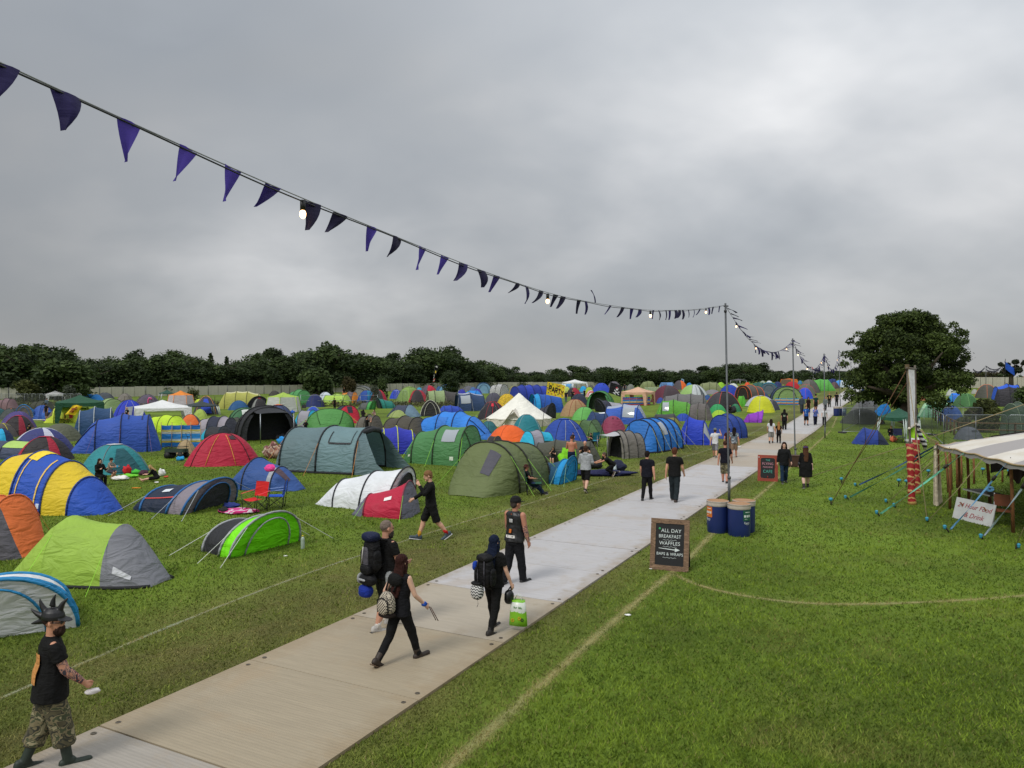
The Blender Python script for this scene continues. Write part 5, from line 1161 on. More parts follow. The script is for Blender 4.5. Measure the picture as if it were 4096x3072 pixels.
T('G',1478,1068,2058,1335,'tunnel',20,'dark blue dome tent beside the green gazebo under the tree',hoops=[(-.12,.64,1.0),(.24,.50,.84)],L=1.7,H=.85,cols=['22387f','22387f','1d2438'],sleeve='151c38',nose=(.34,.30))
T('S',928,1040,1335,1345,'gazebo',55,'dark green gazebo with white splayed legs under the big tree',roof='1f4a38',leg='b4c0ba',valance=.10,rise=.34,legw=.08)
T('S',1180,1200,1372,1318,'dome',60,'acid green dome tent right of the green gazebo',cols='8fc024',sleeve='6a8f22')
T('H',400,868,965,1125,'tunnel',12,'mint green tunnel tent behind mesh panels right of the trunk',hoops=H3,L=2.2,cols='5f9272',sleeve='2f4a3a',roof=('9cbf9e',.40,.62),nose=(.2,.14))
T('H',735,938,1168,1215,'dome',70,'blue dome tent behind mesh panels, left of the broom bush',cols='2c569c',sleeve='234680',p=2.5)
T('H',990,745,1420,960,'dome',60,'dark green dome tent behind the broom bush',cols='365f34',sleeve='6f9c60')
T('H',890,730,1178,885,'tunnel',25,'bright blue tent with cyan front behind the dark green dome',hoops=H2,L=1.6,cols=['1f84c8','1f6ad0','2458b8'],nose=(.3,.3))
T('H',870,560,1060,760,'dome',60,'white and green tent glimpsed through the tree right of the banner',cols=['8a9a84','a4a8a2','8a9a84','a4a8a2'])
T('H',1405,474,1760,625,'gazebo',55,'grey gazebo with dark opening beyond the broom bush',roof='66687a',leg='70727a',walls=[None,'2c2c32','5a5c6a','5a5c6a'],valance=.06,rise=.20)
T('H',1640,572,2180,940,'tunnel',15,'large charcoal tent with bright blue roof beyond the broom bush',hoops=H3,L=2.0,H=.9,cols='2e2c32',sleeve='22232a',roof=('2450b4',.30,.62),nose=(.12,.12))
T('H',1376,592,1760,800,'dome',75,'grey dome tent with orange poles beyond the broom bush',cols='46463f',sleeve='c8602c',p=2.4)
T('H',1615,470,1952,600,'dome',70,'white dome tent with blue door in the far right crowd',cols='a8bcc4',door=('2a3f86',0),sleeve='c4ccd0')
T('H',1690,440,1960,540,'tunnel',15,'royal blue tent at the back of the far right crowd',hoops=H3,L=2.0,cols='1f44b0')
T('H',1955,460,2130,550,'dome',60,'rust orange dome tent in the far right crowd',cols='a04e30')
T('H',2110,455,2330,570,'dome',60,'brown orange tent at the far right edge under the pale fence',cols='9a5432')
T('H',2000,510,2240,620,'dome',65,'teal blue dome tent at the far right edge',cols='1f6f92')
T('H',1470,450,1640,520,'dome',65,'steel grey tent in the far right crowd behind the grey gazebo',cols='63676a')
T('H',1950,630,2130,730,'dome',60,'mustard yellow tent patch right of the charcoal tent',cols='b8962a')
T('H',1785,890,2420,1480,'tunnel',160,'big dark green tunnel tent at the right edge behind mesh panels',hoops=H3,L=1.9,H=1.0,cols='37463a',sleeve='5c6a58',nose=(.14,.2))
T('H',1020,1320,1490,1530,'dome',75,'slate grey dome tent peeking over the marquee roof',cols='4a4f57',sleeve='2b2e33',patch=[(0,.9,.35,.46,'22252c','vent')])
FAR=[('E',-60,228,90,300,'6a6a40','olive dome tent at the back left of the bell tent'),('D',1480,205,1600,268,'3a5a86','dull blue dome tent between grey domes in the far row'),('D',2150,195,2300,300,'7a7350','khaki dome tent behind the turquoise one in the far row'),
       ('D',900,195,1000,265,'2b4f80','navy blue dome tent left of the steel blue hoop tent'),('D',560,215,660,270,'2a88a8','turquoise dome tent sliver left of the red dome'),('E',1980,200,2120,290,'6a6c66','ash grey dome tent left of the peach gazebo'),('E',1900,210,2010,290,'3c3f42','charcoal tent among people left of the peach gazebo'),
       ('E',1310,210,1420,290,'4c4c46','dark grey dome tent below the right end of the wide white gazebo'),('E',700,215,830,300,'2a5c9a','blue tent showing above the yellow party flag'),('F',800,172,900,240,'2070b0','blue dome tent right of the bright orange striped tent'),('F',160,150,260,220,'c2c6c4','white tent tip behind the olive tunnel'),
       ('F',1260,125,1370,190,'a8b0b4','pale dome tent behind the khaki tunnel'),('F',1340,142,1430,190,'4a6a90','blue grey dome tent left of the far white gazebo'),('F',1530,185,1700,250,'b4b8b4','pale tent tip over the deep blue dome'),('F',1810,165,1910,230,'c84a24','orange red tent tip above the brown grey tent'),('F',2050,140,2160,200,'8a9484','pale sage dome tent in the far row behind the deep teal tunnel'),
       ('F',2170,140,2290,200,'b9bfc2','white tent left of the white gazebo between the poles'),('G',225,320,300,385,'7d7a3a','olive yellow tent beside the scarlet dome'),('G',515,262,600,320,'2b6a92','petrol tent tip behind the grey dome row'),('G',700,225,815,300,'86a83c','lime dome tent left of the large grass green tunnel'),('G',1390,280,1480,365,'5f88a8','pale blue dome tent touching the far end of the track'),
       ('F',1105,355,1230,460,'2a4a7c','navy tent behind the grey and red roofed dome'),('F',1110,295,1390,365,'6c6b6f','grey tent wall behind the grey and red roofed dome'),('F',290,430,420,520,'2a3c86','blue tent tip left of the long mid grey tunnel'),('F',1560,480,1740,650,'2a6a48','dark green tent behind the seated campers'),('H',1640,455,1730,520,'4a6a98','blue dome tent at the back of the far right crowd, left of royal blue'),
       ('H',1300,640,1420,740,'8a8c86','pale grey tent at the tree edge right of the banner'),('H',420,780,520,860,'a05a3a','rusty striped tent beyond the tree trunk'),('H',2060,600,2190,720,'3a3a42','dark tent by the right edge bush'),('D',1200,210,1300,280,'9aa4a8','pale dome tent right of the steel blue hoop tent'),('C',2080,560,2200,640,'5a5c5c','low grey dome tent on open grass, right of the small green pop-up')]
for i,(z_,a,b_,c,d,colr,lb)in enumerate(FAR[:-1]):
 T(z_,a,b_,c,d,'dome',50+(i*37)%45,lb,cols=colr,sleeve='2a2b2e' if i%2 else None,p=2.5)
# ================================================================= people
REMESH=[]
def remesh(name,mb,mat,parent,vox,smooth_=3,disp=0.0):
 o=mb.build(name,mat,parent);md=o.modifiers.new('r','REMESH');md.mode='VOXEL';md.voxel_size=vox;md.use_smooth_shade=True
 if smooth_:sm=o.modifiers.new('s','SMOOTH');sm.iterations=smooth_;sm.factor=.5
 REMESH.append(o);return o
def flush_remesh():
 if not REMESH:return
 bpy.context.view_layer.update();dg=bpy.context.evaluated_depsgraph_get();out=[]
 for o in REMESH:out.append(bpy.data.meshes.new_from_object(o.evaluated_get(dg)))
 for o,me in zip(REMESH,out):
  m=o.data.materials[0]if o.data.materials else None;old=o.data;o.modifiers.clear();o.data=me;me.name=o.name
  me.materials.clear()
  if m:me.materials.append(m)
  me.polygons.foreach_set('use_smooth',[True]*len(me.polygons));bpy.data.meshes.remove(old)
  nm=o.name.split('.')[0];amp=0 if nm in('body','boot','shoe','hat')else .008
  if amp and len(me.vertices)>20:
   n_=len(me.vertices);c=np.empty(n_*3);me.vertices.foreach_get('co',c);c=c.reshape(-1,3);nr=np.empty(n_*3);me.vertices.foreach_get('normal',nr);nr=nr.reshape(-1,3);ph=(hash(o.name)%97)*.3 if False else len(me.vertices)%97*.3
   if nm in('hair','beard'):d=.006*np.sin(c[:,0]*210+c[:,1]*160+3*np.sin(c[:,2]*18)+ph)
   else:
    q1_=np.sin(c[:,2]*26+3.2*np.sin(c[:,0]*9+ph)+2.5*np.sin(c[:,1]*11));q2_=np.sin(c[:,0]*34+c[:,2]*21+2*np.sin(c[:,1]*17+ph));d=amp*(.6*np.sign(q1_)*np.abs(q1_)**1.5+.45*q2_)
   d=np.maximum(d,-.0015)
   me.vertices.foreach_set('co',(c+nr*d[:,None]).ravel());me.update()
 REMESH.clear()
POSES={
 'stand':dict(L=(2,4,0),Rr=(-3,2,0),aL=(4,9,14,4),aR=(2,9,16,4)),
 'walkL':dict(L=(24,6,8),Rr=(-18,22,-32),aL=(-20,8,14,2),aR=(22,8,26,6),lean=3),
 'walkR':dict(Rr=(24,6,8),L=(-18,22,-32),aR=(-18,8,14,2),aL=(22,8,26,6),lean=3),
 'stepL':dict(L=(13,4,4),Rr=(-10,14,-14),aL=(-10,10,12,2),aR=(12,10,22,4),lean=2),
 'stepR':dict(Rr=(13,4,4),L=(-10,14,-14),aR=(-10,10,12,2),aL=(12,10,22,4),lean=2),
 'chair':dict(L=(72,62,0),Rr=(60,40,10),aL=(24,12,50,14),aR=(28,10,55,12),lean=-16,sit=1),
 'chairR':dict(L=(82,85,0),Rr=(86,88,0),aL=(30,12,80,20),aR=(30,14,80,20),lean=6,sit=1),
 'ground':dict(L=(82,105,0),Rr=(78,100,0),aL=(40,14,50,20),aR=(40,14,50,20),lean=16,sit=1),
 'legsout':dict(L=(86,6,50),Rr=(84,10,50),aL=(30,10,60,14),aR=(30,10,60,14),lean=30,sit=1),
 'kneel':dict(L=(60,122,-60),Rr=(8,96,-80),aL=(66,6,10,6),aR=(62,6,12,6),lean=52),
 'photo':dict(L=(2,3,0),Rr=(-3,2,0),aL=(62,18,105,30),aR=(62,18,105,30)),
}
def person(zm,xc,ytop,yfoot,yaw,pose,cl,label,lod=1,tall=None,group=None,**over):
 P=dict(L=(0,0,0),Rr=(0,0,0),aL=(0,8,10,2),aR=(0,8,10,2),lean=0,head=(0,0),sit=0);P.update(POSES[pose]);P.update(over)
 bw=1.06*cl.get('build',1.0);fem=cl.get('fem',0)
 ln=R(P['lean']);u=Vector((0,math.sin(ln),math.cos(ln)));f=Vector((0,math.cos(ln),-math.sin(ln)));X=Vector((1,0,0))
 pel=Vector((0,0,0));J={}
 for s,k in((-1,'L'),(1,'Rr')):
  th,kn,ft=P[k];hip=Vector((s*.048,0,-.03));sp_=P.get('splay',.035)*s
  d1=Vector((sp_,math.sin(R(th)),-math.cos(R(th)))).normalized();knee=hip+d1*.245;a2=th-kn
  d2=Vector((sp_*.3,math.sin(R(a2)),-math.cos(R(a2)))).normalized();ank=knee+d2*.235
  ff=ft;d3=Vector((s*.12,math.cos(R(ff)),math.sin(R(ff)))).normalized();toe=ank+d3*.115;dn=Vector((0,math.sin(R(ff)),-math.cos(R(ff))))
  heel=ank-d3*.03+dn*.026;toe=toe+dn*.028
  J[k]=(hip,knee,ank,heel,toe,d3,dn)
 sh_t=.278;sw=.108*(1 if not fem else .92)*(.94+.06*bw)
 for s,k in((-1,'aL'),(1,'aR')):
  pi_,ab,el,inw=P[k];sh=pel+u*sh_t+X*s*sw
  d1=Vector((s*math.sin(R(ab)),math.sin(R(pi_))*math.cos(R(ab)),-math.cos(R(pi_))*math.cos(R(ab)))).normalized();elb=sh+d1*.17;q=pi_+el
  d2=Vector((s*(math.sin(R(ab))-math.sin(R(inw))*1.6),math.sin(R(q)),-math.cos(R(q)))).normalized();wr_=elb+d2*.148
  J[k]=(sh,elb,wr_,d2,wr_+d2*.095)
 nb=pel+u*.305;hp,hy=R(P['head'][0]),R(P['head'][1])
 nk=nb+(u*.6+Vector((0,math.sin(hp)*.5,0))+Vector((0,0,.4))).normalized()*.046
 HR=Matrix.Rotation(-hy,3,'Z')@Matrix.Rotation(-hp,3,'X');hc=nk+HR@Vector((0,.012,.056))
 pts=[hc+Vector((0,0,.068))]+[J[k][i]for k in('L','Rr')for i in(3,4,1)]+[J[k][i]for k in('aL','aR')for i in(1,2)]+[pel-u*.08-f*(.05 if P['sit']else 0)]
 zmin=min(p.z for p in pts);off=Vector((0,0,-zmin));yw=-R(yaw)
 px0=pxl(zm,xc,ytop);px1=pxl(zm,xc,yfoot)
 loc,H,_=fit([p+off for p in pts],(px0[0]-5,px0[1],px0[0]+5,px1[1]),yw,'h')
 if P.get('raise_'):off=off+Vector((0,0,P['raise_']/H))
 o=empty('person',loc,yw,label,'person',group)
 vox=(.0085,.013,.024)[lod]if lod<3 else .03
 def W(p):return(p+off)*H
 sk=skin(cl.get('skin','b98468'))
 def ringp(t,rx,ry,dy=0.0,n=14):return[W(pel+u*t+X*(rx*math.cos(2*math.pi*k/n))+f*(ry*math.sin(2*math.pi*k/n)+dy))for k in range(n)]
 hw=1.07 if fem else 1.0;bel=(bw-1)*.5
 TOR=[(-.075,.055,.045,0),(-.03,.094*hw*bw,.070*bw,-.004),(.03,.090*bw*(1 if not fem else .97),.066*bw,.004+bel*.02),(.09,.083*bw*(.9 if fem else 1),.062*bw+bel*.02,.006+bel*.03),(.16,.092*(.7+.3*bw),.066,.006),(.23,.104*sw/.108,.067+(.012 if fem else 0),.004+(.008 if fem else 0)),(.272,.098*sw/.108,.054,-.002),(.298,.060,.042,-.004),(.315,.036,.036,0)]
 # --- body: one continuous surface
 B=MB();S_=H;kt_=.90 if cl.get('top')else 1;kb_=.90 if cl.get('bottom')else 1
 B.rings([ringp(t_[0],t_[1]*(kb_ if t_[0]<.05 else kt_ if t_[0]<.31 else 1),t_[2]*(kb_ if t_[0]<.05 else kt_ if t_[0]<.31 else 1),t_[3])for t_ in TOR])
 B.cap(W(nb-u*.015),.036*S_,W(nk+Vector((0,0,.02))),.033*S_)
 hcW=W(hc)
 HS=1.07
 def hd(x,y,z):return hcW+(HR@Vector((x,y,z)))*S_*HS
 B.ell(hcW+(HR@Vector((0,-.006,.012)))*S_,(.0487*S_,.061*S_,.059*S_),HR);B.ell(hd(0,.012,-.022),(.0385*S_,.045*S_,.046*S_),HR)
 B.ell(hd(0,.054,-.010),(.0085*S_,.012*S_,.014*S_),HR,8,6);B.ell(hd(0,.048,.010),(.026*S_,.010*S_,.008*S_),HR,8,6);B.ell(hd(0,.047,-.034),(.017*S_,.009*S_,.006*S_),HR,8,6);B.ell(hd(0,.042,-.056),(.016*S_,.014*S_,.012*S_),HR,8,6)
 for s in(-1,1):B.ell(hd(s*.046,-.004,-.006),(.007*S_,.012*S_,.019*S_),HR,8,6)
 ar=.97+.25*(bw-1)if not fem else .84
 for k,s in(('aL',-1),('aR',1)):
  sh,el,wr_,d2,hd_=J[k];sk_=.78 if cl.get('top',('tank',))[0]not in('tank','vest')else 1;B.cap(W(sh),.036*S_*ar*sk_,W(el),.0265*S_*ar*(1 if sk_==1 or cl['top'][0]=='tee' else .85));m_=el.lerp(wr_,.3);B.cap(W(el),.0255*S_*ar,W(m_),.0265*S_*ar);B.cap(W(m_),.0265*S_*ar,W(wr_),.0175*S_*ar)
  side=Vector((0,1,0))-d2*d2.y;side=side.normalized()if side.length>.1 else Vector((1,0,0));nrm=d2.cross(side)*s
  B.cap(W(wr_),.016*S_,W(wr_+d2*.045),.020*S_)
  if lod<2:
   cu=P.get('curl',.5)
   for q,(o_,l_)in enumerate(((.016,.040),(.0055,.046),(-.005,.043),(-.015,.034))):
    p0=wr_+d2*.050+side*o_;p1=p0+(d2*math.cos(cu*.7)+nrm*math.sin(cu*.7)*-1).normalized()*l_*.55;p2=p1+(d2*math.cos(cu*1.7)-nrm*math.sin(cu*1.7)).normalized()*l_*.5
    B.cap(W(p0),.0062*S_,W(p1),.0056*S_,6);B.cap(W(p1),.0056*S_,W(p2),.0048*S_,6)
   t0=wr_+d2*.018+side*.016;t1=t0+(d2*.75+side*.65).normalized()*.024;B.cap(W(t0),.0075*S_,W(t1),.0065*S_,6);B.cap(W(t1),.0065*S_,W(t1+(d2*.95-nrm*.3).normalized()*.02),.0055*S_,6)
  else:B.cap(W(wr_+d2*.04),.019*S_,W(wr_+d2*.082),.014*S_)
 lw=(1.06+.5*(bw-1))*(1.05 if fem else 1);cov=.70 if cl.get('bottom',('',))[0]in('long','slim','baggy','flare')else .93 if cl.get('bottom',('',))[0]=='shorts' else 1
 for k in('L','Rr'):
  hip,kn,an,he,to,d3,dn=J[k];B.cap(W(hip),.053*S_*lw*min(cov,.82),W(kn),.034*S_*lw*cov);cf=kn.lerp(an,.32)-Vector((0,.008,0));c2=cov if cov!=.93 else 1;B.cap(W(kn),.034*S_*lw*c2,W(cf),.0355*S_*lw*c2);B.cap(W(cf),.0345*S_*lw*c2,W(an),.0215*S_)
  B.cap(W(he),.020*S_,W(to),.016*S_)
 remesh('body',B,sk if 'bodymat' not in cl else cl['bodymat'],o,vox)
 def mt(c):return cloth(c)if isinstance(c,str)else c
 # --- clothes
 top=cl.get('top');cv=vox*1.15
 if top:
  ty,tcol=top[0],top[1];mb=MB();pad={'hoodie':.020,'long':.010,'coat':.018}.get(ty,.012);hem={'hoodie':-.045,'coat':-.10,'vest':-.03}.get(ty,-.05);hem=top[2]if len(top)>2 else hem
  R_=[(hem,.094*hw*bw+pad*.9,.072*bw+pad*.9,-.002)]+[(t_,rx+pad,ry+pad*.8,dy)for t_,rx,ry,dy in TOR[2:7]]+[(.300,.068+pad*.3,.050+pad*.3,-.004),(.318 if ty!='hoodie' else .33,.046,.044,0)]
  mb.rings([ringp(*q)for q in R_])
  fr={'tee':.62,'tank':0,'vest':0,'long':2,'hoodie':2,'coat':2,'roll':1.45}[ty]
  for k in('aL','aR'):
   sh,el,wr_,d2,_h=J[k];a0=sh-(el-sh)*.08;mb.cap(W(nb-u*.022+(sh-nb)*.25),.036*S_,W(sh-u*.006+(nb-sh)*.12),.037*S_)
   if fr==0:mb.ell(W(sh-X*(.012 if k=='aR' else-.012)),(.030*S_,.034*S_,.03*S_),None,8,6)
   elif fr<=1:mb.cap(W(sh.lerp(el,.05)-u*.004),.0375*S_*ar,W(sh.lerp(el,.3)),.0395*S_*ar);mb.tube([W(sh.lerp(el,.1)),W(sh.lerp(el,fr))],[.041*S_*ar,.0415*S_*ar],10)
   else:
    g=.008 if ty=='hoodie' else .004;mb.cap(W(sh.lerp(el,.04)-u*.004),(.034+g)*S_*ar,W(el),(.029+g)*S_*ar);mb.tube([W(el),W(el.lerp(wr_,.95 if fr==2 else .35))],[(.029+g)*S_*ar,(.023+g)*S_],10)
  if ty=='hoodie':mb.ell(W(nb-f*.045+u*.005),(.062*S_,.036*S_,.034*S_));
  remesh({'tee':'t_shirt','tank':'tank_top','vest':'waistcoat','long':'jumper','hoodie':'hoodie','coat':'jacket','roll':'shirt'}[ty],mb,mt(tcol),o,cv)
 bot=cl.get('bottom')
 if bot:
  ty,bc=bot[0],bot[1];mb=MB();pd=.010 if ty!='slim' else .004
  if ty in('skirt','dress'):
   kl,kr=J['L'][1],J['Rr'][1];mid=(kl+kr)/2;drop=bot[2]if len(bot)>2 else .95
   rows=[ringp(.05,.09*bw*hw+.012,.07*bw+.012),ringp(-.03,.098*hw*bw+.014,.080*bw+.012)]
   for q in(.35,.7,drop):
    c=Vector((mid.x*q,mid.y*q,-.03+(mid.z+.03)*q));sx=.102*bw*hw+abs(kr.x-kl.x)*.05*q;sy=.082*bw+abs(kr.y-kl.y)*.42*q
    rows.append([W(c+X*(sx*math.cos(2*math.pi*k/14))+Vector((0,1,0))*(sy*math.sin(2*math.pi*k/14)))for k in range(14)])
   mb.rings(rows)
  else:
   mb.rings([ringp(.035,.088*bw+.003,.064*bw+.003,.003+bel*.02),ringp(-.02,.092*hw*bw+pd*.2,.069*bw+pd*.2),ringp(-.06,.086*hw*bw+pd*.5,.064*bw),ringp(-.085,.05,.045)])
   for k in('L','Rr'):
    hip,kn,an=J[k][:3];h0=hip+Vector((0,0,.01))
    if ty=='shorts':q=bot[2]if len(bot)>2 else .95;mb.cap(W(h0),.060*S_*lw,W(hip.lerp(kn,.4)),.056*S_*lw);mb.tube([W(hip.lerp(kn,.3)),W(hip.lerp(kn,min(q,1.0))),W(kn.lerp(an,max(0,q-1)))],[.057*S_*lw,.053*S_*lw,.052*S_*lw],12)
    else:
     w0,w1,w2={'long':(.058,.043,.036),'slim':(.054,.037,.027),'baggy':(.064,.056,.054),'flare':(.057,.042,.044)}[ty];e_=bot[2]if len(bot)>2 else .97
     h0=hip.lerp(kn,.10);mb.cap(W(h0),w0*.96*S_*lw,W(kn),w1*S_*lw);mb.tube([W(kn),W(kn.lerp(an,.5)),W(kn.lerp(an,e_))],[w1*S_*lw,(w1*.55+w2*.45)*S_*lw,w2*S_*lw],12)
  remesh({'shorts':'shorts','skirt':'skirt','dress':'dress'}.get(ty,'trousers'),mb,mt(bc),o,cv)
 for k in('L','Rr'):
  hip,kn,an,he,to,d3,dn=J[k]
  if cl.get('sock'):mb=MB();c_=cl['sock'][0 if k=='L' else-1];mb.tube([W(an.lerp(kn,.34)),W(an+dn*.01)],[.029*S_,.027*S_],10);mb.build('sock',mt(c_),o)
  if cl.get('shoe'):
   sc_,ty=cl['shoe'][0],cl['shoe'][1]if len(cl['shoe'])>1 else 'shoe';mb=MB();mb.cap(W(he-dn*.004),.027*S_,W(to-dn*.002),.0235*S_);mb.cap(W(he-dn*.018),.026*S_,W(an+d3*.02),.027*S_)
   if ty in('boot','welly'):q=.30 if ty=='boot' else .80;mb.tube([W(an),W(an.lerp(kn,q*.5)),W(an.lerp(kn,q))],[.030*S_,.033*S_,.036*S_*(1.15 if ty=='welly' else 1)],12)
   so_=remesh('boot' if ty!='shoe' else 'shoe',mb,plain(sc_,.6,0,.1,20),o,cv)
   if lod<2:
    ms=MB();rt=d3.cross(dn).normalized();c0=[he+dn*.018-d3*.026,to+dn*.014+d3*.020];rr=[]
    for q,w_ in((0,.020),(.25,.026),(.6,.028),(.9,.022),(1,.012)):
     p=c0[0].lerp(c0[1],q);rr.append([W(p+rt*w_+dn*.010),W(p-rt*w_+dn*.010),W(p-rt*w_),W(p+rt*w_)])
    ms.rings(rr);ms.build('sole',plain(cl.get('sole','b8b4ab'),.7),so_)
 hr=cl.get('hair')
 if hr:
  hc_,st=hr[0],hr[1];mb=MB()
  if st=='buzz':mb.ell(hd(0,-.012,.018),(.0503*S_,.060*S_,.058*S_),HR)
  elif st!='bald':
   mb.ell(hd(0,-.010,.022),(.0535*S_,.0645*S_,.059*S_),HR);mb.ell(hd(0,-.032,-.012),(.046*S_,.034*S_,.043*S_),HR)
   if st in('long','mid','wild'):
    dl={'long':.20,'mid':.10,'wild':.11}[st];bk=pel+u*(.30-dl)-f*.078
    rows=[]
    for q in range(6):
     t_=q/5;c=hc+HR@Vector((0,-.022,.0));c=c.lerp(bk,t_);w_=(.052+.014*math.sin(t_*3))*(1.25 if st=='wild' else 1)*(1-.25*t_**3);d_=.036-.014*t_
     rows.append([W(c+X*(w_*math.cos(2*math.pi*k/12))+f*(d_*math.sin(2*math.pi*k/12)))for k in range(12)])
    mb.rings(rows)
    for s in(-1,1):mb.cap(hd(s*.045,.008,.01),.016*S_,W(hc+X*s*.052+Vector((0,-.01,-.02-dl*.5))),.014*S_)
  if st!='bald':remesh('hair',mb,cloth(hc_,.3,40),o,vox)
 if cl.get('beard'):mb=MB();mb.ell(hd(0,.030,-.052),(.037*S_,.036*S_,.036*S_*cl.get('blen',1.0)),HR);remesh('beard',mb,cloth(cl['beard'],.3,40),o,vox)
 ht=cl.get('hat')
 if ht:
  ty,hcol=ht[0],ht[1];mb=MB()
  def hp_(x,y,z):return hd(x,y,z)
  if ty in('cap','horns'):
   rows=[[hp_(.054*r_*math.cos(2*math.pi*k/16),-.006+.064*r_*math.sin(2*math.pi*k/16),z)for k in range(16)]for r_,z in((1.0,.014),(1.02,.035),(.86,.062),(.5,.080),(.1,.086))];mb.rings(rows)
   vs_=[hp_(.046*math.cos(a),.044+.062*math.sin(a),.016-.012*math.sin(a))for a in[math.pi*k/8 for k in range(9)]]
   mb.add(vs_+[v+Vector((0,0,.006*S_))for v in vs_],[tuple(range(9)),tuple(range(17,8,-1))]+[(k,k+1,k+10,k+9)for k in range(8)])
   if ty=='horns':
    for(y0,z0,dy,dz,lnn,cv_)in((.030,.078,.25,1.0,.085,.028),(-.012,.088,-.15,1.0,.085,.030),(-.050,.068,-.75,.75,.085,.030),(-.066,.040,-1.0,.25,.085,.028),(-.060,.016,-.95,-.35,.080,.024)):
     d_=Vector((0,dy,dz)).normalized();nr=Vector((0,d_.z,-d_.y));pts_=[]
     for q in range(6):t_=q/5;pts_.append(Vector((0,y0,z0-.01))+d_*lnn*t_+nr*cv_*t_*t_*(1 if dz>0 else .2))
     mb.tube([hp_(*p)for p in pts_],[.022*S_,.020*S_,.017*S_,.013*S_,.009*S_,.003*S_],8)
  elif ty=='wide':
   mb.rings([[hp_(r_*math.cos(2*math.pi*k/18),-.006+r_*math.sin(2*math.pi*k/18),z+.008*math.cos(4*math.pi*k/18)*(r_>.07))for k in range(18)]for r_,z in((.055,.020),(.100,.014),(.102,.020),(.058,.030),(.052,.072),(.034,.084),(.004,.080))])
  elif ty=='tall':mb.rings([[hp_(r_*math.cos(2*math.pi*k/12),-.006+r_*math.sin(2*math.pi*k/12),z)for k in range(12)]for r_,z in((.05,.02),(.052,.07),(.048,.13),(.03,.14))])
  elif ty=='band':mb.rings([[hp_(.053*math.cos(2*math.pi*k/16),-.006+.063*math.sin(2*math.pi*k/16),z)for k in range(16)]for z in(.02,.05)])
  remesh('hat',mb,mt(hcol),o,vox,2)
 if lod<2 and abs(((yaw+P['head'][1]+180)%360)-180)>50:
  for s in(-1,1):mb=MB();mb.ell(hd(s*.019,.049,.001),(.0075*S_,.005*S_,.005*S_),HR,8,6);mb.build('eye',plain('1d1a18',.3),o)
 if cl.get('glasses'):
  mb=MB();mb.tube([hd(-.046,.0,.004),hd(-.044,.050,.004),hd(0,.060,.003),hd(.044,.050,.004),hd(.046,.0,.004)],.0035*S_,5)
  for s in(-1,1):mb.ell(hd(s*.021,.056,.001),(.018*S_,.006*S_,.012*S_),HR,8,6)
  mb.build('sunglasses',plain('0c0c0d',.2),o)
 for k in cl.get('tattoo',[]):
  sh,el,wr_=J[k][:3];mb=MB();mb.tube([W(sh.lerp(el,.62)),W(el),W(el.lerp(wr_,.3)),W(el.lerp(wr_,.95))],[.029*S_*ar,.0275*S_*ar,.0285*S_*ar,.0195*S_],14,False);mb.build('tattoo',TATTOO,o)
 for(nm,t0,t1,x0,x1,colr,side)in cl.get('print',[]):
  rows=[]
  for i in range(7):
   t_=t0+(t1-t0)*i/6;rx=np.interp(t_,[q[0]for q in TOR],[q[1]for q in TOR])+.013;ry=np.interp(t_,[q[0]for q in TOR],[q[2]for q in TOR])+.0105;row=[]
   for k in range(9):
    x_=x0+(x1-x0)*k/8;y_=side*ry*math.sqrt(max(0,1-(x_/rx)**2));row.append(W(pel+u*t_+X*x_+f*(y_+side*.004)))
   rows.append(row)
  v,f_=strip(rows);mesh(nm,v,f_,mt(colr),True,o)
 info=dict(o=o,H=H,J=J,W=W,u=u,f=f,pel=pel,hd=hd,X=X,loc=loc,yw=yw,TOR=TOR)
 return info
def world(info,p):
 """local body point -> world"""
 return Matrix.Translation(info['loc'])@Matrix.Rotation(info['yw'],4,'Z')@info['W'](p)
CAMO=blotch(['4b4630','2a2a1e','6d6448','3a4028','8a8264'],7.0,stretch=(1,1,1.6),name='camouflage')
TATTOO=blotch(['b8836a','3c3a42','b98a74','5a4c50','c08c74','7a3f3c','34343c'],14.0,name='tattooed_skin')
NAVYC,BLK='10121c','0b0b0d'
# ---- people near the camera
def JEANS(h='1d2836'):return cloth(h,.35,5)
BPP='people walking along the trackway'
p1=person('U',345,640,1652,52,'stepR',dict(tattoo=('aR','aL'),top=('tee',BLK,-.085),bottom=('baggy',CAMO,.50),shoe=('1d2a20','welly'),sole='24301f',hair=('2a1c16','buzz'),beard='2f1f18',blen=1.15,hat=('horns',plain('0e0e11',.45,0,.1,10)),glasses=1,build=1.28,print=[('back_print',.03,.22,-.062,.062,'b9824a',-1)]),'man in camouflage trousers and inflatable horned black hat, bottom left corner',0,aR=(20,10,24,10),aL=(-6,10,14,4),head=(2,34),curl=1.0)
p2=person('T',425,10,1190,42,'stepL',dict(top=('tee',BLK),bottom=('shorts','1b1d18',.98),shoe=('a8a49e',),sock=('c9c6c0',),sole='2a2522',skin='b5846c',hair=('6f6259','buzz'),beard='3a332e',blen=1.4,build=1.24),'bearded balding man in black carrying a tall rucksack',0,aR=(14,10,60,18),head=(4,18))
p3=person('T',545,375,1570,38,'walkR',dict(top=('tank','111216',-.07),bottom=('slim','0f1013'),shoe=('2b2018','boot'),sole='5a4632',skin='d0a68e',hair=('2e1610','long'),fem=1),'red haired woman in black with a checked backpack',0,aL=(-18,22,40,0),aR=(16,12,30,4))
p4=person('O',372,505,1600,34,'stepL',dict(top=('tee',BLK),bottom=('slim','0e0f12'),shoe=('191513','boot'),sole='3a2c22',skin='cfa38c',hair=('0f1b30','long'),fem=1,build=1.08),'blue haired woman in black under a large rucksack, carrying shopping',0,aR=(12,12,10,2))
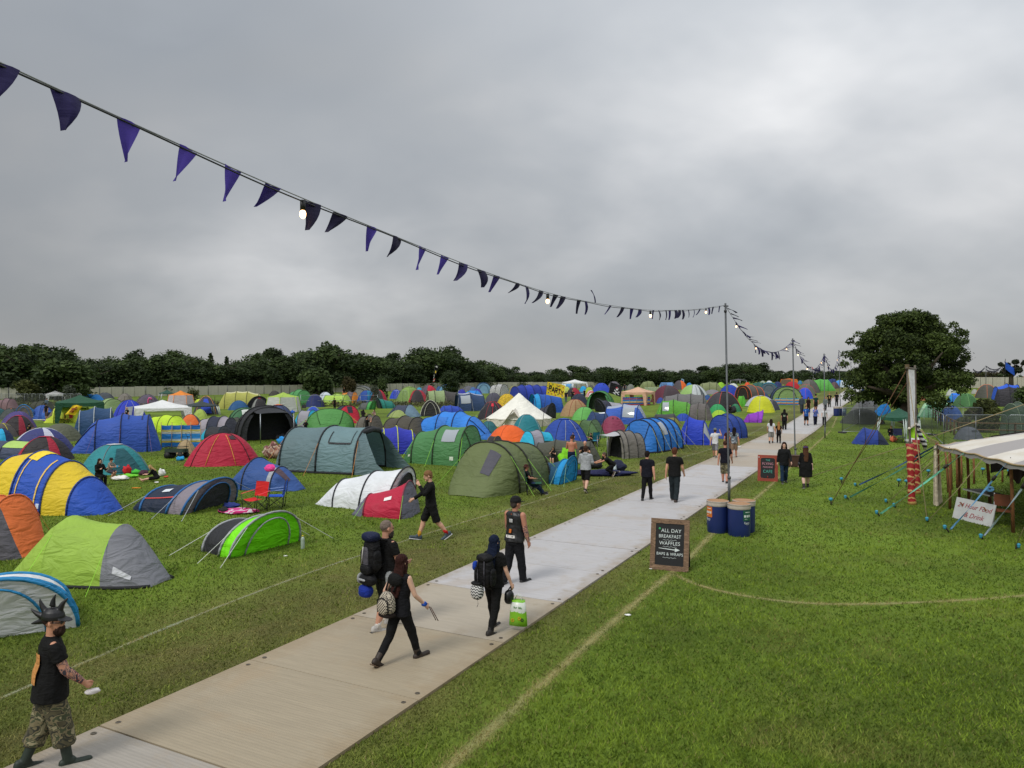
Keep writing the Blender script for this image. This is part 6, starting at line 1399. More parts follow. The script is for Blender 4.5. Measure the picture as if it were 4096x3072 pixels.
p5=person('O',590,82,1042,36,'stepR',dict(tattoo=('aR','aL'),top=('vest',plain('0d0d0f',.45,0,.15,20)),bottom=('long',cloth('15161a',.4,4)),shoe=('151515',),sole='c9c5bd',skin='ad7760',hair=('3a3330','short'),hat=('cap','1a1a1b'),build=1.18,print=[('round_patch',.195,.235,-.025,.022,'a7a7a6',-1),('orange_patch',.075,.12,-.016,.016,'b5622a',-1),('name_patch',.018,.05,-.062,.062,'cfcdc8',-1),('collar_patch',.283,.297,-.014,.02,'b04e20',-1)]),'man in black leather waistcoat with patches and a mesh cap',0,aR=(4,10,14,4),head=(0,22))
p6=person('V',1505,184,775,252,'walkR',dict(top=('long','0c0c0e'),bottom=('shorts','0c0c0e',1.0),shoe=('33404a',),sock=('a8201f','b7862e'),sole='c2c2c0',skin='c99a80',hair=('7a5a3c','short')),'fair haired man in black striding left with his hand at his face',0,aL=(44,12,112,26),aR=(30,10,30,6),head=(14,0))
p7=person('W',1172,226,656,24,'stepR',dict(top=('tee',NAVYC),bottom=('slim','0f0f14'),shoe=('0e0e10',),sole='c0beb8',skin='c49076',hair=('1c1512','short'),build=1.12),'man in navy t-shirt walking away, left of a pair',1,group=BPP)
p8=person('W',1408,198,672,26,'stepL',dict(top=('tee','0c0d0e'),bottom=('long',JEANS('20282b')),shoe=('33261e',),skin='c39074',hair=('553222','short'),build=1.14),'man in black t-shirt and jeans walking away, right of a pair',1,group=BPP)
p9=person('W',1842,140,508,24,'stepL',dict(top=('tee',NAVYC),bottom=('shorts',CAMO,1.15),shoe=('171513',),skin='b98068',hair=('3a2218','buzz'),build=1.08),'man in camouflage shorts directly behind the first thin pole',1,group=BPP)
p10=person('W',1762,30,290,22,'walkL',dict(top=('tee','c6c7c9'),bottom=('shorts','76767a',1.0),shoe=('232323',),skin='c08c70',hair=('3a2a20','short'),hat=('cap','6c7268')),'man in white t-shirt and grey shorts with his hand to his cap',1,aR=(70,30,110,30))
p11=person('W',1922,22,286,22,'stepR',dict(top=('tee',blotch(['5a6874','39424c','a0a8ae','2c3138'],9,name='patterned_shirt')),bottom=('shorts','7a6552',1.0),shoe=('1b1a19',),skin='b8826a',hair=('17120f','mid')),'dark haired man in patterned grey blue shirt carrying a white box',1)
p11b=person('W',1872,25,270,24,'stepL',dict(top=('tee','35161c'),bottom=('shorts','5a463a',1.0),shoe=('1b1a19',),skin='b8826a',hair=('231812','short')),'person in dark maroon top hidden behind the first thin pole',2)
p12=person('W',640,182,588,20,'walkL',dict(top=('hoodie','9a9da0'),bottom=('shorts','111113',.98),shoe=('231e1b',),sole='b4aa9c',skin='c79c84',hair=('3c281c','short'),build=1.06),'man in pale grey hoodie and black shorts walking away',1,aL=(10,12,70,24),aR=(10,12,70,24))
p13=person('W',515,96,404,12,'stand',dict(bottom=('long',JEANS('18233a')),shoe=('16141a',),skin='b4765a',hair=('4a3020','buzz'),build=1.12),'shirtless sunburnt man in blue jeans standing with his back turned',1,aL=(12,12,88,20),aR=(12,12,88,20),head=(16,8))
p14=person('W',628,138,378,190,'chairR',dict(top=('tee','111113'),bottom=('shorts','131316',.9),shoe=('a8342a',),skin='c08c72',hair=('8a7060','bald'),build=1.16),'bald bearded man seated behind the grey hoodie',1,beard=0)
p15=person('W',350,186,345,200,'chairR',dict(top=('tee','121214'),bottom=('shorts','1a1a1e'),shoe=('222222',),skin='cfa088',hair=('3a2418','mid'),hat=('wide','57523f'),fem=1),'woman in olive sun hat seated before the long olive tent wall',1,aR=(40,10,130,36))
p16=person('W',822,238,446,255,'kneel',dict(top=('tee','0d0d0f'),bottom=('long','101014'),shoe=('5c4a3c',),skin='b98468',hair=('54463c','short'),beard='3c322c',build=1.12),'bearded man in black kneeling over the navy airbed',1)
p17=person('W',215,345,600,92,'chair',dict(top=('tee','111216'),bottom=('long',JEANS('20304c')),shoe=('111112','boot'),skin='b87e62',hair=('4a3226','short'),hat=('wide','3f211c'),build=1.12),'man in brown brimmed hat lounging in a green camp chair',1,L=(72,34,10),Rr=(66,26,12))
p18=person('X',142,366,718,190,'stepR',dict(top=('coat','17181a'),bottom=('flare',JEANS('1a2c42')),shoe=('1a1a1c',),sole='b5b2ac',skin='c49a84',hair=('2e1c14','wild'),print=[('shirt_front',.0,.27,-.045,.045,'0c0b0b',1)]),'long haired man in dark jacket and jeans facing us beside the red board',1,head=(-4,10))
p19=person('X',325,396,760,14,'stepR',dict(top=('roll','0c0c0d'),bottom=('dress','0b0b0c',1.0),shoe=('1e1614','boot'),skin='d7b0a2',hair=('4a3020','long'),hat=('band','4a3c7a'),fem=1,build=1.28),'woman in black knee length dress with purple headband',1)
p20=person('S',28,1138,1350,20,'stepR',dict(top=('tee','c4c5c8'),bottom=('shorts','7a7a76',.95),shoe=('141312','boot'),skin='c29276',hair=('22170f','mid')),'dark long haired person in white t-shirt and grey shorts',1,group=BPP)
p21=person('S',92,1162,1350,18,'stepL',dict(top=('tee','101012',-.1),bottom=('slim','0f0f11'),shoe=('17130f','boot'),skin='d2aa92',hair=('9a6c40','long'),fem=1),'fair haired woman in black holding hands on the track',1,group=BPP)
p22=person('S',142,1052,1232,22,'stand',dict(top=('tee','0d0d0e',-.09),bottom=('long','0e0e10'),shoe=('131313',),skin='bc8c74',hair=('120e0c','mid'),build=1.14,print=[('back_print',.12,.22,-.05,.05,'7d8a72',-1)]),'stocky person in black with a pale print on the back',1,group=BPP)
p23=person('S',333,1022,1194,195,'stepL',dict(top=('vest','1a4f9a'),bottom=('shorts','121318',.9),shoe=('151515','boot'),skin='b9866c',hair=('3a261a','short'),bodymat=None)if False else dict(top=('tee','1c4c96'),bottom=('shorts','121318',.9),shoe=('151515','boot'),skin='b9866c',hair=('3a261a','short'),print=[('reflective_stripe',.07,.10,-.085,.085,'b9d4dd',1),('reflective_stripe',.12,.26,.03,.05,'a9c8d8',1)]),'person in bright blue steward tabard with reflective stripes',1,group=BPP)
p24=person('S',414,1030,1190,192,'stepR',dict(top=('roll','5c6cae'),bottom=('long','171a2c'),shoe=('121214',),skin='c99a80',hair=('5a3424','mid'),fem=1),'woman in lilac blue top coming towards us',1,aR=(50,10,90,30),group=BPP)
p25=person('S',488,1042,1192,200,'stepL',dict(top=('tee','c2c2c4'),bottom=('long','17151a'),shoe=('121214',),skin='c99a80',hair=('3a2a24','short')),'person in white top behind the third thin pole',2,group=BPP)
p26=person('S',294,936,1086,185,'stepR',dict(top=('hoodie','3a444e'),bottom=('baggy','30363c'),shoe=('1c1c1c',),skin='b08068',hair=('1c1818','short'),hat=('cap','23262c')),'person in slate blue hoodie and baggy trousers at the track edge',2,group=BPP)
p27=person('S',350,946,1082,188,'stepL',dict(top=('roll','241414'),bottom=('long','1a1517'),shoe=('121214',),skin='b9846a',hair=('1d1412','mid'),fem=1,glasses=1),'woman in dark brown top and sunglasses behind the steward',2,group=BPP)
p28=person('S',415,930,1064,186,'stand',dict(top=('tee','103230',-.08),bottom=('skirt','141416',1.0),shoe=('121214',),skin='b9846a',hair=('1d1412','short'),hat=('tall','141414'),build=1.1),'man in dark teal t-shirt with a spiky headdress',2,group=BPP)
p29=person('S',495,944,1068,196,'stepR',dict(top=('coat','67706e'),bottom=('long','1b1b1f'),shoe=('121214',),skin='c08c72',hair=('8a5434','mid'),fem=1),'red haired person in grey cardigan next to the third thin pole',2,group=BPP)
p30=person('S',530,910,1036,22,'stand',dict(top=('tee','101012'),bottom=('long','3a3a34'),shoe=('1a1a1a',),skin='c49076',hair=('a07444','buzz'),print=[('back_print',.08,.25,-.03,.03,'9a8a4a',-1)]),'fair haired man in black t-shirt with yellow back print',2,group=BPP)
p31=person('S',593,906,1028,24,'stepL',dict(top=('tee','0e0e10'),bottom=('long','0e0e11'),shoe=('121214',),skin='b9846a',hair=('16110e','short')),'farthest walker on the track, all in black',2,group=BPP)
p32=person('P',882,1156,1388,120,'chairR',dict(top=('hoodie','101312'),bottom=('long','0e0e10'),shoe=('141414','boot'),skin='c49a84',hair=('2a1a14','mid'),print=[('back_print',.20,.24,-.03,.04,'a8b0ae',-1)]),'person in black hoodie crouched outside the teal tent',1)
p33=person('P',975,1150,1332,100,'ground',dict(top=('tee','7f7a70'),bottom=('shorts','3a3a46',.9),skin='c08a70',hair=('3a2a22','short'),hat=('wide','262626'),shoe=('2a2624',),fem=1,build=1.15),'woman in dark brimmed hat sitting cross legged with a blue cup',1)
p34=person('P',1290,1212,1352,262,'legsout',dict(top=('roll','0c0c0d'),bottom=('shorts','101012',.6),skin='d0a08a',hair=('a88a5c','mid'),fem=1),'blonde woman in black sitting bowed over her outstretched legs',1,head=(40,0))
p35=person('Q',935,1032,1235,205,'chairR',dict(top=('tee','b9babd'),bottom=('long','24262c'),shoe=('222222',),skin='c39078',hair=('2a1f19','short'),hat=('cap','141417'),beard='5a4030',blen=.7),'man in white t-shirt and black cap seated in the slate grey tent',1,head=(14,25))
p36=person('Q',890,1076,1238,40,'chairR',dict(top=('tee','b01c34'),bottom=('long','2a2a32'),shoe=('333333',),skin='c9987e',hair=('a87e56','mid'),fem=1),'blonde person in red seated with back turned in the slate grey tent',1,lean=-12)
p37=person('Q',972,786,978,60,'photo',dict(top=('tee','121011'),bottom=('long','1a1516'),shoe=('141414',),skin='b58066',hair=('1a1513','short')),'black clad person with raised arms photographing, behind the slate tent',2)
p38=person('Q',680,632,728,350,'stand',dict(top=('tee','0f1012'),bottom=('long','101012'),shoe=('121212',),skin='b9846a',hair=('1c1512','short'),hat=('band','c2b022')),'man in black with a yellow hat standing alone among tents',2)
p39=person('Q',1012,730,835,200,'chairR',dict(top=('tee',blotch(['1a1416','8a2a2a','b0a8a0','1c1618'],14,name='flower_print')),bottom=('long','2a1c1c'),skin='d0a890',hair=('2c1a14','mid'),fem=1),'woman in flowered dress seated on the grass left of the blue tents',2)
p40=person('Q',940,730,832,30,'chairR',dict(top=('tee','201c1e'),bottom=('long','1a1a1c'),skin='b9846a',hair=('1a1210','mid')),'person in dark camp chair with back turned beside the flowered dress',2)
p41=person('Q',430,820,925,160,'chairR',dict(top=('hoodie','111113'),bottom=('long','151518'),skin='c9987e',hair=('2a201a','short'),hat=('cap','8a8378')),'person in black hoodie and tan cap sitting behind the slate tent',2)
p42=person('Q',130,745,905,20,'chairR',dict(top=('tee','b67d2a'),bottom=('long','26262c'),skin='c9987e',hair=('8a4e2a','buzz')),'ginger person in mustard t-shirt seated beside the navy dome',2)
p43=person('Q',92,752,905,20,'chairR',dict(top=('tee','18181c'),bottom=('long','16161a'),skin='b9846a',hair=('15110f','short')),'dark haired person seated left of the mustard t-shirt',2)
p44=person('P',396,676,824,195,'stand',dict(top=('tee','151416'),bottom=('shorts','4a3f42',.8),shoe=('5a2a24',),skin='9a7468',hair=('1a1310','short'),hat=('cap','1a1a1c')),'man in black t-shirt and shorts looking down at far left',2,head=(24,0))
p45=person('P',405,632,740,100,'stand',dict(top=('roll','5f6f80'),bottom=('long','2a2c34'),skin='a87a66',hair=('2a1f1a','short'),shoe=('1c1c1c',)),'man in grey blue shirt behind the man in black at far left',2,head=(20,0))
p46=person('P',576,664,800,150,'stand',dict(top=('roll',blotch(['8a929c','4a5260','b0b4ba','5a6472'],16,name='plaid')),bottom=('long','3a2a28'),skin='c08c72',hair=('4a3a30','short'),shoe=('1c1c1c',)),'person in checked shirt standing under the dark green gazebo',2)
p47=person('P',1094,710,850,200,'stand',dict(top=('tee','0e0e10'),bottom=('long','141418'),skin='b5806a',hair=('5a4a44','bald'),build=1.12,shoe=('1a1a1a',),print=[('chest_print',.16,.24,-.04,.04,'b0b2b4',1)]),'bald man in black standing between blue tent and white gazebo',2)
p48=person('P',1632,608,700,215,'stand',dict(top=('tank','20191c'),bottom=('long','1d1a1e'),skin='c07c5c',hair=('2a1a14','short'),hat=('cap','8a2a2a'),shoe=('1a1a1a',)),'man in tank top at the door of the orange gazebo tent',2)
p49=person('P',2090,626,724,20,'stand',dict(top=('tee','c2c1bb'),bottom=('long','1d1f24'),skin='c08c72',hair=('3a2a20','short'),shoe=('1a1a1a',)),'person in white t-shirt bending by the petrol blue dome',2,head=(40,0),lean=16)
p50=person('P',270,852,955,25,'chairR',dict(top=('tee','141414'),bottom=('long','1a1a1c'),skin='b9846a',hair=('18120f','short'),hat=('cap','1c1a18'),print=[('back_print',.16,.22,-.05,.05,'9a8a3a',-1)]),'person in black with yellow back print seated at far left',2)
p51=person('S',1064,1196,1332,195,'chairR',dict(top=('hoodie','131417'),bottom=('shorts','23252a',.8),skin='c99a80',hair=('b08450','short'),shoe=('1a1a1a',)),'fair haired youth in black seated under the green gazebo by the tree',2,head=(26,0))
p52=person('E',932,320,515,190,'stand',dict(top=('tee','171416'),bottom=('long','4a566a'),skin='b9846a',hair=('1d1512','short'),shoe=('222222',)),'person in black and pale jeans under the wide white gazebo, left',2)
p53=person('E',1045,296,470,200,'chairR',dict(top=('tee','141315'),bottom=('long','19191c'),skin='b9846a',hair=('1d1512','short')),'dark clothed person seated by the red dome under the wide white gazebo',2)
p54=person('E',1250,290,440,190,'stand',dict(top=('tee','181618'),bottom=('long','1a1a1e'),skin='b9846a',hair=('1d1512','short'),shoe=('222222',)),'person in black standing right of the red dome near the cobalt tent',2,aR=(60,10,110,20))
p55=person('E',120,335,498,160,'stand',dict(top=('tee','1a1a1c'),bottom=('long','1c1a1c'),skin='a87860',hair=('1d1512','short'),shoe=('222222',)),'left one of two dark figures before the long royal blue tunnel',2)
p56=person('E',212,308,470,200,'stand',dict(top=('hoodie','16161a'),bottom=('long','1a1a1c'),skin='a87860',hair=('1d1512','short'),shoe=('222222',),hat=('cap','101014')),'right one of two dark figures before the long royal blue tunnel',2)
p57=person('F',1385,420,640,170,'chairR',dict(top=('roll',blotch(['5a1c20','2a1416','7a2a2c','1c1214'],14,name='red_check')),bottom=('long','1c1a1c'),skin='b9846a',hair=('5a2a1c','mid')),'camper in dark red checks under the grey and red dome',2)
p58=person('F',1180,530,680,150,'chairR',dict(top=('tee','3a1a1c'),bottom=('long','1c1a1c'),skin='b9846a',hair=('1d1512','short')),'camper in dark red sitting left of the emerald dome',2)
p59=person('F',1560,560,730,190,'chairR',dict(top=('hoodie','17151a'),bottom=('long','1c1a1c'),skin='a87860',hair=('1d1512','short')),'black clad camper sitting right of the first thin pole',2)
p60=person('Z',1235,125,320,260,'chairR',dict(top=('tee','121214'),bottom=('long','1c1a1c'),skin='b9846a',hair=('2c1d16','short')),'dark haired man in black in the group left of the grey porch tent',1)
p61=person('Z',1300,145,330,330,'chairR',dict(top=('tee','18181a'),bottom=('long','1c1a1c'),skin='b9846a',hair=('4a3222','short')),'brown haired person seated in a teal chair, back turned',1)
p62=person('Z',1365,140,330,200,'chairR',dict(top=('tee','b8501c'),bottom=('long','1c1a1c'),skin='b9846a',hair=('1d1512','short')),'person in orange shirt left of the grey porch tent',1)
p63=person('Z',972,118,330,200,'stand',dict(top=('tee','23242a'),bottom=('long','1c1a1c'),skin='b07c64',hair=('15100d','short'),shoe=('222222',)),'head of a dark haired person behind the orange ridged dome',2)
p64=person('C',1525,210,420,130,'stand',dict(top=('tee','1a1214'),bottom=('long','221a1c'),skin='b9846a',hair=('1d1512','mid'),shoe=('222222',)),'person in black beside the orange and grey pop-up',2)
p65=person('H',872,795,930,180,'stand',dict(top=('tee','a8d42a'),bottom=('long','30323a'),skin='b9846a',hair=('2a201a','short'),hat=('cap','a8d42a'),shoe=('222222',)),'person in yellow high visibility top beyond the mesh panels',2)
p66=person('E',1945,195,330,190,'stand',dict(top=('tee','1d1c1f'),bottom=('long','2a2a30'),skin='a87860',hair=('1d1512','short'),shoe=('222222',)),'person in black among tents left of the peach gazebo',2)
p67=person('Q',1133,655,706,250,'kneel',dict(top=('tee','1b1b1e'),bottom=('shorts','26262c',.5),skin='d0a48c',hair=('2a201a','short')),'person kneeling inside the small teal pop-up tent',2)
p68=person('E',1990,420,560,160,'chairR',dict(top=('tee','1a1a1c'),bottom=('long','22222a'),skin='a87860',hair=('1d1512','short')),'person seated in shade under the left side of the peach gazebo',2)
p69=person('D',1790,800,960,250,'stand',dict(top=('hoodie','1c1a1c'),bottom=('long','1c1c20'),skin='b9846a',hair=('3a2018','mid'),shoe=('222222',)),'person behind the bright blue tunnel nose, against the dark teal dome',2)
flush_remesh()
# ================================================================= bunting and light strings on thin poles
POLEM=plain('55585a',.55,.4,.15,5)
def pole(zt,zb,label,h=None):
 b_=G(*zb);top=AT(*zt,b_.y);o=empty('scaffold_pole',b_,0,label,'pole','thin metal poles along the trackway')
 mb=MB();mb.tube([(0,0,-.2),(0,0,.0),(top.x-b_.x,0,top.z-b_.z)],.034,8);mb.build('shaft',POLEM,o)
 sl=MB();sl.tube([(0,0,0),(0,0,.85)],.048,8);sl.tube([(0,0,.82),(0,0,.9)],.065,8);sl.build('ground_sleeve',POLEM,o)
 cl=MB();cl.tube([Vector((top.x-b_.x,0,top.z-b_.z-.32)),Vector((top.x-b_.x,0,top.z-b_.z-.24))],.05,8);cl.tube([Vector((top.x-b_.x-.06,0,top.z-b_.z-.1)),Vector((top.x-b_.x+.1,0,top.z-b_.z-.1))],.025,6);cl.build('top_clamp',BLACKM,o)
 return top
q1=pole(('N',1567,655),('N',1575,1085),'tallest thin metal pole, behind the three litter barrels')
q2=pole(('S',213,440),('S',237,1545),'second thin metal pole, beside the man in the dark jacket')
q3=pole(('S',484,570),('S',492,1300),'third thin pole, rusty orange in its lower half')
q4=pole(('S',612,540),('S',625,1030),'fourth thin pole, close to the big tree')
q5=pole(('S',716,640),('S',722,1015),'fifth thin pole, its top hidden in the big tree')
q6=pole(('S',790,690),('S',788,905),'farthest thin pole where the track meets the tree')
PENN=[fabric('261b58',.6,.35,.3),fabric('1d1546',.6,.30,.3),fabric('140f30',.6,.25,.3),fabric('45388a',.6,.5,.3)]  # lighter last cloth: backlight put into the pennant colour
BULB=emit('ffc684',5.0);SOCK=plain('101012',.5)
def string_pts(P):
 """smooth curve through the measured points of a sagging line"""
 y=np.array([p.y for p in P]);X_=np.array([p.x for p in P]);Z_=np.array([p.z for p in P]);yy=np.linspace(y[0],y[-1],160)
 def sm(v):
  q=np.interp(yy,y,v)
  for _ in range(60):q[1:-1]=(q[:-2]+2*q[1:-1]+q[2:])/4
  return q
 return[Vector((a,b_,c))for a,b_,c in zip(sm(X_),yy,sm(Z_))]
def bunting(P,flags,bulbs,label,wind,two=True,L_=.225,Wd=.17,seed=0,sockets_r=.022):
 rng=random.Random(seed);C=string_pts(P);S0=C[0].copy()
 o=empty('bunting_string',S0,0,label,'bunting','purple pennant strings along the trackway')
 acc=[0]
 for a,b_ in zip(C,C[1:]):acc.append(acc[-1]+(b_-a).length)
 def at(s):
  s=min(max(s,0),acc[-1]-1e-4);i=int(np.searchsorted(acc,s,'right'))-1;t_=(s-acc[i])/(acc[i+1]-acc[i]);return C[i].lerp(C[i+1],t_),(C[i+1]-C[i]).normalized()
 rp=MB();rp.tube([p-S0 for p in C],.005,5);rp.build('rope',plain('8e8f92',.6),o)
 cb=MB();cb.tube([p-S0+Vector((.01,0,-.022-.008*math.sin(i*.35)))for i,p in enumerate(C)],.006,5);cb.build('cable',SOCK,o)
 for n,(s,kind)in enumerate(flags):
  p,t=at(s);hz=Vector((t.y,-t.x,0)).normalized();w_=Wd*rng.uniform(.92,1.05);l_=L_*rng.uniform(.9,1.1)
  up=kind=='up';a={'d':0.15,'l':.75,'r':.55,'up':2.6,'f':1.25}[kind]+rng.uniform(-.18,.18)
  dr=(wind*math.sin(a)+Vector((0,0,-1))*math.cos(a)).normalized();sk_={'d':-.25,'l':-.45,'r':.5,'up':0,'f':.2}[kind]+rng.uniform(-.15,.15)
  curl=rng.uniform(.01,.06)*(1 if kind!='r' else-.2);V,F=[],[];nr,nc=6,5
  for i in range(nr):
   q=i/(nr-1);hw=w_*.5*(1-q)*(1+.35*q*(1-q))+.002
   for k in range(nc):
    u_=(k/(nc-1)-.5)*2
    V.append(p-S0+t*(u_*hw+sk_*l_*q*.42)+dr*l_*q+hz*(curl*math.sin(q*2.6)*(1+.4*u_)+.02*math.sin(u_*2.2+n))*(l_/.27))
  for i in range(nr-1):
   for k in range(nc-1):F.append((i*nc+k,i*nc+k+1,(i+1)*nc+k+1,(i+1)*nc+k))
  mesh('pennant',V,F,PENN[3]if kind=='r' and n<16 else PENN[rng.randrange(3)],True,o)
 for s in bulbs:
  p,t=at(s);q=p-S0;mb=MB();mb.tube([q+Vector((0,0,-.015)),q+Vector((0,0,-.095))],sockets_r,8);so_=mb.build('lamp_holder',SOCK,o)
  b2=MB();b2.ell(q+Vector((0,0,-.125)),(.026,.026,.036),None,10,8);b2.build('bulb',BULB,so_)
 return C,acc
WIND=Vector((-.55,-.35,0))
P1=[Vector((-3.30,2.30,6.07))]+[AT('N',x,y,Y)for x,y,Y in((0,134,3.78),(140,200,4.1),(400,322,4.75),(656,431,5.88),(860,513,7.1),(1000,571,8.29),(1180,634,10.6),(1290,656,13.0),(1400,671,15.9),(1500,669,20.2))]+[q1-Vector((0,0,.06))]
C1=string_pts(P1);acc1=[0]
for a,b_ in zip(C1,C1[1:]):acc1.append(acc1[-1]+(b_-a).length)
cpx=proj([tuple(p)for p in C1])[:,0]/(4096/2212)
def s_at(px_):return float(np.interp(px_,cpx,acc1))
F1=[(4,'d'),(143,'d'),(280,'r'),(408,'r'),(502,'r'),(589,'l'),(675,'d'),(737,'l'),(806,'r'),(859,'l'),(912,'r'),(960,'r'),(1000,'l'),(1040,'d'),(1075,'l'),(1120,'f'),(1137,'d'),(1168,'l'),(1200,'r'),(1217,'l'),(1252,'r'),(1266,'d'),(1286,'up'),(1318,'l'),(1345,'l'),(1365,'r'),(1383,'l'),(1412,'r'),(1423,'d'),(1438,'d'),(1446,'d'),(1459,'d'),(1468,'l'),(1475,'d'),(1487,'d'),(1499,'d'),(1512,'l'),(1531,'d'),(1541,'r'),(1555,'r')]
bunting(P1,[(s_at(x),k)for x,k in F1],[s_at(x)for x in(654,1183,1405,1525)],'nearest bunting string with purple pennants and lit bulbs, sweeping across the sky',WIND,seed=1)
def span(a,b_,sag,nf,nb,label,seed,kinds,wind=Vector((.8,.2,.12))):
 P=[]
 for k in range(13):
  t_=k/12;p=a.lerp(b_,t_)-Vector((0,0,.08+sag*4*t_*(1-t_)));P.append(p)
 L=sum((y-x).length for x,y in zip(P,P[1:]));rng=random.Random(seed)
 bunting(P,[((k+.5)/nf*L,rng.choice(kinds))for k in range(nf)],[(k+.5)/nb*L for k in range(nb)],label,wind,seed=seed,L_=.34,Wd=.2)
span(q1,q2,1.05,30,4,'bunting string sagging between the first and second thin poles',2,['f','f','l','d'])
span(q2,q3,1.25,40,4,'bunting string sagging between the second and third thin poles',3,['f','f','d','l'])
span(q3,q4,1.7,44,3,'bunting string sagging between the third pole and the tree side pole',4,['d','l','f'])
fp=AT('H',1555,275,140);fpb=Vector((fp.x,140,gh(fp.x,140)))
o=empty('light_pole',fpb,0,'distant pole carrying strings of small lights on the right horizon','pole');mb=MB();mb.tube([(0,0,0),(0,0,fp.z-fpb.z)],.05,6);mb.build('shaft',POLEM,o)
for j,(a,b_,y1,y2,sg)in enumerate(((1330,1550,322,272,.8),(1560,1830,272,285,.6),(1550,1800,325,318,.5))):
 A_,B_=AT('H',a,y1,140),AT('H',b_,y2,140);o=empty('light_string',A_,0,['string of small dark flags left of the distant light pole','upper string of lights right of the distant light pole','lower string of lights right of the distant light pole'][j],'bunting')
 pts_=[A_.lerp(B_,k/12)-A_-Vector((0,0,sg*4*(k/12)*(1-k/12)))for k in range(13)];mb=MB();mb.tube(pts_,.02,4);mb.build('cable',SOCK,o)
 for k in range(11):
  p=pts_[k+1].lerp(pts_[k],.5);mesh('pennant',[p+Vector((-.13,0,0)),p+Vector((.13,0,0)),p+Vector((0,.05,-.42))],[(0,1,2)],PENN[2],False,o)
# ================================================================= lettering
def text(body,size,mat,parent,loc,rot,name='lettering',align='CENTER',shear=0.0,ext=.002,sx=1.0):
 cu=bpy.data.curves.new(name,'FONT');cu.body=body;cu.size=size;cu.align_x=align;cu.align_y='CENTER';cu.extrude=ext;cu.shear=shear;cu.resolution_u=3;cu.space_character=1.02
 cu.materials.append(mat);o=bpy.data.objects.new(name,cu);COL.objects.link(o);o.parent=parent;o.location=loc;o.rotation_euler=rot;o.scale=(sx,1,1);return o
def rect(mb,x0,x1,y0,y1,z0,z1):mb.box(((x0+x1)/2,(y0+y1)/2,(z0+z1)/2),(x1-x0,y1-y0,z1-z0))
WOODF=blotch(['6a5340','7a614a','5b4636','866c55'],5.0,stretch=(1,8,8),name='old_wood');CHALK=plain('c4ccca',.9,0,.2,60);SLATE=plain('101113',.75,0,.25,8,'chalkboard')
def aboard(gl,gr,topy,label,kind):
 """sandwich board: front panel leaning back, its twin behind"""
 d=(gr-gl);W_=math.hypot(d.x,d.y);yaw=math.atan2(d.y,d.x);o=empty('chalk_board',(gl+gr)/2,yaw,label,'sandwich board')
 return o,W_
g_l,g_r=G('I',85,1455),G('I',800,1520)
o=empty('chalk_board',(g_l+g_r)/2,math.atan2((g_r-g_l).y,(g_r-g_l).x),'wooden framed sandwich board chalked with breakfast and waffles','sandwich board')
Wd=(g_r-g_l).length;Hh=Wd*1.33;tilt=R(-12)
def panel_set(parent,back=False):
 sgn=-1 if back else 1
 e_=bpy.data.objects.new('panel',None);return e_
def leaned(mb,tl,yo=0.0):
 m=Matrix.Translation((0,yo,0))@Matrix.Rotation(tl,4,'X');mb.v=[m@v for v in mb.v];return mb
fr=.13*Wd
for nm,rc in(('frame_rail',(-Wd/2,Wd/2,Hh-fr,Hh)),('frame_rail',(-Wd/2,Wd/2,0,fr)),('frame_post',(-Wd/2,-Wd/2+fr,fr,Hh-fr)),('frame_post',(Wd/2-fr,Wd/2,fr,Hh-fr))):
 mb=MB();rect(mb,rc[0],rc[1],-.022,.022,rc[2]+.002,rc[3]-.002);leaned(mb,tilt).build(nm,WOODF,o,False)
mb=MB();rect(mb,-Wd/2+fr-.005,Wd/2-fr+.005,-.006,.012,fr-.005,Hh-fr+.005);bo=leaned(mb,tilt).build('blackboard',SLATE,o,False)
mb=MB();rect(mb,-Wd/2+.02,Wd/2-.02,-.02,.02,0,Hh*.97);leaned(mb,-tilt,Hh*2*math.sin(-tilt)*.97).build('rear_panel',SLATE,o,False)
RT=(R(90)+tilt,0,0)
def onb(x,z,off=-.009):v=Matrix.Rotation(tilt,3,'X')@Vector((x*Wd,off,z*Hh));return v
for tx,z,sz,x in(('ALL DAY',.765,.125,.03),('BREAKFAST',.655,.118,.0),('WAFFLES',.52,.125,0.0),('BAPS & WRAPS',.315,.098,0.01)):
 text(tx,sz*Hh*.80,CHALK,bo,onb(x,z),RT,sx=.98 if tx!='BREAKFAST' else .88)
mb=MB();mb.add([Matrix.Rotation(tilt,3,'X')@Vector((x*Wd,-.0105,z*Hh))for x,z in((-.28,.428),(.14,.413),(.14,.44),(.27,.405),(.14,.365),(.14,.395),(-.28,.418))],[(0,6,5,4,3,2,1)]);mb.build('arrow',CHALK,bo,False)
for zq in(.585,.455,.245):
 mb=MB();mb.tube([Matrix.Rotation(tilt,3,'X')@Vector(((-.18+.03*k)*Wd,-.010,(zq+.008*math.sin(k*1.9))*Hh))for k in range(13)],.0035,4);mb.build('flourish',CHALK,bo)
mb=MB();mb.tube([onb(-.27,.80,-.006),onb(-.27,.80,-.014)],.03*Wd,14);mb.build('sticker',plain('2f9a5a',.5),bo)
g_l,g_r=G('M',430,880),G('M',930,905)
o=empty('chalk_board',(g_l+g_r)/2,math.atan2((g_r-g_l).y,(g_r-g_l).x),'red framed sandwich board with cafe name in coloured chalk','sandwich board')
Wd=(g_r-g_l).length;Hh=Wd*1.36;tilt=R(-10);REDW=plain('8a3420',.65,0,.2,6)
mb=MB();rect(mb,-Wd/2,Wd/2,-.02,.02,0,Hh);leaned(mb,tilt).build('frame',REDW,o,False)
mb=MB();rect(mb,-Wd/2+.01,Wd/2-.01,-.02,.02,0,Hh*.97);leaned(mb,-tilt,Hh*2*math.sin(-tilt)*.97).build('rear_panel',plain('4a2418',.8),o,False)
out_=[]
